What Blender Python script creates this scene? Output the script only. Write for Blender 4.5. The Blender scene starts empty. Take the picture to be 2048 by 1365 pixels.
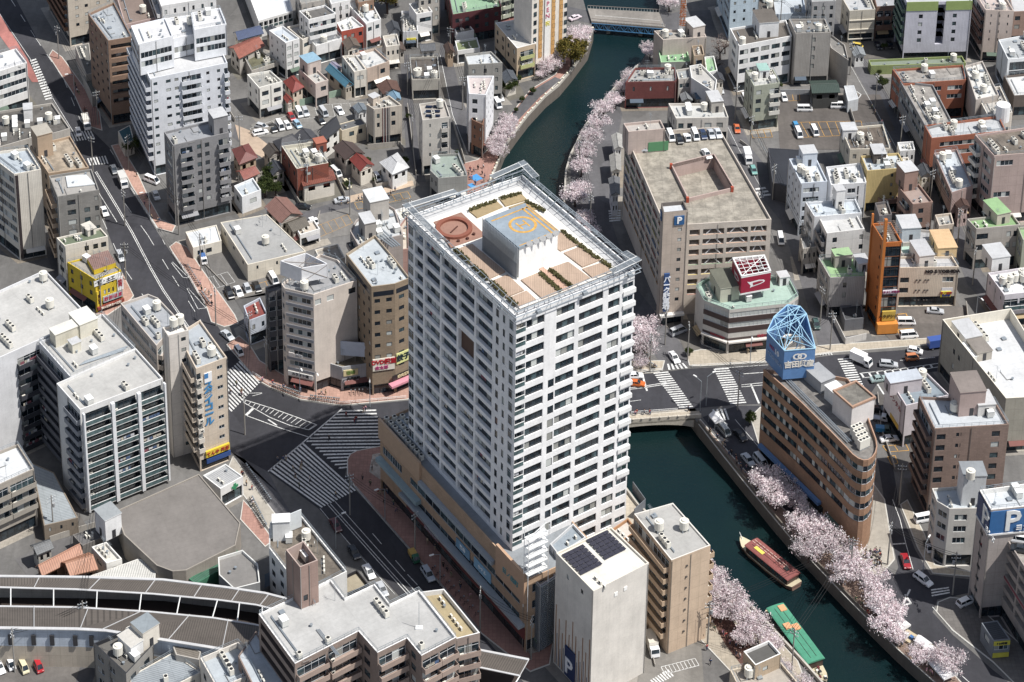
import bpy, bmesh, math, random
from mathutils import Vector, Matrix
random.seed(7)
R = math.radians
S = bpy.context.scene
COL = S.collection
# ---------------------------------------------------------------- camera, world, sun, exposure
FPX, CX, CY, DEP, ROL, HC = 4608.9, 1024.0, -645.2, R(20.699), R(.8372), 360.0
FW = Vector((0, math.cos(DEP), -math.sin(DEP))); UP0 = Vector((0, math.sin(DEP), math.cos(DEP))); RT0 = Vector((1, 0, 0))
CXV = RT0*math.cos(ROL) + UP0*math.sin(ROL); CYV = -RT0*math.sin(ROL) + UP0*math.cos(ROL)
def ray(px, py): return FW + CXV*((px-CX)/FPX) - CYV*((py-CY)/FPX)
_d = ray(1024, 682.5); CAM = Vector((-_d.x*HC/-_d.z, -_d.y*HC/-_d.z, HC))
def G(px, py, z=0.0):
    """point of the place at height z seen at photo position (px, py)"""
    d = ray(px, py); k = (z-HC)/d.z
    return Vector((CAM.x+k*d.x, CAM.y+k*d.y, z))
def PR(p):
    v = Vector(p)-CAM; Z = v.dot(FW)
    return CX+FPX*v.dot(CXV)/Z, CY-FPX*v.dot(CYV)/Z
def HB(px, py, yb):
    lo, hi = 0, 120
    for _ in range(30):
        m = (lo+hi)/2; g = G(px, py, m)
        if PR((g.x, g.y, 0))[1] < yb: lo = m
        else: hi = m
    return lo
cd = bpy.data.cameras.new('camera'); cam = bpy.data.objects.new('camera', cd); COL.objects.link(cam)
m = Matrix((CXV, CYV, -FW)).transposed().to_4x4(); m.translation = CAM; cam.matrix_world = m
cd.sensor_width = 36; cd.lens = FPX/2048*36; cd.shift_y = -(682.5-CY)/2048; cd.clip_end = 6000; cd.clip_start = 5
S.camera = cam
w = bpy.data.worlds.new('World'); S.world = w; w.use_nodes = True
nt = w.node_tree; bg = nt.nodes['Background']; sk = nt.nodes.new('ShaderNodeTexSky'); sk.sky_type = 'NISHITA'; sk.sun_disc = False
sk.sun_elevation = R(60); sk.sun_rotation = R(113); sk.air_density = 1.0; sk.dust_density = 1.2; sk.ozone_density = 1.2
hs = nt.nodes.new('ShaderNodeHueSaturation'); hs.inputs['Saturation'].default_value = .7; nt.links.new(sk.outputs[0], hs.inputs['Color']); nt.links.new(hs.outputs[0], bg.inputs[0]); bg.inputs[1].default_value = 0.09
sl = bpy.data.lights.new('sun', 'SUN'); sl.energy = 4.6; sl.angle = R(.53); sl.color = (1, .97, .92)
so = bpy.data.objects.new('sun', sl); COL.objects.link(so)
SD = Vector((math.cos(R(-23))*math.cos(R(60)), math.sin(R(-23))*math.cos(R(60)), math.sin(R(60))))
so.rotation_euler = SD.to_track_quat('Z', 'Y').to_euler(); so.location = (200, -100, 300)
S.view_settings.view_transform = 'Standard'; S.view_settings.look = 'None'; S.view_settings.exposure = 0.3; S.view_settings.gamma = 1
# ---------------------------------------------------------------- materials
MC = {}
def srgb(h):
    if isinstance(h, str):
        h = PAL.get(h, h)
    if isinstance(h, str):
        v = [int(h[i:i+2], 16)/255 for i in (0, 2, 4)]
        y = .3*v[0]+.59*v[1]+.11*v[2]; v = [c+(y-c)*.17 for c in v]
        return tuple((c/12.92 if c <= .04045 else ((c+.055)/1.055)**2.4) for c in v)
    return h
PAL = dict(white='E4E3E1', white2='D6D6D8', cream='DAD2C4', beige='CDBEAC', tan='B39A80', brown='7C5A45', brown2='93735D', pink='B9A19B', grey='A9A8A8', dgrey='6E6F74',
    lgrey='C3C4C6', slate='3C3F48', black='22232A', red='A8402E', orange='C66A2A', yellow='D9B81F', blue='2C5E9A', lblue='A9BFD2', green='7FA86B', dgreen='2F4A40',
    lav='C4C3CC', brick='8A4B3C', rust='8C4A36', concrete='B2ACA3', steel='9EA7AE')
def node(nt, t, **kw):
    n = nt.nodes.new(t)
    for k, v in kw.items():
        if k in ('inp',):
            for kk, vv in v.items(): n.inputs[kk].default_value = vv
        else: setattr(n, k, v)
    return n
def base(name, rough=.8, metal=0, spec=.4):
    m = bpy.data.materials.new(name); m.use_nodes = True; nt = m.node_tree; b = nt.nodes['Principled BSDF']
    b.inputs['Roughness'].default_value = rough; b.inputs['Metallic'].default_value = metal; b.inputs['Specular IOR Level'].default_value = spec
    return m, nt, b
def mul(nt, a, b, f=1.0, mode='MULTIPLY'):
    n = nt.nodes.new('ShaderNodeMix'); n.data_type = 'RGBA'; n.blend_type = mode; n.inputs[0].default_value = f
    for i, s in ((6, a), (7, b)):
        if hasattr(s, 'node'): nt.links.new(s, n.inputs[i])
        else: n.inputs[i].default_value = (*s, 1)
    return n.outputs[2]
def ramp(nt, src, p0, c0, p1, c1):
    n = nt.nodes.new('ShaderNodeValToRGB'); e = n.color_ramp.elements
    e[0].position = p0; e[0].color = (*c0, 1); e[1].position = p1; e[1].color = (*c1, 1)
    nt.links.new(src, n.inputs[0]); return n.outputs[0]
def uvmap(nt, sx, sy, src='UV'):
    tc = nt.nodes.new('ShaderNodeTexCoord'); mp = nt.nodes.new('ShaderNodeMapping'); mp.inputs['Scale'].default_value = (sx, sy, sx)
    nt.links.new(tc.outputs[src], mp.inputs[0]); return mp.outputs[0]
def noise(nt, vec, scale, detail=4, rough=.6):
    n = nt.nodes.new('ShaderNodeTexNoise'); n.inputs['Scale'].default_value = scale; n.inputs['Detail'].default_value = detail; n.inputs['Roughness'].default_value = rough
    nt.links.new(vec, n.inputs['Vector']); return n.outputs['Fac']
def g3(v): return (v, v, v)
def brick(nt, vec, bw, rh, mort, msz=.02, offset=.5, c2=.94):
    n = nt.nodes.new('ShaderNodeTexBrick'); n.offset = offset; n.inputs['Scale'].default_value = 1; n.inputs['Brick Width'].default_value = bw; n.inputs['Row Height'].default_value = rh
    n.inputs['Mortar Size'].default_value = msz; n.inputs['Color1'].default_value = (1, 1, 1, 1); n.inputs['Color2'].default_value = (c2, c2, c2, 1); n.inputs['Mortar'].default_value = (mort, mort, mort, 1)
    n.inputs['Mortar Smooth'].default_value = .1
    nt.links.new(vec, n.inputs['Vector']); return n.outputs['Color']
def wall(c, joint='panel'):
    k = ('w', c, joint)
    if k in MC: return MC[k]
    m, nt, b = base('wall_paint', .75); col = srgb(c)
    uv = uvmap(nt, 1, 1)
    o = mul(nt, col, ramp(nt, noise(nt, uv, .22, 5), .3, g3(.84), .7, g3(1.06)))
    st = noise(nt, uvmap(nt, 1.1, .07), 1.0, 5, .7)
    o = mul(nt, o, ramp(nt, st, .33, g3(.74), .58, g3(1.0)), .36)
    o = mul(nt, o, ramp(nt, noise(nt, uv, 2.5, 3), .3, g3(.93), .7, g3(1.04)))
    if joint == 'panel': o = mul(nt, o, brick(nt, uv, 2.4, 3.0, .72, .035, 0, .97))
    elif joint == 'tile': o = mul(nt, o, brick(nt, uv, .9, .45, .78, .03, .5, .86))
    elif joint == 'board': o = mul(nt, o, brick(nt, uv, .45, 40, .75, .05, 0, .93))
    nt.links.new(o, b.inputs['Base Color']); MC[k] = m; return m
def roofm(c, kind='flat'):
    k = ('r', c, kind)
    if k in MC: return MC[k]
    m, nt, b = base('roof_' + kind, .85 if kind == 'flat' else .55); col = srgb(c); y_ = .3*col[0]+.59*col[1]+.11*col[2]; col = tuple((v+(y_-v)*.2)*.88 for v in col); uv = uvmap(nt, 1, 1)
    o = mul(nt, col, ramp(nt, noise(nt, uv, .13, 6, .65), .32, g3(.84), .62, g3(1.05)))
    o = mul(nt, o, ramp(nt, noise(nt, uv, 1.1, 6, .7), .35, g3(.86), .6, g3(1.03)), .7)
    if kind == 'flat': o = mul(nt, o, brick(nt, uv, 2.1, 7, .84, .03, .3, .97))
    elif kind == 'dirty':
        o = mul(nt, o, ramp(nt, noise(nt, uv, .35, 8, .75), .42, g3(.5), .6, g3(1.0)), .8)
        o = mul(nt, o, brick(nt, uv, 3.5, 5.5, .7, .05, 0, .95))
    elif kind == 'rib':
        wv = nt.nodes.new('ShaderNodeTexWave'); wv.bands_direction = 'X'; wv.inputs['Scale'].default_value = .62; wv.inputs['Distortion'].default_value = 0
        nt.links.new(uv, wv.inputs[0]); o = mul(nt, o, ramp(nt, wv.outputs['Color'], .1, g3(.6), .35, g3(1.0)))
        o = mul(nt, o, brick(nt, uv, 30, 2.6, .8, .05, 0, .95))
    elif kind == 'tiled':
        o = mul(nt, o, brick(nt, uv, .5, .4, .6, .05, 0, .8))
    nt.links.new(o, b.inputs['Base Color']); MC[k] = m; return m
def flat(c, rough=.6, metal=0, name='paint', emit=0, var=.1):
    k = ('f', c, rough, metal, name)
    if k in MC: return MC[k]
    m, nt, b = base(name, rough, metal); col = srgb(c)
    o = mul(nt, col, ramp(nt, noise(nt, uvmap(nt, 1, 1, 'Object'), .9, 5), .3, g3(1-var), .7, g3(1+var*.4)))
    nt.links.new(o, b.inputs['Base Color']); MC[k] = m; return m
def glass(c=(.02, .03, .04), rough=.08, name='glass'):
    k = ('g', c, rough)
    if k in MC: return MC[k]
    m, nt, b = base(name, rough, 0, .6)
    o = mul(nt, c, ramp(nt, noise(nt, uvmap(nt, 1, 1, 'Object'), .8, 2), .35, g3(.5), .65, g3(1.5)))
    nt.links.new(o, b.inputs['Base Color']); MC[k] = m; return m
def paint_m(c, under):
    m, nt, b = base('road_paint', .8); uv = uvmap(nt, 1, 1); f = ramp(nt, noise(nt, uv, 2.2, 8, .8), .38, g3(0), .5, g3(1)); o = nt.nodes.new('ShaderNodeMix'); o.data_type = 'RGBA'
    nt.links.new(f, o.inputs[0]); o.inputs[6].default_value = (*srgb(under), 1); o.inputs[7].default_value = (*srgb(c), 1); nt.links.new(mul(nt, o.outputs[2], ramp(nt, noise(nt, uv, .15, 4), .3, g3(.8), .7, g3(1.05))), b.inputs['Base Color']); return m
def ground_m(c, kind):
    k = ('gr', c, kind)
    if k in MC: return MC[k]
    m, nt, b = base(kind, .9); col = srgb(c); uv = uvmap(nt, 1, 1)
    o = mul(nt, col, ramp(nt, noise(nt, uv, .045, 8, .62), .35, g3(.78), .65, g3(1.15)))
    o = mul(nt, o, ramp(nt, noise(nt, uv, .8, 5, .7), .3, g3(.85), .7, g3(1.1)))
    o = mul(nt, o, ramp(nt, noise(nt, uv, 9, 3, .7), .3, g3(.88), .7, g3(1.1)))
    if kind == 'asphalt':
        o = mul(nt, o, ramp(nt, noise(nt, uvmap(nt, .5, .06), 1.0, 4), .4, g3(.88), .62, g3(1.06)), .8)
        v = nt.nodes.new('ShaderNodeTexVoronoi'); v.inputs['Scale'].default_value = .075; nt.links.new(uv, v.inputs['Vector'])
        o = mul(nt, o, ramp(nt, v.outputs['Color'], .2, g3(.86), .8, g3(1.1)), .8)
    elif kind == 'paving': o = mul(nt, o, brick(nt, uv, .9, .9, .75, .05, 0, .86))
    elif kind == 'stone':
        v = nt.nodes.new('ShaderNodeTexVoronoi'); v.inputs['Scale'].default_value = 1.1; nt.links.new(uv, v.inputs['Vector'])
        o = mul(nt, o, ramp(nt, v.outputs['Color'], .1, g3(.65), .9, g3(1.25)))
    elif kind == 'concrete': o = mul(nt, o, brick(nt, uv, 4, 4, .8, .04, 0, .94))
    nt.links.new(o, b.inputs['Base Color']); MC[k] = m; return m
def water_m():
    m, nt, b = base('river_water', .14, 0, .35); uv = uvmap(nt, 1, 1)
    o = mul(nt, (.005, .0155, .0185), ramp(nt, noise(nt, uv, .02, 5), .3, (.75, .85, .95), .7, (1.5, 1.3, 1.05)))
    nt.links.new(o, b.inputs['Base Color']); b.inputs['IOR'].default_value = 1.36
    bp = nt.nodes.new('ShaderNodeBump'); bp.inputs['Strength'].default_value = .4; bp.inputs['Distance'].default_value = .3
    nt.links.new(noise(nt, uv, 1.3, 5, .6), bp.inputs['Height']); nt.links.new(bp.outputs[0], b.inputs['Normal']); return m
def leaf_m(c, name, trl=.3):
    m, nt, b = base(name, .7, 0, .2); col = srgb(c); b.inputs['Subsurface Weight'].default_value = 0
    oi = nt.nodes.new('ShaderNodeObjectInfo'); o = mul(nt, col, ramp(nt, oi.outputs['Random'], 0, g3(.86), 1, g3(1.1)))
    o = mul(nt, o, ramp(nt, noise(nt, uvmap(nt, 1, 1, 'Object'), .7, 3), .3, g3(.75), .7, g3(1.15)))
    nt.links.new(o, b.inputs['Base Color'])
    tr = nt.nodes.new('ShaderNodeBsdfTranslucent'); nt.links.new(o, tr.inputs[0]); mx = nt.nodes.new('ShaderNodeMixShader'); mx.inputs[0].default_value = trl
    nt.links.new(b.outputs[0], mx.inputs[1]); nt.links.new(tr.outputs[0], mx.inputs[2]); nt.links.new(mx.outputs[0], nt.nodes['Material Output'].inputs[0]); return m
GL = glass((.018, .026, .034)); GL2 = glass((.05, .075, .085), .15); CURT = flat('B9BDB9', .6, name='curtain'); CURT2 = flat('8E8F8A', .6, name='blind')
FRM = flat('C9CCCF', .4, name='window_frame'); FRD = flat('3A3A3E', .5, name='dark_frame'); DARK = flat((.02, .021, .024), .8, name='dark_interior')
RAILG = glass((.06, .095, .1), .15, 'rail_glass'); STEEL = flat('A4ADB4', .4, .5, 'steel'); WH = flat('E6E6E4', .5, name='white_paint'); ACW = flat('D8D4C8', .5, name='ac_casing')
# ---------------------------------------------------------------- mesh helpers
class MB:
    def __init__(s): s.v = []; s.f = []; s.m = []; s.uv = []; s.mats = []
    def mi(s, mat):
        if mat not in s.mats: s.mats.append(mat)
        return s.mats.index(mat)
    def face(s, pts, mat, uv=None):
        i = len(s.v); s.v += [tuple(p) for p in pts]; s.f.append(tuple(range(i, i+len(pts)))); s.m.append(s.mi(mat))
        s.uv += list(uv) if uv else [(p[0], p[1]) for p in pts]
    def wq(s, a, b, z0, z1, mat, u0=0):
        """vertical quad from a to b (2D), facing right of a->b"""
        L = math.hypot(b[0]-a[0], b[1]-a[1])
        s.face([(a[0], a[1], z0), (b[0], b[1], z0), (b[0], b[1], z1), (a[0], a[1], z1)], mat, [(u0, z0), (u0+L, z0), (u0+L, z1), (u0, z1)])
    def box(s, c, e, sx, sy, sz, mat, top=None):
        """box centred at c(x,y,zbottom), e = unit 2D x direction"""
        n = (-e[1], e[0]); q = [(c[0]+e[0]*i*sx/2+n[0]*j*sy/2, c[1]+e[1]*i*sx/2+n[1]*j*sy/2) for i, j in ((-1, -1), (1, -1), (1, 1), (-1, 1))]
        s.prism(q, c[2], c[2]+sz, mat, top)
    def prism(s, q, z0, z1, mat, top=None, bottom=True):
        n = len(q); u = 0
        for i in range(n):
            a, b = q[i], q[(i+1) % n]; s.wq(a, b, z0, z1, mat, u); u += math.hypot(b[0]-a[0], b[1]-a[1])
        s.face([(p[0], p[1], z1) for p in q], top or mat)
        if bottom: s.face([(p[0], p[1], z0) for p in reversed(q)], mat)
    def tube(s, p0, p1, r0, r1, mat, n=6, caps=True):
        p0 = Vector(p0); p1 = Vector(p1); d = (p1-p0)
        if d.length < 1e-6: return
        d.normalize(); a = d.orthogonal().normalized(); b = d.cross(a)
        A = [p0+(a*math.cos(2*math.pi*i/n)+b*math.sin(2*math.pi*i/n))*r0 for i in range(n)]
        B = [p1+(a*math.cos(2*math.pi*i/n)+b*math.sin(2*math.pi*i/n))*r1 for i in range(n)]
        for i in range(n):
            j = (i+1) % n; s.face([A[i], A[j], B[j], B[i]], mat, [(i, 0), (i+1, 0), (i+1, 1), (i, 1)])
        if caps: s.face(B, mat); s.face(A[::-1], mat)
    def loft(s, rings, mat, caps=True, mats=None):
        n = len(rings[0])
        for k in range(len(rings)-1):
            for i in range(n):
                j = (i+1) % n; mm = mats(k, i) if mats else mat
                if mm is None: continue
                s.face([rings[k][i], rings[k][j], rings[k+1][j], rings[k+1][i]], mm)
        if caps: s.face(rings[-1], mat); s.face(rings[0][::-1], mat)
    def mesh(s, name, off=(0, 0, 0), weld=False):
        me = bpy.data.meshes.new(name); me.from_pydata([(v[0]-off[0], v[1]-off[1], v[2]-off[2]) for v in s.v], [], s.f)
        for mt in s.mats: me.materials.append(mt)
        me.polygons.foreach_set('material_index', s.m)
        uvl = me.uv_layers.new(name='UVMap'); uvl.data.foreach_set('uv', [c for p in s.uv for c in p[:2]])
        if weld:
            bm = bmesh.new(); bm.from_mesh(me); bmesh.ops.remove_doubles(bm, verts=bm.verts, dist=.0005); bmesh.ops.recalc_face_normals(bm, faces=bm.faces); bm.to_mesh(me); bm.free()
        me.update(); return me
def obj(name, data, parent=None, loc=(0, 0, 0), rz=0, sc=None):
    o = bpy.data.objects.new(name, data); COL.objects.link(o); o.location = loc
    if rz: o.rotation_euler = (0, 0, rz)
    if sc: o.scale = sc
    if parent: o.parent = parent
    return o
def tag(o, label, cat, group=None, kind=None):
    o['label'] = label; o['category'] = cat
    if group: o['group'] = group
    if kind: o['kind'] = kind
    return o
def thing(name, label, cat, loc, rz=0, group=None):
    o = obj(name, None, None, loc, rz); o.empty_display_size = .5; return tag(o, label, cat, group)
def put(mb, name, parent, weld=False):
    """mesh built in world coordinates, parented to an unrotated root"""
    if not mb.f: return None
    return obj(name, mb.mesh(name, parent.location, weld), parent)
def struct(mb, name):
    o = obj(name, mb.mesh(name)); o['kind'] = 'structure'; return o
def v2(p): return (p[0], p[1])
def unit(a, b):
    L = max(1e-6, math.hypot(b[0]-a[0], b[1]-a[1])); return ((b[0]-a[0])/L, (b[1]-a[1])/L), L
def area(q): return sum(q[i][0]*q[(i+1) % len(q)][1]-q[(i+1) % len(q)][0]*q[i][1] for i in range(len(q)))/2
def inset(q, t):
    n = len(q); o = []
    for i in range(n):
        a, b, c = q[i-1], q[i], q[(i+1) % n]; e1, _ = unit(a, b); e2, _ = unit(b, c)
        n1 = (-e1[1], e1[0]); n2 = (-e2[1], e2[0]); d = 1+n1[0]*n2[0]+n1[1]*n2[1]; d = max(d, .3)
        o.append((b[0]+(n1[0]+n2[0])*t/d, b[1]+(n1[1]+n2[1])*t/d))
    return o
def lerp(a, b, t): return (a[0]+(b[0]-a[0])*t, a[1]+(b[1]-a[1])*t)
def inside(p, q):
    c = False; n = len(q)
    for i in range(n):
        a, b = q[i], q[(i+1) % n]
        if (a[1] > p[1]) != (b[1] > p[1]) and p[0] < (b[0]-a[0])*(p[1]-a[1])/(b[1]-a[1])+a[0]: c = not c
    return c
def poly(pts, z):
    q = [v2(G(x, y, z)) for x, y in pts]
    if len(q) == 3: q.append((q[0][0]+q[2][0]-q[1][0], q[0][1]+q[2][1]-q[1][1]))
    if area(q) < 0: q.reverse()
    return q
# ---------------------------------------------------------------- shared part meshes
WM = {}
def win_mesh(w, h, panes, style, var):
    k = (round(w, 1), round(h, 1), panes, style, var)
    if k in WM: return WM[k]
    rnd = random.Random(int(k[0]*70+k[1]*930+panes*7+ord(style)*131+var*9173))
    b = MB(); W, H = k[0], k[1]; fr = FRD if style in ('d', 'D', 'k') else FRM; t = .07
    pw = W/panes
    for i in range(panes):
        r = rnd.random(); mt = GL if r < .55 else (GL2 if r < .72 else (CURT if r < .88 else CURT2))
        if style == 'D': mt = GL if r < .8 else GL2
        if style == 'k': mt = GL if r < .56 else (GL2 if r < .8 else (CURT2 if r < .93 else CURT))
        if style == 'c': mt = GL2 if r < .6 else GL
        if style == 'W': mt = CURT if r < .7 else CURT2
        b.face([(i*pw, .03, 0), ((i+1)*pw, .03, 0), ((i+1)*pw, .03, H), (i*pw, .03, H)], mt)
    def bar(x0, x1, z0, z1): b.prism([(x0, -.03), (x1, -.03), (x1, .025), (x0, .025)], z0, z1, fr)
    bar(0, W, H-t, H); bar(0, W, 0, t)
    for i in range(panes+1):
        x = min(max(i*pw, t/2), W-t/2); bar(x-t/2, x+t/2, t, H-t)
    if H > 2.2: bar(t, W-t, H*.72, H*.72+.05)
    WM[k] = b.mesh('window'); return WM[k]
def simple(key, fn):
    if key not in WM:
        b = MB(); fn(b); WM[key] = b.mesh(key if isinstance(key, str) else key[0])
    return WM[key]
def _ac(b):
    b.prism([(-.5, -.45), (.5, -.45), (.5, .45), (-.5, .45)], .2, 1.5, ACW)
    ring = [(.36*math.cos(i*math.pi/5), .36*math.sin(i*math.pi/5)) for i in range(10)]
    b.prism(ring, 1.5, 1.56, DARK)
    for x in (-.4, .4): b.prism([(x-.08, -.5), (x+.08, -.5), (x+.08, .5), (x-.08, .5)], 0, .2, STEEL)
def _ac2(b):
    b.prism([(-.4, -.17), (.4, -.17), (.4, .17), (-.4, .17)], .12, .8, ACW)
    b.face([(.33*math.cos(i*math.pi/5)-.08, -.175, .46+.26*math.sin(i*math.pi/5)) for i in range(10)], DARK)
    for x in (-.3, .3): b.prism([(x-.05, -.2), (x+.05, -.2), (x+.05, .2), (x-.05, .2)], 0, .12, STEEL)
def _tank(b):
    c = [(1.0*math.cos(i*math.pi/8), 1.0*math.sin(i*math.pi/8)) for i in range(16)]
    b.prism(c, .6, 2.5, ACW); b.prism([(x*.55, y*.55) for x, y in c], 2.5, 2.75, ACW)
    for x, y in ((.7, .7), (-.7, .7), (.7, -.7), (-.7, -.7)): b.prism([(x-.08, y-.08), (x+.08, y-.08), (x+.08, y+.08), (x-.08, y+.08)], 0, .6, STEEL)
def _vent(b):
    c = [(.2*math.cos(i*math.pi/4), .2*math.sin(i*math.pi/4)) for i in range(8)]; b.prism(c, 0, .5, STEEL); b.prism([(x*1.6, y*1.6) for x, y in c], .5, .65, STEEL)
def _cube(b):
    b.prism([(-.9, -.7), (.9, -.7), (.9, .7), (-.9, .7)], .25, 1.7, flat('C9C9C4', .5, name='cubicle')); b.prism([(-.96, -.76), (.96, -.76), (.96, .76), (-.96, .76)], 1.7, 1.8, WH)
    b.prism([(-.8, -.6), (.8, -.6), (.8, .6), (-.8, .6)], 0, .25, STEEL)
def _dish(b):
    b.tube((0, 0, 0), (0, 0, 1.1), .04, .04, STEEL); c = Vector((0, -.1, 1.2))
    ring = [c+Vector((.45*math.cos(i*math.pi/6), -.12, .45*math.sin(i*math.pi/6))) for i in range(12)]
    for i in range(12): b.face([c, ring[i], ring[(i+1) % 12]], WH); b.face([c+Vector((0, .03, 0)), ring[(i+1) % 12], ring[i]], WH)
def _mast(b):
    b.tube((0, 0, 0), (0, 0, 4), .04, .03, STEEL)
    for z in (3.2, 3.8): b.tube((-.7, 0, z), (.7, 0, z), .02, .02, STEEL, 4)
    for i in range(5): b.tube((-.6+.3*i, -.35, 3.8), (-.6+.3*i, .35, 3.8), .015, .015, STEEL, 4)
def _hatch(b): b.prism([(-.5, -.5), (.5, -.5), (.5, .5), (-.5, .5)], 0, .35, flat('8C8E90', .6)); b.prism([(-.56, -.56), (.56, -.56), (.56, .56), (-.56, .56)], .35, .42, STEEL)
def _stub(b):
    b.tube((-1.6, 0, .18), (1.6, 0, .18), .07, .07, flat('7C7A76', .7), 5); b.tube((1.6, 0, .18), (1.6, 1.8, .18), .07, .07, flat('7C7A76', .7), 5); b.tube((-1.6, 0, 0), (-1.6, 0, .7), .07, .07, STEEL, 5)
def pm(k): return simple(k, {'air_conditioner': _ac, 'outdoor_unit': _ac2, 'water_tank': _tank, 'vent': _vent, 'cubicle': _cube, 'satellite_dish': _dish, 'antenna': _mast, 'roof_hatch': _hatch, 'pipe_stub': _stub}[k])
# ---------------------------------------------------------------- buildings
class Ctx: pass
def C(kind, n, frac=.5, u0=0.0, u1=1.0, **kw):
    p = (u1-u0)/n; return [(kind, u0+p*i+p*(1-frac)/2, u0+p*i+p*(1+frac)/2, kw) for i in range(n)]
def bal_mesh(w, d, glassy, wc):
    k = ('balcony', round(w, 1), round(d, 1), glassy, wc)
    if k in WM: return WM[k]
    b = MB(); W, D = k[1], k[2]; wm = wall(wc, None)
    b.prism([(0, -D), (W, -D), (W, 0), (0, 0)], -.15, .02, wm)
    pmx = RAILG if glassy else wm; t = .1; h0, h1 = .02, 1.1
    b.prism([(0, -D), (W, -D), (W, -D+t), (0, -D+t)], h0, h1, pmx); b.prism([(0, -D+t), (t, -D+t), (t, 0), (0, 0)], h0, h1, pmx); b.prism([(W-t, -D+t), (W, -D+t), (W, 0), (W-t, 0)], h0, h1, pmx)
    if glassy: b.prism([(0, -D-.02), (W, -D-.02), (W, -D+t), (0, -D+t)], h1, h1+.06, WH)
    WM[k] = b.mesh('balcony'); return WM[k]
def facade(ctx, a, b, z0, z1, cols, fh, wm, wc, tm, gf):
    e, W = unit(a, b); n = (e[1], -e[0]); mb = ctx.mb; ang = math.atan2(e[1], e[0])
    def P(u, off=0): return (a[0]+e[0]*u+n[0]*off, a[1]+e[1]*u+n[1]*off)
    nf = max(0, int((z1-tm-(z0+gf))/fh+.05)); cols = sorted(cols, key=lambda c: c[1]); u = 0.0
    zb = z1-tm-nf*fh
    if gf > 2 and zb-z0 > 2.6 and W > 3:   # ground floor shop front
        ztop = z0+min(zb-z0-.3, 3.1); x0, x1 = .35, W-.35
        for q in ((0, x0), (x1, W)): mb.wq(P(q[0]), P(q[1]), z0, zb, wm, q[0])
        mb.wq(P(x0), P(x1), ztop, zb, wm, x0)
        opening(ctx, P, x0, x1, z0+.02, ztop, .5, wm, ang, e, 'D', max(2, int((x1-x0)/1.6)), 'shop_window')
        if random.random() < .4 and x1-x0 > 3:
            aw = MB(); c = flat(random.choice(['7A4A44', '4C5A6A', 'D8D4CC', '56685A', 'A8906A', '8C8C90', 'C8C4BC']), .8, name='awning')
            k0 = x0+random.random()*(x1-x0)*.3; k1 = min(x1, k0+3+random.random()*4); zt = ztop
            p = [(*P(k0, .02), zt), (*P(k1, .02), zt), (*P(k1, 1.2), zt-.6), (*P(k0, 1.2), zt-.6)]
            aw.face([p[3], p[2], p[1], p[0]], c); aw.face([(x, y, z-.05) for x, y, z in p], c); ctx.extra.append(('awning', aw))
        z0 = zb
    for col in cols:
        kind, f0, f1, kw = col; x0, x1 = f0*W, f1*W
        if x0 > u+1e-4: mb.wq(P(u), P(x0), z0, z1, wm, u)
        u = x1; zc = z0; sk = kw.get('skip', ())
        for k in range(nf-1, -1, -1):
            q = z1-tm-(k+1)*fh; kd = kw.get('at', {}).get(k, kind)
            if k in sk or kd == 'x': continue
            o0, o1, dep = {'w': (.3, .8, .14), 'n': (.3, .8, .14), 'N': (.22, .88, .1), 'r': (.36, .93, .9), 'R': (.04, .93, 1.0), 'b': (.02, .82, .12), 'g': (.02, .82, .12), 'f': (.06, .96, .08), 'v': (.02, 1.0, 2.0), 'p': (.34, .95, 3.0), 't': (.5, .85, .12), 'q': (.2, 1.8, 2.5)}[kd]
            h0, h1 = q+o0*fh, q+o1*fh; dep = kw.get('dep', dep)
            if kw.get('hh') and kd != 'q': h0, h1 = q+kw['hh'][0]*fh, q+kw['hh'][1]*fh
            mb.wq(P(x0), P(x1), zc, h0, wm, x0); zc = h1; w = x1-x0
            st = kw.get('st', 'd' if kd in 'wt' else ('D' if kd in 'f' else 'l')); pn = kw.get('pn') or max(1, round(w/(1.1 if kd in 'nNf' else 1.5)))
            if kd in 'rR' and 'st' not in kw: st = 'l'
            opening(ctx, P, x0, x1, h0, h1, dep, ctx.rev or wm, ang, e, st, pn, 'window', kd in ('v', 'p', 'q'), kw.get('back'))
            if kd in 'bg':
                ctx.ins.append(('balcony', bal_mesh(w+.3, kw.get('d', 1.2), kd == 'g', kw.get('bc', wc)), (*P(x0-.15), q), ang, None))
                if random.random() < .5: ctx.ins.append(('outdoor_unit', pm('outdoor_unit'), (*P(x0+.7, .5), q+.03), ang, None))
                if random.random() < .22: laundry(ctx, P, x0, x1, q, kw.get('d', 1.2)*.7)
            if kd == 'R':
                rl = simple(('railing', round(w, 1)), lambda bb: (bb.prism([(0, -.03), (w, -.03), (w, .03), (0, .03)], 0, 1.0, RAILG), bb.prism([(0, -.06), (w, -.06), (w, .06), (0, .06)], 1.0, 1.08, WH)))
                ctx.ins.append(('railing', rl, (*P(x0), h0), ang, None))
                if random.random() < .3: laundry(ctx, P, x0, x1, h0, -.35)
            if kd == 'r' and random.random() < .2: laundry(ctx, P, x0, x1, h0, -.4)
        mb.wq(P(x0), P(x1), zc, z1, wm, x0)
    if u < W-1e-4: mb.wq(P(u), P(W), z0, z1, wm, u)
def laundry(ctx, P, x0, x1, z, off):
    m = MB(); n = random.randint(2, 5); x = x0+.3
    for i in range(n):
        w = random.uniform(.4, 1.1)
        if x+w > x1-.2: break
        c = flat(random.choice(['E8E8EC', 'D9DDE6', 'B06A78', '6C86B0', 'E0D8C8', 'F0F0F0']), .9, name='cloth'); h = random.uniform(.5, .9)
        a, b = P(x, off), P(x+w, off); m.wq(a, b, z+1.7-h, z+1.7, c); m.wq(b, a, z+1.7-h, z+1.7, c); x += w+.1
    if m.f: ctx.extra.append(('laundry', m))
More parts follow.
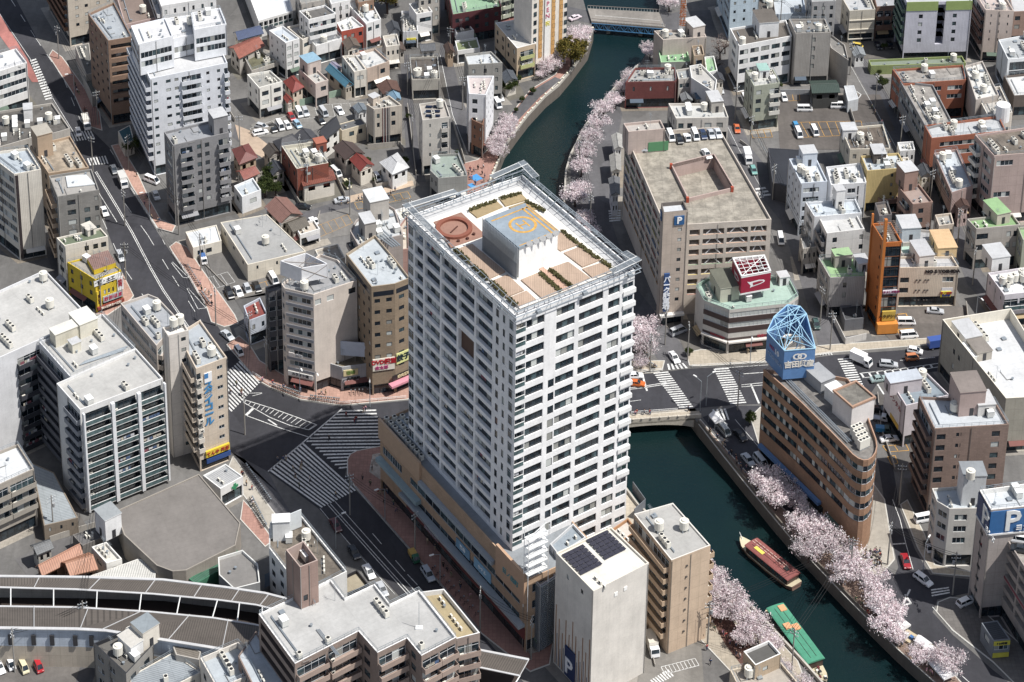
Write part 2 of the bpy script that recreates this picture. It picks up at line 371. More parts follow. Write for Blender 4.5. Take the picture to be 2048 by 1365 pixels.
def opening(ctx, P, x0, x1, h0, h1, dep, wm, ang, e, st, pn, part, noback=False, back=None):
    mb = ctx.mb
    A0, A1, B0, B1 = P(x0), P(x1), P(x0, -dep), P(x1, -dep)
    mb.face([(*A0, h0), (*A1, h0), (*B1, h0), (*B0, h0)][::-1] if False else [(*A0, h0), (*B0, h0), (*B1, h0), (*A1, h0)][::-1], wm)
    mb.face([(*A0, h1), (*B0, h1), (*B1, h1), (*A1, h1)], wm)
    mb.wq(A0, B0, h0, h1, wm); mb.wq(B1, A1, h0, h1, wm)
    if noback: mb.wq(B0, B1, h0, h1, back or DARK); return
    w, h = x1-x0, h1-h0; me = win_mesh(w, h, min(pn, 14), st, random.randint(0, 6)); p = P(x0, -dep+.035)
    ctx.ins.append((part, me, (*p, h0), ang, (w/max(round(w, 1), .1), 1, h/max(round(h, 1), .1))))
def flush(ctx):
    """instances become parts; past 90 of one part the rest is one stuff mesh"""
    by = {}
    for it in ctx.ins: by.setdefault(it[0], []).append(it)
    L = ctx.root.location
    for name, its in by.items():
        its.sort(key=lambda t: (Vector(t[2])-CAM).length)
        for nm, me, p, a, sc in its[:95]: obj(nm, me, ctx.root, (p[0]-L.x, p[1]-L.y, p[2]-L.z), a, sc)
        if len(its) > 95:
            bm = bmesh.new(); mats = []
            for nm, me, p, a, sc in its[95:]:
                t = me.copy(); t.transform(Matrix.Translation((p[0]-L.x, p[1]-L.y, p[2]-L.z)) @ Matrix.Rotation(a, 4, 'Z') @ Matrix.Diagonal((*(sc or (1, 1, 1)), 1)))
                idx = []
                for mt in me.materials:
                    if mt not in mats: mats.append(mt)
                    idx.append(mats.index(mt))
                for pg in t.polygons: pg.material_index = idx[pg.material_index]
                bm.from_mesh(t); bpy.data.meshes.remove(t)
            me = bpy.data.meshes.new(name); bm.to_mesh(me); bm.free()
            for mt in mats: me.materials.append(mt)
            o = obj(name, me, ctx.root); o['kind'] = 'stuff'
    ctx.ins = []
    for nm, mb in ctx.extra: put(mb, nm, ctx.root)
    ctx.extra = []
ALL = []
def bd(label, pts, h, wc='white', rc='lgrey', L=None, Rr=None, name='office_building', cat='building', par=.7, fh=3.0, joint='panel', z0=0.0, ctx=None, clut=None, gf=3.3, tm=None, cap=None, rk='flat', facs=None, group=None, rev=None, hole=None, world=None):
    if isinstance(h, tuple): h = HB(pts[1][0], pts[1][1], h[1])
    q = world or poly(pts, h)
    if ctx is None:
        ctx = Ctx(); cx = sum(p[0] for p in q)/len(q); cy = sum(p[1] for p in q)/len(q)
        ctx.root = thing(name, label, cat, (cx, cy, z0), 0, group); ctx.ins = []; ctx.extra = []; ctx.polys = []; ALL.append(ctx)
    ctx.q = q; ctx.h = h; ctx.z0 = z0; ctx.rev = rev; ctx.mb = MB(); wm = wall(wc, joint)
    tm = par+.35 if tm is None else tm
    F = dict(facs or {})
    # index of the polygon edge that starts at the photo's first listed corner
    if L is not None: F[0] = L
    if Rr is not None: F[1] = Rr
    for i in range(len(q)):
        a, b = q[i], q[(i+1) % len(q)]
        if i in F: facade(ctx, a, b, z0, h, F[i], fh, wm, wc, tm, gf if z0 < .5 else .1)
        else: ctx.mb.wq(a, b, z0, h, wm)
    iq = inset(q, .25); capm = wall(cap or wc, None); zs = h-par
    for i in range(len(q)):
        j = (i+1) % len(q)
        ctx.mb.face([(*q[i], h), (*q[j], h), (*iq[j], h), (*iq[i], h)], capm)
        ctx.mb.wq(iq[j], iq[i], zs, h, capm)
    put(ctx.mb, 'wall', ctx.root)
    if not hole:
        rb = MB(); e, _ = unit(q[0], q[1]); rb.face([(*p, zs) for p in iq], roofm(rc, rk), [(p[0]*e[0]+p[1]*e[1], -p[0]*e[1]+p[1]*e[0]) for p in iq]); put(rb, 'roof', ctx.root)
    ctx.zs = zs; ar = area(iq)
    n = min(16, int(ar/20)+1) if clut is None else (0 if clut == 0 else int(clut*1.5+min(5, ar/60)))
    e, _ = unit(q[0], q[1]); ang = math.atan2(e[1], e[0]); safe = inset(iq, .9)
    xs = [p[0] for p in iq]; ys = [p[1] for p in iq]; k = 0; t = 0
    while k < n and t < 60 and area(safe) > 2:
        t += 1; p = (random.uniform(min(xs), max(xs)), random.uniform(min(ys), max(ys)))
        if not inside(p, safe): continue
        kd = random.choice(['air_conditioner', 'air_conditioner', 'outdoor_unit', 'outdoor_unit', 'vent', 'vent', 'vent', 'cubicle', 'satellite_dish', 'antenna', 'antenna', 'roof_hatch', 'pipe_stub', 'water_tank'] if ar > 60 else ['outdoor_unit', 'vent', 'antenna', 'outdoor_unit'])
        m = random.randint(2, 4) if kd in ('air_conditioner', 'outdoor_unit') else 1
        for i in range(m):
            c = (p[0]+e[0]*i*1.3, p[1]+e[1]*i*1.3)
            if inside(c, safe): ctx.ins.append((kd, pm(kd), (*c, zs), ang, None))
        k += 1
    if n > 2 and ar > 90 and random.random() < .8:   # pipe run along the roof
        c = MB(); s2 = inset(iq, 1.6)
        if area(s2) > 20:
            a, b = s2[0], s2[1]
            for o in (0, .35): c.tube((a[0], a[1]+o, zs+.25), (b[0], b[1]+o, zs+.25), .09, .09, STEEL)
            ctx.extra.append(('pipe_run', c))
    if ar > 60 and n > 0:
        rl = inset(q, .12); c = MB(); n_ = len(rl)
        if random.random() < .55:
            for i in range(n_):
                a, b = rl[i], rl[(i+1) % n_]; _, L = unit(a, b); c.tube((*a, h+.9), (*b, h+.9), .05, .05, STEEL, 4); c.tube((*a, h+.5), (*b, h+.5), .035, .035, STEEL, 4)
                for k in range(int(L/1.8)+1): p = lerp(a, b, k/(int(L/1.8)+1)); c.tube((*p, h), (*p, h+.9), .035, .035, STEEL, 4)
            ctx.extra.append(('roof_railing', c))
    for i in (0, 1):
        if 6 < h-z0 < 40 and len(q) == 4:
            a, b = q[i], q[(i+1) % 4]; e_, L = unit(a, b); nn_ = (e_[1], -e_[0])
            for f in ((.985,) if random.random() < .5 else (.015, .5)):
                c = MB(); p = (a[0]+e_[0]*L*f+nn_[0]*.12, a[1]+e_[1]*L*f+nn_[1]*.12); c.tube((*p, z0), (*p, h-.3), .07, .07, flat(random.choice(['8A8680', 'B9B6B0', '6A6662']), .6), 4); ctx.extra.append(('downpipe', c))
    return ctx
def pent(ctx, px, py, w, d, h, wc='white', rc='lgrey', z=None, door=True, part='stair_house'):
    """small roof-top house at a photo position on the roof, aligned with the building"""
    z = ctx.zs if z is None else z; c = G(px, py, z); e, _ = unit(ctx.q[0], ctx.q[1]); m = MB(); wm = wall(wc, None)
    m.box((c.x, c.y, z), e, w, d, h, wm, roofm(rc)); n = (e[1], -e[0])
    m.box((c.x, c.y, z+h), e, w+.3, d+.3, .18, wall(wc, None), roofm(rc))
    if door:
        x = (c.x+n[0]*(d/2+.02), c.y+n[1]*(d/2+.02)); m.box((*x, z+.1), e, .9, .06, 2.0, FRD)
        x = (c.x-e[0]*0+e[0]*(w/2+.02), c.y+e[1]*(w/2+.02)); m.box((*x, z+.1), (-e[1], e[0]), .9, .06, 2.0, FRD)
    ctx.extra.append((part, m)); return c
def parts(ctx, kind, px, py, n=1, dx=1.4, z=None, rot=0):
    z = ctx.zs if z is None else z; c = G(px, py, z); e, _ = unit(ctx.q[0], ctx.q[1]); ang = math.atan2(e[1], e[0])+rot
    for i in range(n): ctx.ins.append((kind, pm(kind), (c.x+e[0]*i*dx, c.y+e[1]*i*dx, z), ang, None))
def house(label, pts, h, rh=1.8, wc='cream', rc='slate', kind='tiled', ridge=None, hip=False, name='house', win=True):
    if isinstance(h, tuple): h = HB(pts[1][0], pts[1][1], h[1])
    q = poly(pts, h)
    cx = sum(p[0] for p in q)/4; cy = sum(p[1] for p in q)/4; ctx = Ctx(); ctx.root = thing(name, label, 'house', (cx, cy, 0)); ctx.ins = []; ctx.extra = []; ctx.rev = None; ctx.mb = MB(); ALL.append(ctx)
    wq = inset(q, .5); wm = wall(wc, None); hh = h
    for i in range(4):
        if i < 2 and win: facade(ctx, wq[i], wq[(i+1) % 4], 0, hh, C('w', 2, .45), 2.9, wm, wc, .2, .1)
        else: ctx.mb.wq(wq[i], wq[(i+1) % 4], 0, hh, wm)
    (e0, l0), (e1, l1) = unit(q[0], q[1]), unit(q[1], q[2]); along = ridge if ridge is not None else (0 if l0 > l1 else 1)
    P = q if along == 0 else q[1:]+q[:1]; W = wq if along == 0 else wq[1:]+wq[:1]
    A = ((P[1][0]+P[2][0])/2, (P[1][1]+P[2][1])/2); B = ((P[3][0]+P[0][0])/2, (P[3][1]+P[0][1])/2)
    if hip: A, B = tuple(A[i]*.72+B[i]*.28 for i in (0, 1)), tuple(B[i]*.72+A[i]*.28 for i in (0, 1))
    rm = roofm(rc, kind); rb = MB(); t = .18; _, l = unit(P[0], P[1]); _, s = unit(P[1], P[2]); sl = math.hypot(s/2, rh)
    for dz, rev in ((t, 0), (0, 1)):
        f1 = [(*P[0], h+dz), (*P[1], h+dz), (*A, h+rh+dz), (*B, h+rh+dz)]; f2 = [(*P[2], h+dz), (*P[3], h+dz), (*B, h+rh+dz), (*A, h+rh+dz)]; uv = [(0, 0), (l, 0), (l, sl), (0, sl)]
        for f in (f1, f2): rb.face(f[::-1] if rev else f, rm, uv[::-1] if rev else uv)
        if hip:
            for f in ([(*P[1], h+dz), (*P[2], h+dz), (*A, h+rh+dz)], [(*P[3], h+dz), (*P[0], h+dz), (*B, h+rh+dz)]): rb.face(f[::-1] if rev else f, rm)
    for i in range(4): rb.wq(P[i], P[(i+1) % 4], h, h+t, rm)
    if not hip:
        for a, b, c in ((P[1], P[2], A), (P[3], P[0], B)):
            for x, y in ((a, c), (c, b)):
                zx = h if x != c else h+rh; zy = h if y != c else h+rh; rb.face([(*x, zx), (*y, zy), (*y, zy+t), (*x, zx+t)], rm)
        for a, b, c in ((W[1], W[2], A), (W[3], W[0], B)):
            m_ = ((a[0]+b[0])/2, (a[1]+b[1])/2); ctx.mb.face([(*a, h), (*b, h), (*m_, h+rh*.93)], wm)
    rb.tube((*A, h+rh+t), (*B, h+rh+t), .14, .14, rm)
    put(rb, 'roof', ctx.root); put(ctx.mb, 'wall', ctx.root); ctx.q = q; ctx.zs = h; return ctx
FONT = None
def text(root, s, a, b, u, z, size, col, vert=False, off=.12, name='lettering', xs=1.0, th=.05, bold=.02, loc=None):
    """raised lettering on the wall a->b (2D, outward normal to the right), centred at distance u, height z"""
    e, W = unit(a, b); n = (e[1], -e[0])
    cu = bpy.data.curves.new(name, 'FONT'); cu.body = '\n'.join(s) if vert else s; cu.size = size; cu.align_x = 'CENTER'; cu.align_y = 'CENTER'; cu.extrude = th; cu.offset = bold; cu.space_line = .85
    cu.resolution_u = 2
    t = bpy.data.objects.new('tmp', cu); COL.objects.link(t); dg = bpy.context.evaluated_depsgraph_get(); me = bpy.data.meshes.new_from_object(t.evaluated_get(dg)); bpy.data.objects.remove(t)
    me.materials.clear(); me.materials.append(flat(col, .5, name='lettering_paint')); o = obj(name, me, root)
    p = Vector((a[0]+e[0]*u+n[0]*off, a[1]+e[1]*u+n[1]*off, z)); X = Vector((e[0], e[1], 0)); Z = Vector((n[0], n[1], 0)); Y = Vector((0, 0, 1))
    M = Matrix((X, Y, Z)).transposed().to_4x4() @ Matrix.Diagonal((xs, 1, 1, 1)); M.translation = p-Vector(root.location); o.matrix_local = M; return o
def panel(root, a, b, u0, u1, z0, z1, col, name='sign_panel', off=.05, th=.2, rough=.5):
    e, W = unit(a, b); n = (e[1], -e[0]); m = MB(); P = lambda u, o: (a[0]+e[0]*u+n[0]*o, a[1]+e[1]*u+n[1]*o)
    m.prism([P(u0, off), P(u0, off+th), P(u1, off+th), P(u1, off)][::1] if False else [P(u0, off+th), P(u1, off+th), P(u1, off), P(u0, off)], z0, z1, flat(col, rough, name='sign_paint')); return put(m, name, root)
def pxu(a, b, px, py, z):
    """distance along a->b of the point seen at px,py at height z"""
    g = G(px, py, z); e, _ = unit(a, b); return (g.x-a[0])*e[0]+(g.y-a[1])*e[1]
# ================================================================ the setting: ground, river, roads
ZW = -3.6
LB = [(1120,-260),(1150,-60),(1172,20),(1187,62),(1176,100),(1144,143),(1119,173),(1092,195),(1057,233),(1034,263),(1010,296),(995,333),(978,374),(975,440),(1000,520),(1050,630),(1110,745),(1160,850),(1210,925),(1249,975),(1277,1012),(1340,1072),(1415,1135),(1510,1222),(1600,1318),(1700,1430),(1900,1680)]
RB = [(1330,-260),(1322,-60),(1318,20),(1322,62),(1300,98),(1278,130),(1239,165),(1205,205),(1166,258),(1139,313),(1130,345),(1126,405),(1134,450),(1160,520),(1215,610),(1275,695),(1335,765),(1395,846),(1448,912),(1501,978),(1548,1036),(1592,1087),(1640,1138),(1690,1190),(1740,1242),(1795,1296),(1861,1356),(1960,1446),(2160,1680)]
LBw = [v2(G(*p)) for p in LB]; RBw = [v2(G(*p)) for p in RB]
gm = ground_m('6A6866', 'asphalt'); far = 2600
m = MB()
m.face([(x, y, 0) for x, y in [(-far, far*1.6), (-far, -far)] + [(LBw[-1][0]+30, -far)] + LBw[::-1] + [(LBw[0][0]-10, far*1.6)]], gm)
m.face([(x, y, 0) for x, y in [(far, -far), (far, far*1.6), (RBw[0][0]-10, far*1.6)] + RBw + [(RBw[-1][0]+30, -far)]], gm)
struct(m, 'ground')
m = MB(); m.face([(-far, -far, ZW), (far, -far, ZW), (far, far*1.6, ZW), (-far, far*1.6, ZW)], water_m()); struct(m, 'river_water')
qm = wall('6E665E', 'panel'); m = MB()
def bankwall(line, side, z1=0.0):
    for i in range(len(line)-1):
        a, b = line[i], line[i+1]; m.wq(*((b, a) if side > 0 else (a, b)), ZW-1, z1, qm)
bankwall(LBw, 1); bankwall(RBw, -1)
struct(m, 'river_wall')
def off_line(line, d):
    o = []
    for i in range(len(line)):
        a = line[max(i-1, 0)]; b = line[min(i+1, len(line)-1)]; e, _ = unit(a, b); o.append((line[i][0]-e[1]*d, line[i][1]+e[0]*d))
    return o
def kerbwall(line, d0, d1, z0, z1, mat, name, label=None, cat=None):
    A, B = off_line(line, d0), off_line(line, d1); mm = MB()
    for i in range(len(line)-1):
        q = [A[i], A[i+1], B[i+1], B[i]]
        if area(q) < 0: q.reverse()
        mm.prism(q, z0, z1, mat)
    if label: o = obj(name, mm.mesh(name)); tag(o, label, cat)
    else: struct(mm, name)
# parapets along the river tops (left bank goes downwards, land is on its right-hand side => negative offset)
cm = wall('B5AFA4', None)
kerbwall(LBw[4:13], -.5, -.05, 0, .75, cm, 'river_parapet', 'low concrete parapet with white lamps along upper left river bank', 'wall')
kerbwall(LBw[18:26], -.5, -.05, 0, .9, cm, 'river_parapet', 'low concrete parapet along the river below the white tower', 'wall')
kerbwall(RBw[5:16], .05, .5, 0, .75, cm, 'river_parapet', 'low concrete parapet under the cherry trees of the upper right bank', 'wall')
kerbwall(RBw[17:26], .05, .35, 0, .9, wall('6F675E', None), 'river_parapet', 'stone parapet of lower right bank above the moored boats', 'wall')
lay = [0.0]
def sheet(pts, mat, name='road', z=.045, h=None, world=None):
    q = world or [v2(G(x, y)) for x, y in pts]
    if area(q) < 0: q.reverse()
    mm = MB()
    if h: mm.prism(q, 0, h, mat, bottom=False)
    else: mm.face([(*p, z) for p in q], mat)
    return struct(mm, name)
AS = ground_m('3A3A40', 'asphalt'); AS2 = ground_m('5C5B5E', 'asphalt'); PINK = ground_m('B98F7E', 'paving'); PINKD = ground_m('A67B6E', 'paving'); CONC = ground_m('A39C90', 'concrete')
STONE = ground_m('A89E92', 'stone'); LOT = ground_m('77726C', 'asphalt'); BEIGE = ground_m('B3A794', 'paving'); KERB = flat('BDBAB2', .8, name='kerb')
def walk(pts, mat=PINK, name='pavement', h=.14):
    q = [v2(G(x, y)) for x, y in pts]
    if area(q) < 0: q.reverse()
    mm = MB(); iq = inset(q, .25); n = len(q)
    for i in range(n):
        j = (i+1) % n; mm.wq(q[i], q[j], 0, h, KERB); mm.face([(*q[i], h), (*q[j], h), (*iq[j], h), (*iq[i], h)], KERB)
    mm.face([(*p, h) for p in iq], mat); return struct(mm, name)
# main roads
sheet([(-60,-60),(1,27),(55,118),(105,200),(138,253),(170,328),(200,384),(214,460),(245,545),(266,590),(300,640),(352,700),(400,760),(440,830),(463,905),(536,944),(637,1018),(750,1140),(860,1260),(960,1380),(1060,1380),(960,1265),(882,1173),(807,1088),(750,1023),(705,975),(690,950),(697,917),(712,905),(752,894),(765,893),(800,900),(900,900),(1020,860),(1180,838),(1262,828),(1357,820),(1475,810),(1530,809),(1600,800),(1740,790),(1765,752),(1872,744),(2120,700),(2120,672),(1872,696),(1666,711),(1536,729),(1380,738),(1325,745),(1264,750),(1180,762),(1000,790),(900,805),(816,802),(682,814),(600,802),(542,779),(512,762),(470,705),(440,660),(411,617),(376,557),(336,497),(313,462),(260,377),(218,295),(175,253),(150,195),(97,113),(75,80),(22,-20),(0,-60)], AS)
sheet([(1475,812),(1560,812),(1510,850),(1536,880),(1600,960),(1680,1040),(1750,1120),(1790,1150),(1797,1135),(1775,1040),(1755,920),(1785,930),(1800,1020),(1830,1100),(1860,1150),(1945,1160),(2120,1150),(2120,1180),(1945,1185),(1875,1200),(1865,1225),(1905,1270),(1985,1340),(2060,1400),(1960,1400),(1870,1310),(1800,1240),(1730,1170),(1600,1060),(1500,960),(1440,880),(1405,835)], AS, z=.06)
for p in ([(866,0),(880,60),(880,110),(905,230),(938,310),(962,310),(925,200),(902,110),(893,40),(890,0)], [(800,110),(806,200),(812,300),(833,365),(852,365),(838,300),(826,200),(816,110)],
          [(1420,130),(1440,240),(1465,300),(1510,380),(1560,440),(1600,560),(1640,700),(1690,705),(1655,600),(1612,480),(1570,380),(1505,300),(1475,240),(1445,130)],
          [(1640,30),(1690,105),(1740,195),(1790,300),(1850,400),(1905,490),(1935,570),(2010,650),(2060,650),(1965,545),(1935,480),(1895,400),(1835,300),(1775,190),(1725,110),(1665,30)],
          [(1140,330),(1170,300),(1205,240),(1235,200),(1245,230),(1222,330),(1222,440),(1260,560),(1330,650),(1390,720),(1370,735),(1330,740),(1260,640),(1180,500),(1150,430)],
          [(470,500),(560,470),(700,430),(820,385),(822,372),(700,395),(560,440),(470,480)], [(0,1310),(200,1310),(170,1420),(-20,1420)], [(470,250),(560,310),(600,350),(590,360),(540,330),(465,275)],
          [(470,900),(560,1080),(600,1150),(640,1120),(560,990),(536,944),(463,905)], [(130,250),(218,296),(245,360),(225,372),(170,330)]):
    sheet(p, AS2, z=.034)
# pavements
sheet([(-20,5),(0,30),(55,118),(78,165),(64,165),(40,128),(-20,45)], ground_m('AE6C64', 'asphalt'), 'red_lane', .07)
walk([(97,113),(150,195),(175,253),(205,262),(200,225),(165,170),(125,115),(105,100)], PINKD)
walk([(222,292),(262,372),(315,458),(345,466),(352,452),(322,440),(300,400),(275,345),(240,288)])
walk([(338,495),(348,512),(378,557),(413,617),(422,645),(448,655),(478,648),(470,630),(440,588),(405,540),(375,495),(352,484)])
walk([(245,547),(268,592),(262,600),(215,632),(188,630),(186,618),(228,600),(238,572)])
walk([(452,690),(512,760),(542,777),(600,800),(682,812),(816,800),(860,770),(747,776),(684,775),(630,765),(570,752),(520,722),(500,690),(478,672)])
walk([(694,920),(700,909),(714,902),(766,892),(840,900),(1115,1240),(1100,1330),(1060,1345),(962,1268),(885,1176),(810,1091),(753,1026),(709,975),(694,950)], PINKD)
sheet([(745,910),(775,905),(800,960),(1090,1300),(1060,1310),(760,960),(738,945)], STONE, 'stone_paving', .145)
walk([(1180,735),(1262,722),(1330,722),(1325,742),(1262,748),(1180,760)], BEIGE)
walk([(1372,706),(1400,700),(1540,700),(1660,690),(1870,676),(2120,655),(2120,668),(1870,690),(1668,706),(1536,725),(1400,734),(1378,732)], BEIGE)
walk([(1500,835),(1520,815),(1560,812),(1720,795),(1740,830),(1700,900),(1770,1000),(1790,1120),(1760,1155),(1720,1140),(1600,1010),(1520,900)], CONC)
walk([(1400,838),(1420,862),(1500,952),(1600,1050),(1690,1130),(1790,1240),(1900,1340),(1990,1440),(1960,1450),(1861,1359),(1795,1300),(1690,1194),(1592,1091),(1501,982),(1448,916),(1397,850)], ground_m('927A6C', 'paving'))
walk([(1875,1205),(1900,1195),(1940,1200),(2100,1340),(2100,1400),(2040,1380),(1985,1325),(1905,1262),(1872,1225)], ground_m('77726E', 'paving'))
walk([(1800,1010),(1815,1000),(1850,1070),(1870,1130),(1945,1145),(1945,1155),(1865,1148),(1835,1098)], BEIGE)
walk([(955,320),(985,290),(1012,240),(1060,180),(1110,150),(1140,100),(1150,110),(1140,140),(1090,192),(1052,232),(1030,263),(1006,296),(991,333),(975,374),(970,430),(925,420),(915,330)], PINKD, 'promenade')
sheet([(985,292),(1014,242),(1062,184),(1110,155),(1122,160),(1080,195),(1038,240),(1008,288)], AS2, 'path', .15)
walk([(1275,1015),(1255,985),(1180,900),(1160,930),(1230,1060),(1330,1180),(1400,1280),(1480,1365),(1560,1440),(1640,1440),(1596,1322),(1506,1226),(1411,1138),(1336,1076)], BEIGE, 'promenade')
sheet([(1400,1195),(1425,1190),(1500,1290),(1560,1360),(1520,1380),(1450,1290)], ground_m('6B4A40', 'paving'), 'path', .15)
walk([(466,912),(522,990),(572,1056),(552,1078),(500,1010),(452,945)], CONC)
walk([(486,1000),(505,1020),(548,1082),(530,1095),(480,1040)], PINKD)
# parking lots and yards
for p, c in (([(500,250),(640,195),(735,205),(735,232),(580,275),(520,275)], '7A7772'), ([(395,505),(470,480),(540,565),(545,590),(470,600),(430,580)], '6F6C69'), ([(635,430),(700,415),(735,440),(700,470),(640,480)], '75726E'), ([(705,400),(820,380),(820,402),(710,420)], '6C6A66'),
             ([(1560,190),(1760,190),(1790,260),(1700,300),(1560,300),(1555,230)], '5E5854'), ([(1800,620),(1930,615),(1930,690),(1790,690),(1770,670)], '6A645F'), ([(1755,790),(1800,790),(1840,940),(1790,945),(1760,870)], '5E5A57'),
             ([(1290,1250),(1400,1260),(1410,1400),(1270,1400)], '77736D'), ([(1640,70),(1790,70),(1800,115),(1700,120)], '6B6660'), ([(470,600),(560,580),(590,640),(500,650)], '5F5D5C'), ([(1345,640),(1400,640),(1400,705),(1370,705)], '68645F'), ([(-60,1300),(170,1300),(130,1440),(-60,1440)], '6F6A66')):
    sheet(p, ground_m(c, 'asphalt'), 'car_park', .08)
sheet([(690,395),(825,362),(828,372),(695,408)], ground_m('BBA48C', 'concrete'), 'path', .1)
sheet([(100,1085),(220,1050),(240,1100),(60,1160),(30,1120)], ground_m('6A6868', 'asphalt'), 'yard', .07)
sheet([(470,250),(500,262),(600,340),(585,352),(480,290)], ground_m('B59E88', 'concrete'), 'path', .1)
# painted markings
PW = paint_m('DCDCD9', '77777A'); PY = paint_m('CC9540', '7A6A50')
MZ = .11
def lerp(a, b, t): return (a[0]+(b[0]-a[0])*t, a[1]+(b[1]-a[1])*t)
def zebra(P1, P2, P3, P4, n, z=MZ, duty=.5, mat=PW):
    """stripes run P1->P2, repeated from P1 to P4"""
    a, b, c, d = [v2(G(*p)) for p in (P1, P2, P3, P4)]; mm = MB()
    for i in range(n):
        t0, t1 = (i+.0)/n, (i+duty)/n; q = [lerp(a, d, t0), lerp(b, c, t0), lerp(b, c, t1), lerp(a, d, t1)]
        if area(q) < 0: q.reverse()
        mm.face([(*p, z) for p in q], mat)
    struct(mm, 'crosswalk_marking')
def line(pts, w=.18, z=MZ, mat=PW, dash=None, name='lane_marking', closed=False):
    P = [v2(G(*p)) for p in pts]; mm = MB()
    if closed: P.append(P[0])
    for i in range(len(P)-1):
        e, L = unit(P[i], P[i+1]); t = 0; st = dash or (L, 0)
        while t < L-.01:
            t2 = min(L, t+st[0]); a = (P[i][0]+e[0]*t, P[i][1]+e[1]*t); b = (P[i][0]+e[0]*t2, P[i][1]+e[1]*t2); n = (-e[1]*w/2, e[0]*w/2)
            mm.face([(a[0]-n[0], a[1]-n[1], z), (b[0]-n[0], b[1]-n[1], z), (b[0]+n[0], b[1]+n[1], z), (a[0]+n[0], a[1]+n[1], z)], mat); t = t2+st[1]
            if not dash: break
    struct(mm, name)
zebra((479,723),(520,766),(461,827),(415,780),14)
rows = MB()
for i in range(19):
    y = 821+i*6.7
    xl = 684-(y-819)*74/66 if y < 885 else 610+(y-885)*1.15+11
    xr = None
    for (y0, x0), (y1, x1) in zip([(813,751),(893,765),(905,712),(920,697),(955,692)], [(893,765),(905,712),(920,697),(955,692),(990,690)]):
        if y0 <= y <= y1: xr = x0+(x1-x0)*(y-y0)/(y1-y0)
    if xr and xr-xl > 8:
        a, b, c, d = G(xl, y, MZ), G(xr, y-1.5, MZ), G(xr, y+1.3, MZ), G(xl-2, y+3, MZ); rows.face([d, c, b, a], PW)
struct(rows, 'crosswalk_marking')
zebra((606,886),(712,982),(640,1018),(535,944),12)
line([(684,819),(606,886),(536,944)], .35)
zebra((1306,747),(1336,744),(1457-1069+0,817) if False else (1388,817),(1360,819),17)
zebra((1427,739),(1457,737),(1494,809),(1462,812),16); zebra((1675,719),(1701,717),(1736,791),(1711,794),16)
zebra((1334,729),(1337,741),(1380,737),(1370,727),5); zebra((1424,820),(1436,843),(1462,840),(1455,818),4); zebra((1632,694),(1640,712),(1668,711),(1660,693),5)
zebra((141,265),(187,258),(190,278),(148,284),6) if False else zebra((141,267),(148,284),(193,278),(184,260),8)
zebra((174,318),(180,332),(220,328),(214,312),7); zebra((1217,422),(1219,446),(1241,443),(1241,421),1) if False else zebra((1217,422),(1241,421),(1241,445),(1219,447),5)
zebra((1300,1362),(1312,1372),(1350,1352),(1338,1338),8); zebra((1862,1173),(1865,1202),(1898,1196),(1895,1168),1) if False else zebra((1862,1180),(1898,1175),(1900,1190),(1864,1197),3)
zebra((1510,378),(1530,375),(1545,395),(1522,398),3); zebra((60,122),(72,118),(108,200),(92,204),16); zebra((1512,385),(1516,398),(1530,396),(1526,383),3)
line([(-10,15),(60,118),(110,205),(150,270)], .15); line([(22,0),(72,78),(128,160),(160,240),(175,262)], .15, dash=(5, 6))
for x in ((263,467),): pass
line([(190,345),(228,408),(263,467),(300,538),(325,582),(371,650),(420,720),(455,775)], .18); line([(193,344),(231,407),(266,466),(303,537),(328,581),(374,649),(424,719)], .18)
line([(250,408),(296,472),(345,553),(400,640),(440,700)], .15, dash=(5, 7)); line([(205,440),(250,540),(300,612)], .15, dash=(5, 7)); line([(196,384),(234,445)], .15); line([(220,300),(250,345),(290,410),(330,490)], .12, dash=(3, 6))
line([(480,802),(500,800),(560,820),(632,850),(680,868)], .2) if False else None
line([(490,801),(545,818),(600,838),(634,851)], .2); line([(487,806),(540,836),(580,852),(618,861),(634,851)], .2)
for i in range(16):
    t = i/15; a = lerp((492,802), (632,850), t); b = lerp((488,808), (616,861), t); line([a, b], .16)
line([(492,832),(506,818)], .7); line([(492,832),(560,857),(620,876),(640,876)], .2); line([(536,840),(554,852)], .35); line([(470,788),(524,787)], .15); line([(505,793),(524,788)], .15)
for x0, x1 in (((1262,800),(1280,797)),): line([(1240,806),(1268,803),(1282,801)], .15)
line([(1180,790),(1240,782),(1285,777),(1335,769)], .2); line([(1180,787),(1240,779),(1285,774),(1333,766)], .2); line([(1284,748),(1294,783)], .45); line([(1290,747),(1320,744)], .15)
line([(1483,775),(1560,768),(1640,760)], .2); line([(1483,771),(1560,763),(1640,756)], .2); line([(1502,770),(1518,808)], .45); line([(1486,749),(1540,745)], .2); line([(1528,791),(1560,789)], .15); line([(1430,738),(1536,731)], .15)
line([(1719,748),(1790,740),(1876,728)], .2); line([(1725,757),(1800,748),(1876,735)], .2)
for i in range(10): line([(1722+i*15.4, 748-i*2), (1728+i*15.2, 757-i*2.2)], .5)
line([(1755,770),(1768,790)], .45); line([(1800,722),(1870,716)], .15)
line([(655,1010),(760,1128),(880,1262),(980,1380)], .16); line([(660,1008),(765,1126),(885,1260),(985,1378)], .16); line([(670,1004),(775,1122),(895,1256)], .14); line([(745,1068),(815,1150),(900,1240)], .14, dash=(4, 6)); line([(640,1018),(700,1090),(790,1190)], .12)
line([(1785,1000),(1800,1040),(1812,1090),(1826,1140)], .15); line([(1779,1090),(1810,1088)], .35); line([(1865,1215),(1905,1262),(1985,1325),(2050,1370)], .15); line([(1780,1240),(1870,1305),(1960,1385)], .15, dash=(3, 5)); line([(1810,1190),(1822,1208),(1805,1212),(1820,1180)], .4)
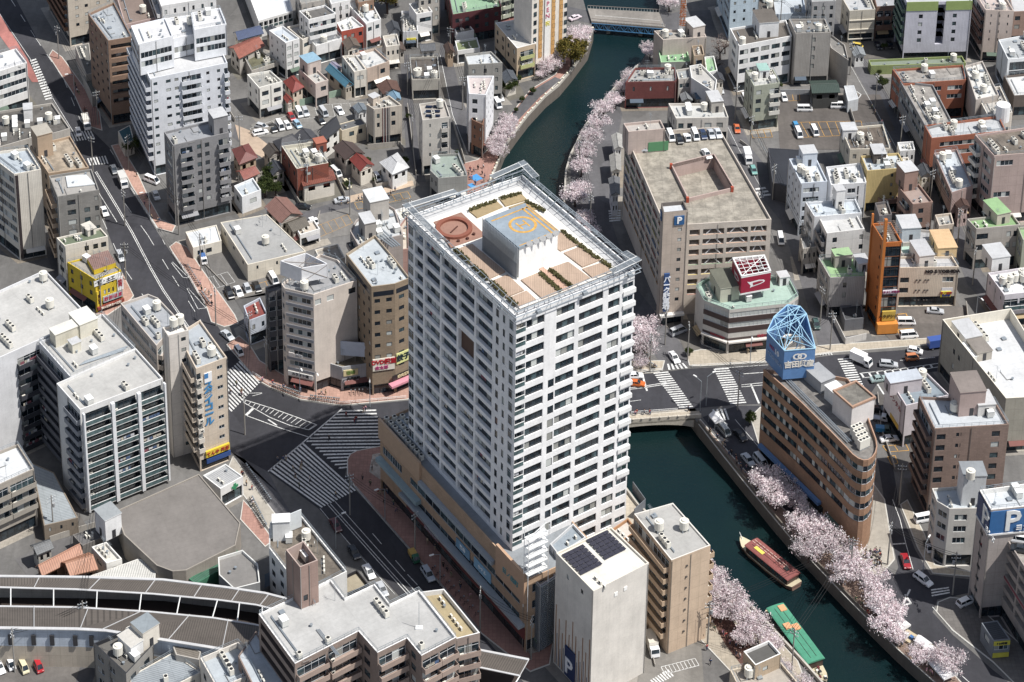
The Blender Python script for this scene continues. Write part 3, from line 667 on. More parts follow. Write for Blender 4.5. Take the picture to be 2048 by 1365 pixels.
line([(345,525),(378,557),(366,556),(343,527)], .15); line([(376,577),(412,617),(396,619),(374,578)], .15); line([(478,1000) if False else (880,110),(905,230),(935,310)], .15); line([(1448,240),(1478,300),(1530,390)], .12); line([(1700,130),(1745,210),(1800,310)], .12)
line([(1705,192),(1718,197),(1722,190),(1712,183)], .3, closed=True); line([(1752,500) if False else (1470,840),(1560,945),(1600,985)], .12); line([(1440,840),(1455,850),(1440,860)], .3)
def bays(p0, p1, q0, q1, n, mat, w=.12, mid=False):
    for i in range(n+1): line([lerp(p0, p1, i/n), lerp(q0, q1, i/n)], w, .11, mat, name='bay_marking')
    line([p0, p1], w, .11, mat, name='bay_marking'); line([q0, q1], w, .11, mat, name='bay_marking')
bays((1584,246),(1722,243),(1602,276),(1728,270),8, PY, .16); bays((1590,261),(1724,257),(1590,261),(1724,257),1, PY, .16); bays((1570,186),(1598,185),(1574,203),(1600,202),2, PY, .16); bays((1540,260),(1500,262),(1545,275),(1506,277),3, PY, .15)
bays((709,407),(815,384),(716,420),(822,396),7, PY, .13); bays((640,475),(705,447),(628,455),(695,430),5, PY, .1); bays((425,580),(470,565),(412,558),(455,545),3, PW, .1); bays((455,600),(550,572),(448,588),(545,560),7, PY, .12)
bays((575,215),(735,205),(585,240),(738,228),9, PW, .1); bays((500,258),(575,232),(515,275),(590,255),5, PW, .1); bays((1765,893),(1812,890),(1775,905),(1818,902),2, PY, .18); bays((1775,915),(1790,912),(1783,930),(1796,928),1, PY, .2)
bays((1793,630),(1812,628),(1800,650),(1820,648),1, PY, .3); bays((1795,660),(1825,658),(1803,682),(1835,680),2, PY, .3); bays((1915,1215),(1935,1212),(1925,1258),(1940,1255),1, PY, .2)
bays((1322,1335),(1390,1318),(1330,1350),(1398,1332),9, PW, .12)
# ---------------------------------------------------------------- bridges
def along(a, b): return unit(v2(a), v2(b))
t = thing('arch_bridge', 'beige stone arch road bridge carrying the main street over the river beside the white tower', 'bridge', G(1300, 830))
A, B = v2(G(1180, 838)), v2(G(1398, 822)); C2, D2 = v2(G(1180, 758)), v2(G(1330, 744)); bm_ = wall('C2B8A8', 'panel')
m = MB(); e, L = unit(A, B); n = (e[1], -e[0]); o0 = (A[0]+n[0]*2.6, A[1]+n[1]*2.6); o1 = (B[0]+n[0]*2.6, B[1]+n[1]*2.6); q = [o0, o1, v2(G(1340, 742)), v2(G(1180, 757))]
m.prism(q, -.5, .0, bm_); put(m, 'deck', t)
m = MB(); N = 14
for i in range(N):
    t0, t1 = i/N, (i+1)/N; z = [ZW-.5+3.0*max(0, 1-((x-.5)/.5)**2)**.5 for x in (t0, t1)]; a, b = lerp(o0, o1, t0), lerp(o0, o1, t1)
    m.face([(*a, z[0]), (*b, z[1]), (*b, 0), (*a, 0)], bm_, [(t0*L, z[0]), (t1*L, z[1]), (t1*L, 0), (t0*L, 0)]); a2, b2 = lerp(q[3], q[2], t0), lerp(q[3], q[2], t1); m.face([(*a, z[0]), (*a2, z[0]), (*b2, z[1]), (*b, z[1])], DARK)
put(m, 'arch', t); m = MB(); a, b = o0, o1
m.prism([a, b, (b[0]-n[0]*.35, b[1]-n[1]*.35), (a[0]-n[0]*.35, a[1]-n[1]*.35)], 0, 1.0, bm_)
for i in range(12):
    c = lerp(a, b, (i+.5)/12); m.box((c[0], c[1], 1.0), e, .5, .5, .15, bm_)
put(m, 'parapet', t); m = MB()
m.face([(a[0]-n[0]*.35, a[1]-n[1]*.35, .02), (b[0]-n[0]*.35, b[1]-n[1]*.35, .02), (*B, .02), (*A, .02)], BEIGE); put(m, 'footway', t)
t = thing('truss_bridge', 'narrow road bridge with blue steel truss sides crossing the top of the river', 'bridge', G(1255, 45))
BL_ = flat('4F8FC4', .5, .1, 'blue_steel', var=.2); a0, a1 = v2(G(1183, 48)), v2(G(1330, 60)); b0, b1 = v2(G(1175, 22)), v2(G(1318, 30)); e, L = unit(a0, a1); n = (e[1], -e[0])
m = MB(); m.prism([a0, a1, b1, b0], .3, .9, wall('A69A8C', 'panel'), ground_m('8D8780', 'asphalt')); put(m, 'deck', t)
m = MB()
for (p, q_) in ((a0, a1), (b0, b1)):
    e2, L2 = unit(p, q_); N = 18
    for z in (.2, -1.9): m.tube((*p, z), (*q_, z), .16, .16, BL_, 4)
    for i in range(N):
        c, d = lerp(p, q_, i/N), lerp(p, q_, (i+1)/N); m.tube((*c, .2 if i % 2 else -1.9), (*d, -1.9 if i % 2 else .2), .1, .1, BL_, 4); m.tube((*c, .2), (*c, -1.9), .07, .07, BL_, 4)
put(m, 'truss', t); m = MB()
for (p, q_) in ((a0, a1), (b0, b1)):
    m.tube((*p, 1.9), (*q_, 1.9), .1, .1, flat('8A7F78', .6), 4)
    for i in range(25): c = lerp(p, q_, i/24); m.tube((*c, .9), (*c, 1.9), .05, .05, WH, 4)
put(m, 'railing', t)
for tt in (.28, .72):
    m = MB(); c = lerp(lerp(a0, a1, tt), lerp(b0, b1, tt), .5); m.box((*c, ZW-1), e, 1.2, 7, 3.9, wall('8E877C', None)); put(m, 'pier', t)
# ground to hold the road in front of the far bridge
sheet([(1095,30),(1183,48),(1175,22),(1100,5)], AS2, 'road', .022); sheet([(1330,62),(1318,28),(1420,20),(1430,60)], AS2, 'road', .022)
line([(1190,36),(1320,47)], .15, .92)
# ================================================================ the white tower
def tile(ox, oy, k): return lambda x, y: (ox+x/k, oy+y/k)
TH = 77.0; TP = [(817, 432), (1032.6, 634), (1270, 540), (1054, 366)]
tq = [v2(G(*p, TH)) for p in TP]
# square the plan to the front corner
e_, _ = unit(tq[1], tq[2]); f_, lf = unit(tq[1], tq[0]); lr = math.hypot(tq[2][0]-tq[1][0], tq[2][1]-tq[1][1])
pf = (-e_[1], e_[0]); tq = [(tq[1][0]+pf[0]*lf, tq[1][1]+pf[1]*lf), tq[1], tq[2], (tq[2][0]+pf[0]*lf, tq[2][1]+pf[1]*lf)]
FH = 3.33
Lc = [('N', .0, .05, dict(st='c', hh=(.3, .98)))] + [('r', .065, .145, dict(dep=.8, st='k', hh=(.27, .96))), ('r', .162, .308, dict(dep=.8, st='k', hh=(.27, .96))), ('r', .325, .468, dict(dep=.8, st='k', hh=(.27, .96))), ('r', .485, .63, dict(dep=.8, st='k', hh=(.27, .96), at={5: 'q', 4: 'x'}, back=wall('5E4438', None))), ('r', .647, .795, dict(dep=.8, st='k', hh=(.27, .96)))] + [('w', .825, .85, dict(hh=(.3, .85))), ('w', .885, .905, dict(hh=(.3, .85)))] + [('N', .94, 1.0, dict(st='c', hh=(.3, .98)))]
Rc = [('R', .0, .08, dict(hh=(.3, .95), st='c')), ('r', .085, .235, dict(hh=(.37, .96), dep=.35, st='k')), ('w', .275, .325, dict(hh=(.34, .92), skip=(0, 1, 2, 3, 4))), ('r', .335, .49, dict(hh=(.37, .96), dep=.35, st='k')), ('r', .525, .73, dict(hh=(.37, .96), dep=.35, st='k')), ('r', .775, .875, dict(hh=(.37, .96), dep=.35, st='k')), ('n', .9, .99, dict(hh=(.42, .8), st='c'))]
T = bd('tall white residential tower with rooftop helipad and garden beside the river', TP, TH, 'EDECEC', 'lgrey', Lc, Rc, name='residential_tower', cat='tower', fh=FH, joint=None, z0=0, gf=3, tm=1.9, clut=0, world=tq, par=.9, facs={2: C('r', 5, .6), 3: C('r', 4, .6)})
flush(T); L3 = T.root; zr = TH-.9; e, WR = unit(tq[1], tq[2]); n = (e[1], -e[0]); g, WL = unit(tq[1], tq[0]); nl = (g[1]*-1, g[0])
nl = (-e[0], -e[1])
# projecting corner bays on the right edge
for k in range(15):
    m = MB(); z = TH-1.9-(k+1)*FH; u0, u1 = WR*.9, WR+.3
    m.prism([(tq[1][0]+e[0]*u0+n[0]*.3, tq[1][1]+e[1]*u0+n[1]*.3), (tq[1][0]+e[0]*u1+n[0]*.3, tq[1][1]+e[1]*u1+n[1]*.3), (tq[2][0]+e[0]*.3-n[0]*2.5, tq[2][1]+e[1]*.3-n[1]*2.5), (tq[2][0]-n[0]*2.5, tq[2][1]-n[1]*2.5)], z-.1, z+.95, wall('white', None)); put(m, 'corner_balcony', L3)
c3 = lambda x, y, z=zr+.02: G(780+x/3.9, 340+y/3.9, z)
# terrace floor, deck, planters
m = MB(); q = inset(tq, 2.6); m.prism(q, TH-.9, TH-.6, wall('E6E1D8', None)); put(m, 'roof_terrace', L3)
zt = TH-.58
def gp(x, y, z=zt): return v2(G(780+x/3.9, 340+y/3.9, z))
def slab(pts, mat, h=.25, nm='planter', base=zt): 
    mm = MB(); q = [gp(x, y) for x, y in pts]
    if area(q) < 0: q.reverse()
    mm.prism(q, base, base+h, mat); return put(mm, nm, L3)
DECK = roofm('A9735C', 'flat'); PLW = wall('B59A84', 'board'); GRD = ground_m('A58F68', 'grass'); HEDGE = leaf_m('5E5A36', 'hedge_leaf')
slab([(340, 410), (475, 610), (750, 515), (555, 335)], DECK, .12, 'timber_deck')
c = G(780+500/3.9, 340+462/3.9, zt+.12); m = MB()
for i in range(28):
    a0, a1 = i/28*2*math.pi, (i+1)/28*2*math.pi
    for r0, r1, h in ((3.0, 3.9, .55), ):
        m.prism([(c.x+r0*math.cos(a0), c.y+r0*math.sin(a0)), (c.x+r1*math.cos(a0), c.y+r1*math.sin(a0)), (c.x+r1*math.cos(a1), c.y+r1*math.sin(a1)), (c.x+r0*math.cos(a1), c.y+r0*math.sin(a1))], c.z, c.z+h, flat('8A4E3C', .7))
put(m, 'ring_bench', L3)
for i in range(14, 28, 2): a0 = i/28*2*math.pi; m = MB(); m.box((c.x+4.7*math.cos(a0), c.y+4.7*math.sin(a0), c.z), (math.cos(a0), math.sin(a0)), .5, .5, .45, flat('5A342A', .7)); put(m, 'stool', L3)
m = MB(); m.box((c.x, c.y-.3, c.z), (.5, .86), 2.8, .25, .2, flat('5A342A', .7)); put(m, 'sundial', L3)
for pts in ([(510, 630), (765, 860), (900, 800), (640, 585)], [(785, 880), (910, 1000), (1045, 945), (915, 825)], [(920, 1010), (1000, 1070), (1140, 1020), (1065, 950)], [(1020, 865), (1185, 1010), (1345, 945), (1165, 805)], [(1240, 775), (1420, 915), (1560, 850), (1390, 725)],
            [(1500, 780), (1580, 850), (1740, 790), (1640, 735)], [(1355, 655), (1500, 765), (1640, 710), (1500, 600)], [(1290, 520), (1290, 610), (1330, 640), (1490, 580), (1330, 490)]):
    slab(pts, PLW, .3)
    # pale deck boards divided by dark gaps
    q = [gp(*p) for p in pts]
    if area(q) < 0: q.reverse()
for pts in ([(620, 330), (680, 380), (880, 295), (830, 250)], [(855, 235), (900, 290), (1070, 240), (1020, 190)], [(925, 300), (1000, 340), (1150, 310), (1060, 255)]): slab(pts, GRD, .3, 'grass_bed')
def hedge(p0, p1, w=.8, h=.45):
    a, b = G(780+p0[0]/3.9, 340+p0[1]/3.9, zt+.3), G(780+p1[0]/3.9, 340+p1[1]/3.9, zt+.3); mm = MB(); L = (b-a).length
    for i in range(int(L*30)):
        t = random.random(); p = a.lerp(b, t)+Vector((random.uniform(-w, w)*.5, random.uniform(-w, w)*.5, random.random()*h)); d1 = Vector([random.uniform(-1, 1) for _ in range(3)]).normalized()*.2; d2 = d1.orthogonal().normalized()*.2
        mm.face([p-d1-d2, p+d1-d2, p+d1+d2, p-d1+d2], HEDGE)
    put(mm, 'hedge', L3)
for a, b in (((505, 620), (620, 720)), ((650, 750), (760, 855)), ((790, 875), (905, 985)), ((920, 1005), (990, 1055)), ((1170, 810), (1330, 950)), ((1245, 780), (1410, 915)), ((1340, 480), (1460, 575)), ((1480, 590), (1630, 700)), ((1650, 710), (1750, 785)), ((1060, 250), (1210, 325)), ((620, 320), (820, 245)), ((860, 230), (1020, 185))): hedge(a, b)
slab([(1140, 760), (1350, 945), (1400, 925), (1180, 750)], wall('C29A84', 'board'), .2, 'timber_path')
# machine house with the helipad
zh = 84.0; hq = [v2(G(780+x/3.9, 340+y/3.9, zh)) for x, y in ((765, 372), (1005, 608), (1325, 480), (1095, 290))]
ea, _ = unit(hq[1], hq[2]); hh = math.hypot(hq[1][0]-hq[0][0], hq[1][1]-hq[0][1]); hr = math.hypot(hq[1][0]-hq[2][0], hq[1][1]-hq[2][1])
hq = [(hq[1][0]-ea[1]*hh, hq[1][1]+ea[0]*hh), hq[1], hq[2], (hq[2][0]-ea[1]*hh, hq[2][1]+ea[0]*hh)]
m = MB(); wq_ = inset(hq, .3); m.prism(wq_, zt, zh-.5, wall('F4F4F2', None)); put(m, 'machine_house', L3)
m = MB(); m.prism(hq, zh-.4, zh, flat('8E9BA6', .7), ground_m('84919C', 'concrete')); put(m, 'helipad', L3)
m = MB(); a, b = hq[0], hq[1]; ee, LL = unit(a, b); nn = (ee[1], -ee[0])   # grey louvre screen on the shaded side
m.wq((a[0]+nn[0]*.5, a[1]+nn[1]*.5), (b[0]+nn[0]*.5, b[1]+nn[1]*.5), zt, zt+4.0, wall('AEB3B9', 'board')); m.wq((b[0]+nn[0]*.5, b[1]+nn[1]*.5), (a[0]+nn[0]*.5, a[1]+nn[1]*.5), zt, zt+4.0, wall('AEB3B9', 'board'))
for i in range(14):
    z = zt+4.0+i*.28
    if z < zh+.2: m.prism([(a[0]+nn[0]*.55, a[1]+nn[1]*.55), (b[0]+nn[0]*.55, b[1]+nn[1]*.55), (b[0]+nn[0]*.45, b[1]+nn[1]*.45), (a[0]+nn[0]*.45, a[1]+nn[1]*.45)], z, z+.15, STEEL)
for i in range(13): p = lerp(a, b, i/12); m.box((p[0]+nn[0]*.4, p[1]+nn[1]*.4, zt), ee, .1, .12, zh-zt+.4, STEEL)
put(m, 'louvre_screen', L3)
OR_ = flat('D29C42', .8, name='orange_paint', var=.4); hc = ((hq[0][0]+hq[2][0])/2, (hq[0][1]+hq[2][1])/2); m = MB(); z = zh+.03; en = (-ea[1], ea[0]); s = min(hh, hr)
hc = (hc[0]+ea[0]*.2, hc[1]+ea[1]*.2); N = 40
for i in range(N):
    a0, a1 = i/N*2*math.pi, (i+1)/N*2*math.pi
    m.face([(hc[0]+r*math.cos(a), hc[1]+r*math.sin(a), z) for r, a in ((2.4, a0), (3.0, a0), (3.0, a1), (2.4, a1))], OR_)
hv = lambda u, v: (hc[0]+ea[0]*u+en[0]*v, hc[1]+ea[1]*u+en[1]*v)
def hrect(u0, u1, v0, v1): m.face([(*hv(u0, v0), z), (*hv(u1, v0), z), (*hv(u1, v1), z), (*hv(u0, v1), z)], OR_)
hrect(-1.1, -.7, -1.3, 1.3); hrect(.7, 1.1, -1.3, 1.3); hrect(-.7, .7, -.2, .2)
hrect(-hr*.46, hr*.46, hh*.3, hh*.34) if False else None
hrect(hr*.3, hr*.34, -hh*.45, hh*.4); hrect(hr*.4, hr*.44, -hh*.45, hh*.4); hrect(-hr*.45, hr*.44, hh*.36, hh*.39); hrect(-hr*.47, hr*.47, -hh*.47, -hh*.45); hrect(hr*.46, hr*.48, -hh*.45, hh*.45)
put(m, 'helipad_marking', L3)
for i in range(5):
    m = MB(); p = lerp(hq[1], hq[2], .22+i*.16); m.tube((p[0]+n[0]*.5, p[1]+n[1]*.5, zh-.6), (p[0]+n[0]*.5, p[1]+n[1]*.5, zh+.5), .06, .06, STEEL, 4)
    cc = Vector((p[0]+n[0]*.6, p[1]+n[1]*.6, zh+.5)); m.loft([[cc+Vector((r*math.cos(k*math.pi/6), .1+d, r*math.sin(k*math.pi/6))) for k in range(12)] for r, d in ((.7, -.15), (.66, -.12), (.3, .12), (.05, .18))], WH); put(m, 'satellite_dish', L3)
# steel rim frame
m = MB(); oq = inset(tq, -.9); iq = inset(tq, .8); inn = inset(tq, 1.9)
for i in range(4):
    j = (i+1) % 4
    for qq, z, r in ((oq, TH+.6, .12), (iq, TH+.3, .1), (inn, TH+.5, .08), (oq, TH-.3, .08), (tq, TH+1.1, .09)): m.tube((*qq[i], z), (*qq[j], z), r, r, STEEL, 5)
    _, L = unit(tq[i], tq[j]); N = int(L/2.6)
    for k in range(N+1):
        t = k/N; a, b, c_ = lerp(oq[i], oq[j], t), lerp(iq[i], iq[j], t), lerp(inn[i], inn[j], t); m.tube((*a, TH+.6), (*c_, TH+.5), .08, .08, STEEL, 4); m.tube((*a, TH-.3), (*a, TH+.6), .07, .07, STEEL, 4); m.tube((*b, TH-.5), (*b, TH+.9), .06, .06, STEEL, 4)
        if k % 4 == 2: m.box((*a, TH-.4), unit(tq[i], tq[j])[0], 1.0, .8, .7, flat('8F979E', .5))
put(m, 'rim_frame', L3)
# raised louvre wings at the corners
def wing(i, d0, d1, h):
    p = tq[i]; m = MB(); a = tq[(i+1) % 4]; b = tq[i-1]; (e1, _), (e2, _) = unit(p, a), unit(p, b)
    def edge(ee, L, oth):
        if L <= 0: return
        o = (p[0]-e1[0]*.9-e2[0]*.9, p[1]-e1[1]*.9-e2[1]*.9); q0 = o; q1 = (o[0]+ee[0]*L, o[1]+ee[1]*L); w = 1.6
        for k in range(7):
            f = k/6*w; s0, s1 = (q0[0]+oth[0]*f, q0[1]+oth[1]*f), (q1[0]+oth[0]*f, q1[1]+oth[1]*f); m.tube((*s0, TH+h), (*s1, TH+h*.75), .07, .07, WH if k in (0, 6) else STEEL, 4)
        for k in range(6): f = k/5; s = lerp(q0, q1, f); zz = TH+h-(h*.25)*f; m.tube((*s, TH), (*s, zz), .06, .06, STEEL, 4); m.tube((*s, zz), (s[0]+oth[0]*w, s[1]+oth[1]*w, zz), .06, .06, STEEL, 4)
    edge(e1, d0, e2); edge(e2, d1, e1); put(m, 'corner_wing', L3)
wing(0, 14, 13, 2.6); wing(3, 9, 6, 3.0); wing(2, 5, 7, 2.6)
# ---- podium
PQ = [(760, 842), (1053, 1161), (1196, 1098), (903, 779)]; PH = 19.0
Pd = bd('orange and brown shopping podium wrapping the foot of the white tower', PQ, PH, 'BC9A7C', '8E959C', name='podium_building', cat='shopping centre', joint='tile', clut=0, gf=3,
    L=[('n', .02, .16, dict(at={0: 'x', 2: 'x'}, st='c')), ('n', .22, .96, dict(at={0: 'x'}, hh=(.3, .75), st='c'))], Rr=C('n', 3, .5, st='c'), fh=4.2, tm=1.0)
q = Pd.q; r0 = Pd.root
a, b = q[0], q[1]; _, W0 = unit(a, b)
panel(r0, a, b, W0*.30, W0*.80, 14.2, 15.2, '9AA4AC', 'cornice', 0, .9); panel(r0, a, b, .2, W0*.3, 8.6, 9.6, '8FA6AC', 'canopy', 0, 1.4); panel(r0, a, b, W0*.18, W0-.3, 6.6, 7.3, '9DA6AC', 'canopy', 0, 1.6); panel(r0, a, b, W0*.2, W0-.2, 3.4, 6.2, '7A3B3A', 'brick_fascia', 0, .25)
panel(r0, a, b, W0*.82, W0+.0, 13.0, 20.6, 'BC9678', 'end_wall', .0, .6); panel(r0, a, b, .0, W0*.3, 14.6, 19.9, 'BC9A7C', 'parapet_wall', .0, .5)
panel(r0, a, b, W0*.55, W0*.64, 8.1, 10.4, '6F9AB8'); panel(r0, a, b, W0*.67, W0*.78, 8.1, 10.6, '7FB0CF'); panel(r0, a, b, W0*.33, W0*.43, 3.6, 6.6, 'D9CFE0'); text(r0, '日ノ出町', a, b, W0*.915, 16.2, 1.5, '3E8F98', off=.65, bold=.02); text(r0, 'ホテル', a, b, W0*.725, 9.4, 1.1, 'E8F0F4', off=.3); text(r0, '薬局', a, b, W0*.595, 9.3, 1.1, 'E8F0F4', off=.3)
for k in range(26):
    p = lerp(q[0], q[1], .01+.0105*k); Pd.ins.append(('air_conditioner', pm('air_conditioner'), (p[0]-nl[0]*(1.4+1.7*(k % 3)), p[1]-nl[1]*(1.4+1.7*(k % 3)), PH-.7), math.atan2(g[1], g[0]), None))
m = MB()
for k in range(4): p0, p1 = lerp(q[0], q[1], .02), lerp(q[0], q[1], .26); o = 1.2+k*1.5; m.box(((p0[0]+p1[0])/2-nl[0]*o, (p0[1]+p1[1])/2-nl[1]*o, PH-.7), g, 12, .5, .9, STEEL)
Pd.extra.append(('duct', m)); flush(Pd)
# annex with grey roof, outside stairs and lattice cooling screen
An = bd('annex with blue grey roof and outdoor steel stairs at the white tower foot', [(1100, 1088), (1117, 1110), (1172, 1075), (1146, 1047)], 20, 'lgrey', '8C9AA6', name='annex_building', clut=2, z0=0, gf=3); flush(An)
m = MB(); t = An.root
c0 = G(1072, 1140, 21); ee = e
for k in range(5):
    z = 21+k*2.2; m.box((c0.x, c0.y, z), ee, 5.0, 1.6, .15, WH); m.tube((c0.x-ee[0]*2.4, c0.y-ee[1]*2.4, z), (c0.x+ee[0]*2.4, c0.y+ee[1]*2.4, z+2.2), .12, .12, WH, 4); m.tube((c0.x-ee[0]*2.4+n[0]*.8, c0.y-ee[1]*2.4+n[1]*.8, z+1), (c0.x+ee[0]*2.4+n[0]*.8, c0.y+ee[1]*2.4+n[1]*.8, z+1), .05, .05, STEEL, 4)
for sx in (-2.5, 2.5):
    for sy in (-.8, .8): m.tube((c0.x+ee[0]*sx+n[0]*sy, c0.y+ee[1]*sx+n[1]*sy, 12), (c0.x+ee[0]*sx+n[0]*sy, c0.y+ee[1]*sx+n[1]*sy, 32), .1, .1, WH, 4)
put(m, 'steel_stairs', t)
Lt = bd('tall grey louvred cooling screen box between podium and self storage tower', [(1062, 1152), (1080, 1172), (1112, 1152), (1094, 1132)], 17.5, '8E939E', '9A9590', name='plant_screen', joint='board', clut=3, gf=0)
m = MB()
for i in (0, 1):
    aa, bb = Lt.q[i], Lt.q[i+1]; e9, l9 = unit(aa, bb); n9 = (e9[1], -e9[0])
    for k in range(34): z = .6+k*.5; m.prism([(aa[0]+n9[0]*.25, aa[1]+n9[1]*.25), (bb[0]+n9[0]*.25, bb[1]+n9[1]*.25), (bb[0]+n9[0]*.02, bb[1]+n9[1]*.02), (aa[0]+n9[0]*.02, aa[1]+n9[1]*.02)], z, z+.12, STEEL)
Lt.extra.append(('louvre', m)); flush(Lt)
# ================================================================ the city round the tower
def lf(ctx): flush(ctx); return ctx
B = bd
# ---- upper left
c = B('white office block with ribbon windows at the far left edge beside the red lane', [(-70,128),(-62,163),(54,125),(32,97)], 15, 'white', 'white2', None, C('n',1,.94), fh=3.1); lf(c)
c = B('low brown grey block crowded with white rooftop plant beside the upper left road', [(-60,232),(-60,312),(62,276),(110,266),(140,257),(104,206)], 12, 'concrete', '6F6A64', rk='dirty', clut=16, facs={1: C('w',6,.4)})
pent(c, 57,238,3.2,2.4,4,'white',door=False,part='water_tank_housing'); parts(c,'water_tank',12,250); parts(c,'cubicle',30,245,3,2.2); lf(c)
c = B('tan roofed building with a brown stair tower and thin pipes, left edge', [(60,292),(97,347),(178,335),(140,272)], 17, 'tan', 'BFA98C', C('w',3,.3), C('w',4,.3), clut=3, rk='dirty', joint='tile')
pent(c, 86,305,5.2,4.2,7,'tan','B0A797'); parts(c,'outdoor_unit',85,318,3); lf(c)
c = B('narrow beige tower with a blank cream flank and pale blue grey roof, left edge', [(-28,306),(28,349),(82,339),(55,296)], ('y',521), 'cream', 'AEBBC6', [('n',.05,.97,dict(hh=(.25,.85)))], C('x',1,.9), clut=3, joint='board'); 
panel(c.root,c.q[1],c.q[2],.0,1.0,.5,c.h-.5,'3A3234','corner_pier',-.02,.1); lf(c)
c = B('grey brick apartment block with curved balconies behind the cream building', [(98,352),(115,394),(198,380),(183,338)], ('y',545), '8C8984', 'A8A39C', [('b',.15,.85,dict(d=1.5,bc='tan'))], [('w',.22,.42,{}),('w',.62,.76,dict(at={0:'x'})),('w',.88,.97,{})], joint='tile', clut=4)
sheetm = MB(); q = [v2(G(x,y,c.h+.05)) for x,y in ((131,350),(135,372),(190,366),(172,347))]; sheetm.prism(q, c.h-.6, c.h-.3, roofm('D4D9DC')); c.extra.append(('roof_membrane', sheetm)); lf(c)
c = B('cream building with green painted roof standing behind the yellow restaurant', [(113,476),(129,492),(216,473),(201,456)], ('y',582), 'cream', '6C7A5C', C('w',1,.5), [('w',.45,.55,{}),('w',.65,.76,{}),('w',.83,.95,{})], clut=5, par=.5)
pent(c, 178,465,3.4,2.4,1.8,'cream','cream'); lf(c)
c = B('small bright yellow restaurant on the corner with white sign boards', [(134,525),(190,560),(243,541),(200,508)], ('y',627), 'yellow', 'A39C90', C('w',3,.28), [('w',.3,.38,{}),('w',.45,.53,dict(st='c')),('w',.62,.68,{})], name='restaurant', cat='restaurant', clut=5, fh=2.7, joint=None, par=.4)
a,b = c.q[1],c.q[2]; _,W = unit(a,b); r0=c.root; h=c.h
rm = MB(); rq=[v2(G(x,y,h+1.2)) for x,y in ((172,513),(188,540),(232,525),(216,500))]; rm.prism(rq,h-.3,h+1.1,wall('yellow',None),roofm('9B7368','rib')); c.extra.append(('roof_room',rm))
panel(r0,a,b,-.4,W*.95,h-1.9,h-.3,'E8E8E6'); text(r0,'肉・土工',a,b,W*.4,h-1.1,1.2,'2A2A2C',off=.3); panel(r0,a,b,W*.8,W+.2,h-5.5,h-1.6,'E6E2E0',off=.1); text(r0,'焼肉',a,b,W*.9,h-3.4,1.2,'B02A3A',vert=True,off=.35)
panel(r0,a,b,W*.02,W*.2,h-8.6,h-3.6,'E2BF2A',off=.05); text(r0,'まいど',a,b,W*.11,h-6,1.1,'5A2A20',vert=True,off=.3); panel(r0,a,b,W*.25,W*.97,h-7.6,h-5.8,'A9AEB0'); text(r0,'おおはま',a,b,W*.62,h-6.7,1.3,'C02A50',off=.3)
panel(r0,a,b,0,W,h-8.9,h-8.1,'8C3C30',off=.1,th=.7); text(r0,'炭火焼肉食べ放題',a,b,W*.5,h-8.5,.7,'F0E0D0',off=.9); lf(c)
c = B('brown tiled apartment block with dark balcony openings beside the white stepped tower', [(176,28),(216,82),(264,74),(228,5)], ('y',250), '957763', 'A3ABB2', [('t',.1,.22,{}),('t',.34,.42,{}),('t',.58,.66,{}),('t',.84,.92,{})], [('r',.1,.97,dict(hh=(.3,.8),st='d'))], fh=2.95, clut=7, joint='tile'); parts(c,'antenna',208,45); lf(c)
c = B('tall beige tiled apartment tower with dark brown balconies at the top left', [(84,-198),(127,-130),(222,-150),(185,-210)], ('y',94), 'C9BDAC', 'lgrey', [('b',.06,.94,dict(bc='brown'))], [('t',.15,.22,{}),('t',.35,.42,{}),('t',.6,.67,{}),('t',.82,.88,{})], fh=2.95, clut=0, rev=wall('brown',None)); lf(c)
c = B('small tan block with antennas squeezed behind the brown and white towers', [(226,-30),(250,50),(335,30),(305,-50)], 22, 'pink', '8A7468', None, C('w',4,.3), clut=6); lf(c)
c = B('white apartment building half hidden behind the stepped white tower', [(300,-50),(322,12),(432,-6),(410,-66)], 28, 'white', 'white2', C('b',2,.9), C('w',6,.25), clut=6); lf(c)
c = B('tall white stepped apartment tower with rounded stacked balconies on its left side', [(262,78),(300,158),(455,126),(420,50)], ('y',352), 'D9DCE2', 'lgrey', C('b',2,.99,d=1.4), [('t',.04,.09,{}),('t',.2,.26,{}),('t',.31,.36,{}),('b',.4,.65,dict(d=.9)),('t',.72,.76,{}),('t',.86,.9,{}),('b',.95,1.0,{})], name='apartment_tower', fh=2.75, clut=2, joint=None)
h0 = c.h
for pts,dh,cl in (([(262,52),(277,89),(346,72),(331,36)],9.5,3),([(382,26),(388,60),(453,48),(440,16)],9.5,3),([(326,38),(345,78),(398,66),(382,30)],6,3)):
    B('', pts, h0+dh, 'E2E4E8','white2', C('N',1,.96) if dh>8 else None, C('N',1,.9), z0=h0-.4, ctx=c, fh=2.75, clut=cl, joint=None, tm=2.6)
lf(c)
c = B('grey tiled apartment block with stair tower standing before the stepped white tower', [(328,264),(346,291),(458,265),(440,237)], ('y',452), '8B8A8C', '9A9DA3', [('n',.2,.8,dict(hh=(.35,.8)))], [('b',.12,.34,{}),('w',.42,.5,{}),('w',.56,.64,{}),('b',.8,.98,{})], fh=2.75, clut=4, joint='tile', name='apartment_block'); pent(c, 437,262,4.5,4,5.5,'8B8A8C'); lf(c)
c = B('teal roofed shed at the foot of the stepped white tower', [(236,263),(249,288),(268,281),(260,250)], 4.5, 'cream', '2F6E7C', clut=0, name='shed', cat='shed', rk='rib', gf=0, par=.1); lf(c)
c = B('low dark grey shop row behind the upper pavement, flat roof with pipes', [(150,92),(172,150),(186,146),(178,86)], 6, 'concrete', '6B6B68', clut=5, par=.3); lf(c)
c = B('low olive walled shop with flat roof before the brown apartment block', [(166,152),(184,192),(193,188),(186,148)], 4, 'concrete', '5F655C', clut=3, par=.3); lf(c)
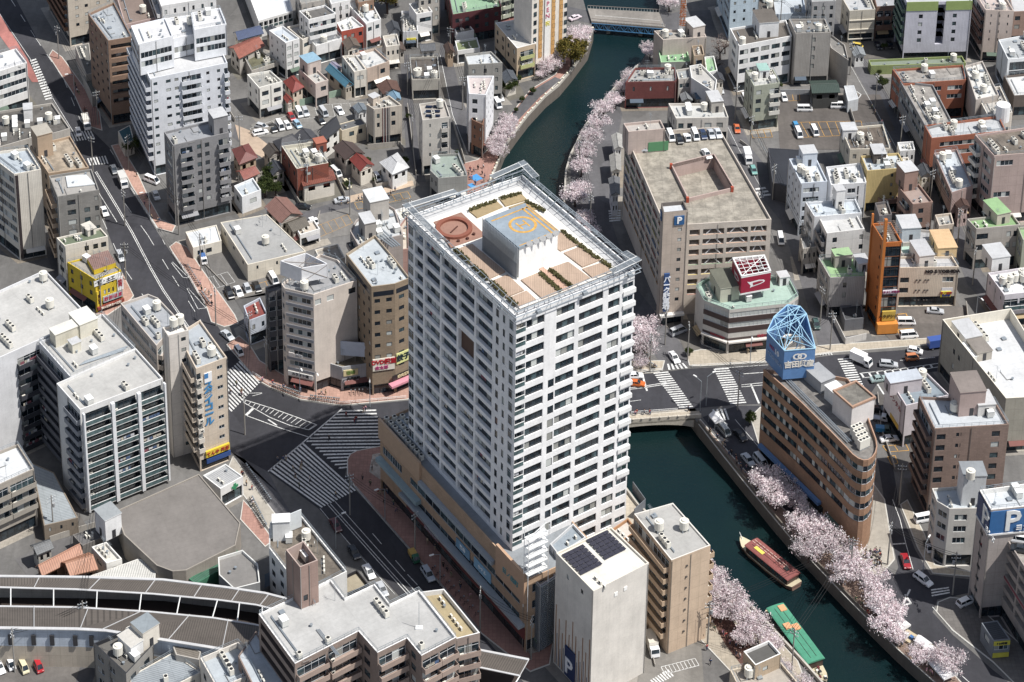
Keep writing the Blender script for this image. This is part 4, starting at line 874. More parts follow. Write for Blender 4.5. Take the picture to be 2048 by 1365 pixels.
# ---- upper middle
c = B('white vaulted hall with arched openings along its front, top edge', [(478,-62),(517,42),(586,22),(560,-70)], 6, 'white', 'D4DAE2', None, C('R',7,.8), name='hall', cat='hall', clut=0, fh=3, gf=.1, tm=.6); lf(c)
c = B('white four storey block with small round windows and a metal rooftop railing', [(538,61),(571,86),(599,77),(566,52)], ('y',158), 'white', 'BAC4CE', C('t',3,.2), C('w',2,.6), fh=2.7, clut=1); lf(c)
c = B('cream three storey block wedged right of the white four storey block', [(574,54),(605,80),(624,71),(598,48)], ('y',130), 'cream', 'concrete', None, C('w',1,.7), fh=2.7, clut=3); lf(c)
c = B('white apartment building with long balconies and stepped upper floors', [(600,58),(631,92),(684,77),(654,44)], ('y',130), 'white', 'C9CBCD', C('w',2,.3), C('b',2,.98,d=1.0), fh=2.75, clut=3, joint=None)
B('', [(598,22),(617,40),(672,27),(650,10)], c.h+8, 'white','6D6A66', C('w',2,.3), C('b',1,.95,d=.8), z0=c.h-.5, ctx=c, fh=2.75, clut=4, joint=None); lf(c)
c = B('red painted apartment house with white parapets and square windows', [(674,46),(683,63),(728,53),(704,33)], ('y',112), 'B5503F', 'D0D0CE', None, C('w',3,.45), fh=2.75, clut=4, cap='white', joint=None); lf(c)
c = B('white building with long pale metal roof right of the red house', [(690,2),(732,48),(762,38),(738,-6)], ('y',100), 'white', 'CDD0D2', None, C('w',2,.5), fh=2.75, clut=3, joint=None); lf(c)
c = B('large beige block with light membrane roof beside the narrow grey lane', [(704,108),(733,138),(779,123),(750,97)], ('y',184), 'C3AD9C', 'C9C9C6', C('x',1,.5), [('w',.6,.8,{})], fh=3.2, clut=2, joint='board'); lf(c)
c = B('cream block with curved canopies attached left of the large beige block', [(684,112),(708,144),(733,139),(712,110)], ('y',196), 'cream', 'C0C0BE', C('w',2,.3), C('w',1,.5), clut=3); lf(c)
house('blue metal roofed house behind the small car park', [(650,140),(690,176),(708,170),(668,134)], 4.5, 1.5, 'B4A999', '3F8FB0', 'rib')
house('pale purple gabled shed touching the blue roofed house', [(655,133),(668,146),(686,138),(672,126)], 4, 1, 'lav', 'A8A0C0', 'rib')
c = B('narrow pinkish block with a pale blue penthouse roof beside red gables', [(598,138),(631,168),(657,160),(624,130)], ('y',216), 'C6B5AB', 'B8B4AC', C('t',2,.2), [('w',.4,.8,dict(pn=2))], fh=2.9, clut=3); pent(c, 621,140,5,4.5,4,'C6B5AB','7FB0CC'); lf(c)
c = B('white cube shaped block with yellow signs beside the parked cars', [(494,149),(518,176),(565,163),(540,141)], ('y',238), 'E2DFD6', '9C9A92', C('w',2,.25), [('w',.12,.4,{}),('w',.62,.92,{})], fh=3.0, clut=6, joint=None); lf(c)
c = B('grey building with moss coloured flat roof behind the white cube block', [(486,110),(503,142),(557,124),(520,100)], ('y',168), 'concrete', '7D7A58', None, C('w',5,.3), clut=2, rk='dirty'); lf(c)
house('long house with weathered orange tiled roof behind the white tower', [(457,96),(478,119),(530,92),(508,76)], 6, 1.6, 'concrete', 'B0553C')
house('house with navy blue tiled roof near the vaulted hall', [(466,66),(476,82),(528,68),(515,54)], 6, 1.5, 'cream', '2E4A80')
house('house with bright red hipped roof right of the white cube block', [(566,164),(585,187),(609,175),(588,152)], 6, 1.8, 'C9B9A5', 'A83428', hip=True)
house('small lower red roofed annex at the car park wall', [(566,196),(574,208),(588,203),(578,192)], 4.5, 1, 'cream', 'B03A2C')
house('house with steep slate black gable facing the car park', [(634,264),(647,284),(682,256),(664,238)], 6.5, 2.2, 'E0DDD6', '30333C', 'rib', ridge=1)
house('grey hip roofed house left of the slate black gable', [(545,284),(560,304),(604,288),(585,268)], 6, 1.8, 'C6BFB2', '4A4A52', hip=True)
house('long grey roofed house between the hip roof and the black gable', [(588,272),(604,292),(640,280),(622,260)], 6, 1.5, 'C6BFB2', '55555C')
c = B('two storey beige house with a wide flat roof beside the striped building', [(672,250),(684,262),(732,248),(722,236)], ('y',294), 'D0C2A8', '6A6A6C', None, [('w',.3,.5,{}),('w',.68,.85,{})], name='house', cat='house', clut=1, gf=0.1, par=.2); lf(c)
c = B('beige building with vertical maroon and white stripes and rooftop tanks', [(733,209),(748,219),(804,211),(778,191)], ('y',294), 'C7BCAC', '9F9A92', C('x',1,.5), [('w',.1,.2,{}),('w',.62,.76,{})], clut=6, joint='board')
a,b = c.q[1],c.q[2]; _,W=unit(a,b)
for k in range(9): panel(c.root,a,b,W*(.3+k*.032),W*(.312+k*.032),1,c.h,('7A2F35','E6E2DA','4A4A5A')[k%3],'stripe',.02,.08)
pent(c,748,207,2.4,2.4,2.5,'beige',door=False,part='tank_housing'); lf(c)
house('brown tiled gable house beside the large beige block', [(752,172),(766,190),(802,184),(794,163)], 5.5, 1.4, 'concrete', '7A5242')
house('pale blue roofed house behind the striped building', [(772,190),(786,206),(803,200),(798,184)], 5, 1.2, 'cream', '7EAFD0', 'rib')
c = B('tall white narrow building beside the shaded lane, top middle', [(818,8),(833,29),(865,23),(848,0)], ('y',86), 'white', 'C6C2BA', C('x',1,.5), [('w',.2,.9,{})], clut=4, joint=None); lf(c)
c = B('lower white building with yellow shop sign left of the tall narrow one', [(803,22),(806,64),(836,62),(832,24)], ('y',98), 'white2', 'B2ADA4', None, C('w',1,.6), clut=5); panel(c.root,c.q[1],c.q[2],1,4,2.6,3.6,'E0CF30'); lf(c)
c = B('long low building with mottled brown felt roof between two lanes', [(819,115),(824,160),(880,158),(876,113)], ('y',200), 'B7B1A5', '6E645C', C('x',1,.5), [('w',.08,.2,{}),('w',.35,.5,{})], clut=6, rk='dirty'); lf(c)
c = B('slim cream grey building with solar panels on its roof between two lanes', [(838,208),(845,241),(901,234),(890,201)], ('y',352), 'C3BDB4', 'B0A79C', C('t',2,.2), [('t',.24,.3,{}),('b',.68,.9,dict(bc='C3BDB4',d=.8))], clut=2, fh=3.1, joint=None)
for i in range(6):
    m = MB(); p=G(858+(i%2)*16, 212+(i//2)*9, c.zs+.6); m.box((p.x,p.y,c.zs+.3+i*.002),(1,0),1.8,1.1,.12,flat('1E2A44',.2,.3,'solar')); c.extra.append(('solar_panel',m))
lf(c)
c = B('grey green roofed concrete building below the slim solar roofed one', [(860,341),(876,357),(935,352),(917,307),(864,309)], ('y',408), '9B9B96', '8FA094', C('w',2,.3), C('x',1,.2), facs={1:[('w',.3,.4,{})]}, clut=4, rk='flat'); lf(c)
c = B('grey block with white rooftop behind the pink laundry terrace', [(929,109),(936,130),(1005,126),(982,103)], ('y',208), '9E9B94', 'C5CBD0', None, C('w',3,.25), clut=4); lf(c)
c = B('white slim building with rooftop laundry terrace above a brick annex', [(934,152),(938,188),(972,190),(988,152)], 19, 'E4E4E6', 'C9B9B5', C('x',1,.5), [('w',.2,.5,{})], clut=3, joint=None, facs={2:C('t',4,.2)}); lf(c)
c = B('brown brick building with arched windows facing the promenade', [(936,214),(944,240),(966,250),(974,212)], ('y',308), '8C6450', '5C4C44', None, C('t',2,.3), facs={2:C('w',4,.35)}, clut=2, joint='tile'); lf(c)
c = B('white house with green garden terrace on the shaded lane', [(910,82),(915,102),(960,96),(954,75)], ('y',128), 'white', '7F8B58', C('t',2,.2), C('w',2,.2), clut=2, joint=None); lf(c)
c = B('small white building with stacked boxes on its roof beside the dark red block', [(905,48),(913,67),(948,61),(932,42)], ('y',100), 'white', '8C8377', C('t',2,.2), C('t',2,.3), clut=6, joint=None); lf(c)
c = B('dark red block with light green roof, top edge left of the hotel', [(890,-42),(905,30),(1003,13),(985,-50)], ('y',92), '5E2E33', '86B58A', C('w',3,.3), C('w',5,.4), clut=3); lf(c)
c = B('pale green apartment block behind the orange striped hotel', [(968,-160),(985,-120),(1040,-135),(1020,-170)], 32, 'B4BBA6', 'lgrey', C('b',2,.8), C('b',3,.8,bc='B4BBA6'), clut=0); lf(c)
c = B('cream building with white tiled terrace at the hotel corner', [(990,46),(1034,97),(1072,87),(1042,38)], ('y',162), 'C6AE90', 'CBC8C2', C('w',4,.3), [('b',.18,.86,dict(bc='B9BC7A',d=.8))], clut=3, cap='white'); lf(c)
c = B('tall hotel with cream walls, orange window stripes and pink vertical lettering', [(1030,-120),(1066,-92),(1137,-112),(1100,-142)], ('y',150), 'E6DDD0', 'lgrey', C('x',1,.5), C('x',1,.5), name='hotel', cat='hotel', clut=0, joint=None)
a,b = c.q[1],c.q[2]; _,W=unit(a,b); h=c.h
for u in (.2,.56,.78): panel(c.root,a,b,W*u,W*(u+.1),5,h-1,'CF9A58','stripe',.02,.1)
panel(c.root,a,b,W*.36,W*.5,3,h-1,'E9E6E0','sign_panel',.02,.35)
zt_ = HB(1096,14,150) if False else h*.58
for i,ch in enumerate('WOPEN'): text(c.root,ch,a,b,W*.43,h*.66-i*2.1,2.1,'C2466A',off=.4)
text(c.root,'祝',a,b,W*.43,h*.66-11,1.8,'D8C82A',off=.4)
for k in range(12):
    for u in (.06,.23,.59,.81,.93): c.ins.append(('window',win_mesh(1.0,1.5,1,'d',k%3),(a[0]+(b[0]-a[0])*u,a[1]+(b[1]-a[1])*u-.12,h-4-k*2.9),math.atan2(b[1]-a[1],b[0]-a[0]),None))
lf(c)
# ---- right bank, upper
c = B('rust stained beige building carrying a tall vertical sign pylon', [(1308,62),(1326,80),(1413,74),(1404,56)], ('y',150), 'C9BBB0', 'A79F94', None, C('x',1,.5), clut=8, joint='board')
m=MB(); p=G(1364,62,c.h); m.box((p.x,p.y,c.h-1),(1,0),1.9,.8,14,flat('E0DDD8',.5)); c.extra.append(('sign_pylon',m)); pa,pb=(p.x-1,p.y-.42),(p.x+1,p.y-.42); text(c.root,['日','本','松','竹','荘'],pa,pb,1,c.h+6.5,2.2,'BF6A3A',vert=True,off=.08); pent(c,1388,68,6,4,4,'C9BBB0'); lf(c)
c = B('low building with bright green roof edged in green beside the cherry trees', [(1317,101),(1322,125),(1381,123),(1374,100)], ('y',168), '9EA39A', '7DB67A', None, C('x',1,.4), clut=4, cap='A9CFA0'); lf(c)
c = B('thin tan stair tower building right of the bright green roof', [(1384,92),(1388,112),(1409,110),(1404,90)], ('y',178), 'B09A80', '8C7A66', None, C('w',1,.6), clut=4); lf(c)
c = B('white building with small green terrace beside the bare trees', [(1409,114),(1413,146),(1435,141),(1428,112)], ('y',185), 'E0E0DE', '8CBF88', None, C('x',1,.5), clut=3, joint=None); lf(c)
c = B('dark red tile clad building with cluttered plant on its roof', [(1270,136),(1251,165),(1353,163),(1350,135)][1:]+[(1270,136)], ('y',215), '7F4440', 'A8A6A2', C('w',3,.12), clut=12, joint='tile'); lf(c)
c = B('narrow building with dark windows between the red block and white gable', [(1352,140),(1357,159),(1382,156),(1378,136)], ('y',208), 'C4BFB6', '9EA4A6', None, C('n',1,.8), clut=2); lf(c)
c = B('white building with one sloping side next to the small dark windows', [(1379,132),(1383,156),(1430,186),(1434,160),(1402,128)], ('y',212), 'E0DFDC', 'B9B6B0', None, C('x',1,.5), facs={1:[('t',.3,.4,{}),('t',.7,.8,{})]}, clut=4, joint=None); lf(c)
c = B('two storey white office with wide flat roof behind the parking garage', [(1337,207),(1352,237),(1457,235),(1447,207)], ('y',284), 'D3CCC2', 'C3C3BF', C('w',2,.2), [('w',.05,.15,{}),('w',.22,.32,{}),('w',.55,.68,{}),('w',.78,.9,{})], clut=6, fh=3.4); pent(c,1428,215,6,3.5,3.6,'concrete'); lf(c)
c = B('pale blue apartment slab behind the white grid fronted office', [(1437,-80),(1462,-20),(1520,-28),(1492,-90)], ('y',82), 'B6C8D4', 'lgrey', C('n',2,.7), C('t',3,.25), clut=0); lf(c)
c = B('white grid fronted office building with square dark windows', [(1460,57),(1478,92),(1584,72),(1572,40)], ('y',185), 'E6E5E4', '6B6259', C('n',1,.4), C('w',5,.78), clut=3, fh=3.2, cap='white', joint=None); pent(c,1530,62,8,6,5,'E6E5E4','6B6259'); lf(c)
c = B('grey building with green tinted walls and a white zigzag outside staircase', [(1491,140),(1508,173),(1560,166),(1547,139)], ('y',262), 'A3A795', 'C2C2BA', C('w',2,.3), [('w',.1,.3,{}),('b',.62,.98,dict(bc='D9D6CC',d=1.0))], clut=4, fh=2.9); pent(c,1525,150,4,3,2.5,'white','8FC0B4'); lf(c)
c = B('grey concrete block covered with bare ivy stems and rooftop units', [(1578,38),(1591,67),(1662,65),(1650,38)], ('y',172), 'A8A29B', '85817B', None, [('w',.48,.58,{})], clut=14, joint='board'); B('', [(1652,62),(1662,96),(1697,121),(1690,90)], c.h*.55, 'A8A29B','85817B', ctx=c, clut=3)
# bare ivy
m=MB(); a,b=poly([(1578,38),(1591,67),(1662,65),(1650,38)],c.h if False else 17)[1:3]; a2,b2=ctxq[1:3] if False else (a,b)
lf(c)
c = B('light blue low office with a flat roof, top edge', [(1528,-40),(1540,30),(1612,25),(1600,-45)], ('y',60), 'B9C6D2', 'B9C2CA', None, C('w',4,.3), clut=6); lf(c)
c = B('small dark tank yard building with white rooftop tanks, top edge', [(1512,-10),(1520,36),(1552,34),(1545,-12)], ('y',70), '6A6058', '5E5650', clut=5); lf(c)
house('dark green metal roofed house in the car park corner', [(1617,163),(1624,188),(1681,186),(1672,161)], 5.5, .9, '4A4A48', '3C5248', 'rib', ridge=1)
c = B('white sheet roofed carport next to the dark green roof', [(1688,172),(1696,203),(1717,198),(1708,171)], 4, 'C8CCD0', 'D3D6D9', clut=0, rk='rib', name='carport', cat='carport', gf=0, par=.1); lf(c)
c = B('grey panelled block with three shallow bays, top right', [(1684,-4),(1699,22),(1751,19),(1740,-8)], ('y',86), 'C6BEAE', 'B9BBBD', C('w',2,.3), C('x',2,.4), clut=3); a,b=c.q[1],c.q[2]; _,W=unit(a,b)
for k in range(3): panel(c.root,a,b,.1,W-.1,c.h-3.6-3.3*k,c.h-3.3-3.3*k,'DAD2C2','ledge',.0,.25)
lf(c)
c = B('brown apartment block with white laundry, between panelled block and green tower', [(1746,-14),(1753,14),(1800,11),(1788,-16)], ('y',80), '87685A', 'A6A8AC', None, C('b',3,.85,bc='7C5E52'), clut=4); lf(c)
c = B('pale lilac apartment slab with green top band and a deep central slot', [(1797,-34),(1814,5),(1945,2),(1926,-36)], ('y',124), 'CBCAD6', 'B9BBBD', [('b',.1,.95,dict(bc='5D7466'))], [('w',.2,.26,{}),('p',.48,.6,dict(hh=(0,1.0),back=wall('A9A9B8',None))),('w',.72,.78,{})], fh=2.75, clut=0, joint='board', name='apartment_slab'); a,b=c.q[1],c.q[2]; _,W=unit(a,b)
panel(c.root,a,b,0,W*.48,c.h-3,c.h+.1,'90A45E','top_band',.0,.15); panel(c.root,a,b,W*.6,W,c.h-3,c.h+.1,'90A45E','top_band',.0,.15); lf(c)
c = B('low olive green podium wall building under the lilac slab', [(1737,120),(1742,132),(1932,126),(1924,112)], ('y',150), '8C9A5E', '7D8B78', None, C('x',1,.5), clut=6); lf(c)
c = B('pale pink apartment block with curved brown balconies, top right', [(1945,-22),(1971,20),(2028,22),(2000,-26)], ('y',122), 'D6C3B6', 'C9B5AC', C('b',1,.9,bc='6A4E44'), [('t',.2,.24,{}),('t',.5,.54,{}),('t',.8,.84,{})], fh=2.75, clut=5, joint=None); lf(c)
c = B('brown balconied apartment block at the top right corner', [(2018,-10),(2026,24),(2110,20),(2100,-20)], ('y',90), '9A7F72', 'lgrey', None, C('w',4,.5), clut=0); lf(c)
# courtyard school-like building: three wings, one thing
c = B('four storey building with orange courtyard walls and three grey roofed wings', [(1785,139),(1806,168),(1932,160),(1926,130)], 12.5, 'A8634A', 'B2AAA0', C('n',1,.9), C('n',3,.7), rk='dirty', clut=4, fh=2.9, joint=None, name='courtyard_building')
B('', [(1800,162),(1853,256),(1904,243),(1866,170)], 12.5, '8E8C8C', 'B2AAA0', [('n',.03,.98,dict(hh=(.3,.85)))], ctx=c, rk='dirty', clut=12, fh=2.9)
B('', [(1849,251),(1863,277),(2012,262),(1998,232)], 12.5, 'A8634A', 'B9BDC0', C('x',1,.5), [('n',.12,.98,{})], ctx=c, clut=8, fh=2.9, joint=None); lf(c)
c = B('beige block with cluttered white roof right of the orange courtyard', [(1930,132),(1952,200),(1998,190),(1965,122)], 13.5, 'B9AFA6', 'D4D2CC', C('x',1,.5), None, clut=16); lf(c)
c = B('narrow block with dark solar panels and a printed white roof drum', [(1950,182),(1976,232),(2025,225),(2000,172)], 12, 'cream', 'B9B4AC', C('x',1,.5), C('w',3,.3), clut=4)
m=MB(); p=G(2004,240,c.zs); m.loft([[(p.x+2.0*math.cos(i*math.pi/8),p.y+2.0*math.sin(i*math.pi/8),c.zs+z) for i in range(16)] for z in (0,5)],flat('E4E4E4',.5)); c.extra.append(('roof_drum',m))
for i in range(3): m=MB(); p=G(1978+i*7,178+i*4,c.zs+.5); m.box((p.x,p.y,c.zs+.4),(1,0),2.2,3,.1,flat('1E2A44',.2,.3,'solar')); c.extra.append(('solar_panel',m))
lf(c)
c = B('white building with pale blue glass side at the right edge', [(1997,80),(2016,119),(2100,112),(2075,66)], ('y',190), 'E0E2E4', 'A9AEB2', C('x',1,.5), [('f',.05,.95,{})], clut=8, joint=None); lf(c)
c = B('low flat roofed building with white panels at the right edge', [(2008,152),(2028,192),(2100,188),(2078,145)], 7, '6A5F58', 'D2D3D2', None, C('n',1,.8), clut=1); lf(c)
c = B('pinkish office block with large mossy brown roof and white stair column', [(1950,270),(1988,312),(2120,302),(2075,252)], ('y',450), 'B9A29A', '8A7C6C', [('b',.0,.35,dict(bc='E0DCD2',d=1.4)),('n',.5,.9,{})], [('n',.05,.3,dict(at={1:'x',2:'x',4:'x'})),('t',.6,.65,{})], clut=6, rk='dirty', fh=3.3); lf(c)
c = B('low pink building with blue and white striped awning roof on the shaded lane', [(1868,306),(1903,386),(1946,372),(1914,298)], 10, 'A78E88', 'C9D3DC', C('n',1,.8), C('x',1,.5), rk='rib', clut=5); lf(c)
# ---- right of the river, middle
c = B('light blue grey apartment block with stepped white roof boxes, right of the garage', [(1578,318),(1602,367),(1655,363),(1631,313)], ('y',472), 'C5CDD8', 'C9D2DA', C('t',4,.25), [('n',.1,.7,dict(pn=5))], clut=7, fh=2.9, joint=None); pent(c,1615,325,4,4,4,'C5CDD8'); lf(c)
c = B('white block with dark window bays beside the light blue grey apartment block', [(1652,334),(1662,370),(1733,365),(1722,326)], ('y',440), 'D9D9DA', 'D3D6D8', None, [('n',.05,.3,{}),('v',.36,.42,{}),('n',.48,.7,{}),('v',.75,.8,{})], clut=10, joint=None); lf(c)
c = B('cream house with a cluttered brown roof yard and white box rooms', [(1682,256),(1700,299),(1781,297),(1766,249)], 10, 'D6CDBB', '7A6B5C', C('w',2,.3), C('w',4,.35), clut=9, rk='dirty'); pent(c,1696,272,4,4,3,'white'); lf(c)
c = B('mustard yellow apartment block with a blue rooftop tank house', [(1722,312),(1734,342),(1813,336),(1797,306)], ('y',425), 'C8AF72', 'B9C4CC', C('x',1,.5), [('t',.62,.68,{})], clut=6, joint='board'); pent(c,1755,318,5,3.5,3,'5E5650'); lf(c)
c = B('white walled block with pale blue roof terrace behind the white cube office', [(1611,405),(1629,434),(1724,426),(1711,398)], 15.5, 'D3D5D8', 'BFCBD6', C('n',1,.6), C('x',1,.5), clut=5, joint=None); pent(c,1676,412,2.6,2.4,5.5,'white'); lf(c)
c = B('large white office block with dark balconies on its shaded side', [(1634,427),(1654,467),(1729,458),(1711,425)], ('y',562), 'D8D6D2', 'C6C6C4', [('b',.1,.5,dict(bc='8A8684')),('b',.55,.95,dict(bc='8A8684'))], [('w',.16,.28,dict(at={3:'x'})),('w',.88,.99,{})], clut=1, fh=3.0, joint='panel'); lf(c)
c = B('grey walled building with bright green roof beside the orange fin tower', [(1637,516),(1660,556),(1731,553),(1725,512)], ('y',635), 'A5A19E', '8FBF78', C('n',1,.6), [('w',.38,.48,{})], clut=2, joint='board'); pent(c,1682,528,3,4.5,3.5,'concrete','9CC884'); pent(c,1722,535,4,3,2.5,'white'); lf(c)
c = B('dark slate roofed shed with folded roof beside the car park, right of the garage', [(1536,296),(1545,365),(1592,378),(1600,345),(1604,300)], 5.5, '4A4A50', '3A3D46', clut=0, rk='rib', name='shed', cat='shed', gf=0, par=.1); lf(c)
c = B('brown pink apartment block with stepped sloping top and open stairs', [(1797,374),(1826,409),(1866,404),(1838,368)], ('y',478), '9C7D70', 'A58C80', [('b',.3,.8,dict(bc='9C7D70'))], [('w',.3,.55,{})], clut=3, joint='tile'); pent(c,1812,372,5,4,6,'9C7D70'); lf(c)
c = B('low brown block with pink roof beneath the brown pink apartment block', [(1752,390),(1762,402),(1798,398),(1790,384)], ('y',430), '8A6E64', '9A8278', C('w',1,.3), C('w',2,.3), clut=3); lf(c)
c = B('dark grey box roofed block with rusty pipes behind the orange fin tower', [(1750,406),(1759,433),(1784,429),(1775,402)], ('y',470), '6F6A6C', '7C7068', clut=6); lf(c)
c = B('long grey flat roof building with a blue tank house behind the beige office', [(1792,456),(1806,486),(1886,481),(1881,462)], 12.5, 'BCB4AC', 'A8A8AA', None, C('w',5,.4), clut=4); pent(c,1815,470,6,5,4,'C0CCD4'); lf(c)
c = B('narrow tower with orange fin walls and dark glass front', [(1744,447),(1768,486),(1804,484),(1782,445)], ('y',663), 'orange', '6E665E', [('w',.72,.8,dict(hh=(.35,.7),st='D'))], [('f',.04,.96,dict(st='k',hh=(.02,.99)))], fh=3.0, clut=5, joint='board', cap='orange', tm=1.2, gf=2.8)
a,b=c.q[1],c.q[2]; _,W=unit(a,b); panel(c.root,a,b,-.35,.35,2,c.h+7,'C8702C','fin',-.3,.9); panel(c.root,c.q[0],c.q[1],0,.5,6,c.h+3,'C8702C','fin',-.2,.5)
panel(c.root,a,b,-.4,W+.3,.4,3.2,'D88430','entrance_canopy',.0,1.8); panel(c.root,a,b,W*.2,W*.95,3.4,6.2,'C2A03C','sign_panel',.1,.5); text(c.root,'ハウジング',a,b,W*.55,4.8,1.0,'4A3A20',off=.7); panel(c.root,a,b,W*.15,W*.95,11.3,12.4,'E6DCE4','sign_panel',.1,.2); text(c.root,'いちよし不動産',a,b,W*.55,11.85,.7,'8A2A5A',off=.4)
m=MB(); e5,_=unit(a,b)
for k in range(7): z=c.h+2.4; p0=lerp(a,c.q[0],.05+k*.1); p1=lerp(b,c.q[3],.05+k*.1); m.tube((*p0,z),(*p1,z),.1,.1,flat('7A6A60',.6),4)
for k in range(3):
    f=.1+k*.4; m.tube((*lerp(lerp(a,b,f),lerp(c.q[0],c.q[3],f),.03),c.h+2.4),(*lerp(lerp(a,b,f),lerp(c.q[0],c.q[3],f),.68),c.h+2.4),.08,.08,flat('7A6A60',.6),4)
c.extra.append(('roof_trellis',m)); lf(c)
c = B('beige office building with black rooftop lettering and yellow parking sign', [(1786,513),(1800,536),(1918,534),(1904,512)], ('y',614), 'D6C6B0', 'B9B9BC', C('x',1,.5), [('n',.0+.02,.17,dict(st='D')),('n',.74,.93,dict(at={1:'x'}))], fh=3.1, clut=2, joint='board', tm=2.4)
a,b=c.q[1],c.q[2]; _,W=unit(a,b); text(c.root,'NO 5 YOSHIDA',a,b,W*.73,c.h-1.3,1.3,'2A2426',off=.1,th=.08,bold=.05); panel(c.root,a,b,W*.73,W*.9,2.9,4.6,'D9CF2A'); text(c.root,'日ノ出町',a,b,W*.82,4.1,.8,'B03030',off=.3); text(c.root,'駐車場',a,b,W*.82,3.35,.7,'2A3A8A',off=.3)
panel(c.root,a,b,W*.74,W*.93,c.h-2.4-3.1*1.7,c.h-2.4-3.1*1.25,'DCDCE0','blank_panel',.03,.06); pent(c,1842,520,7,4,3.6,'E0D8CE','B9B9BC')
for k in range(3):
    for u in (.3,.36,.45,.5): c.ins.append(('vent_hood',simple('vent_hood',lambda b_: b_.prism([(-.2,-.25),(.2,-.25),(.2,0),(-.2,0)],0,.3,flat('4A4644',.6))),(a[0]+(b[0]-a[0])*u,a[1]+(b[1]-a[1])*u,c.h-3.9-k*3.1),math.atan2(b[1]-a[1],b[0]-a[0]),None))
lf(c)
c = B('building with pale green and orange roof patches behind the beige office', [(1795,488),(1804,508),(1902,505),(1892,484)], 12, 'CFC8BE', 'A9D0BC', None, C('x',1,.3), clut=5); pent(c,1885,498,8,5,3,'E2C08A','E0B070'); lf(c)
c = B('grey office building with green roof and green tank house, right side', [(1934,438),(1953,458),(2041,450),(2025,428)], ('y',540), 'B3ABA2', '7FAE66', C('n',2,.7), [('w',.0+.02,.28,dict(pn=3,st='D')),('w',.7,.8,{}),('w',.86,.97,{})], fh=3.4, clut=3); pent(c,1992,434,7,4,3.2,'C3BBA8','8CBF74'); lf(c)
c = B('pale building with glass balconies and roof full of white ducts, right side', [(1976,546),(2008,590),(2100,580),(2068,532)], ('y',652), 'D3CDD2', 'D8D8D8', C('t',3,.2), C('g',3,.9), clut=14, joint=None); pent(c,1990,528,6,5,4,'white'); lf(c)
c = B('green roofed corner building on the shaded street, far right', [(2036,455),(2046,480),(2110,474),(2098,450)], 12, 'A9AC98', '86B070', C('n',1,.6), clut=2); lf(c)
c = B('big olive grey building with high parapet and pale flat roof, right edge', [(1885,639),(2012,797),(2130,790),(2022,617)], ('y',905), 'A7A294', 'CFD1D3', [('t',.2,.23,{}),('t',.28,.31,dict(at={1:'x'}))], [('w',.5,.6,{}),('w',.75,.85,{})], fh=4.2, clut=3, par=3.0, cap='E4DCCB'); pent(c,1932,678,7,4.5,3,'E4E2DE'); pent(c,1952,702,8,4,2.5,'B5ADA0','8C8278'); parts(c,'air_conditioner',1950,655,5); parts(c,'cubicle',1930,700,3,2.1); lf(c)
c = B('long building with pale blue roof, white stair block and a billboard flank', [(1772,748),(1812,812),(1899,790),(1850,742)], ('y',895), 'C9C0C4', '8697A4', C('x',1,.5), C('x',1,.5), clut=3, joint=None)
a,b=c.q[0],c.q[1]; _,W=unit(a,b); panel(c.root,a,b,W*.05,W*.8,3,c.h-.5,'DDD6D6'); panel(c.root,a,b,W*.4,W*.8,3.2,4.4,'D8A83A',off=.26,th=.1); text(c.root,'カーレンタル',a,b,W*.42,c.h-3,1.7,'A04A50',off=.3); pent(c,1805,778,3.5,8,3.5,'C9C0C4','B9C2CE'); lf(c)
c = B('large brown apartment block with grey roof and pink stair house', [(1838,793),(1869,858),(2018,849),(1989,800)], 24, '927A6E', 'BCC3CA', [('b',.08,.9,dict(bc='7A655C',d=1.3))], [('w',.04,.16,{}),('t',.3,.34,{}),('t',.36,.37,{}),('w',.78,.89,{})], fh=2.95, clut=2, joint='tile'); pent(c,1932,812,7,6,6.5,'B39C94','8A7C74'); pent(c,1965,818,5,4,3,'D3CFC9'); parts(c,'water_tank',1908,824); lf(c)
c = B('white corner building with chamfered side and a tall rooftop tank tower', [(1864,977),(1874,1003),(1899,1018),(1956,1017),(1961,970)], ('y',1118), 'C9C5BE', 'BCC6CD', None, None, facs={0:C('n',1,.7),1:C('n',1,.7),2:[('n',.2,.65,{})]}, fh=3.1, clut=3, joint=None); c.q=c.q[2:]+c.q[:2]; p=pent(c,1940,998,5,4.5,8,'D3D6D8','8C9298'); parts(c,'water_tank',1940,960,z=c.zs+8); lf(c)
c = B('tall parking tower with a blue band bearing a white letter P', [(1959,980),(1982,1020),(2120,1006),(2085,963)], ('y',1238), 'ADA29C', 'C3CAD0', C('t',1,.25), C('x',1,.5), clut=3, par=1.2, cap='E4E2DC', name='parking_tower', cat='parking tower')
for (a,b),cl,u,s in (((c.q[1],c.q[2]),'2F66A2',4.9,7.2),((c.q[0],c.q[1]),'2A4470',4.6,6.6)):
    _,W=unit(a,b); panel(c.root,a,b,0,W,c.h-6.3,c.h-.5,cl,'blue_band',.0,.2); text(c.root,'P',a,b,u,c.h-3.4,s,'D9DAD8',off=.3,th=.1,bold=.12); text(c.root,'ヨシダ',a,b,u+3.2,c.h-5.0,1.7,'D9DAD8',off=.5,th=.06,bold=.03); panel(c.root,a,b,0,W,c.h-6.6,c.h-6.2,'D9D6D2','trim',.0,.35)
parts(c,'cubicle',2030,985,2); lf(c)
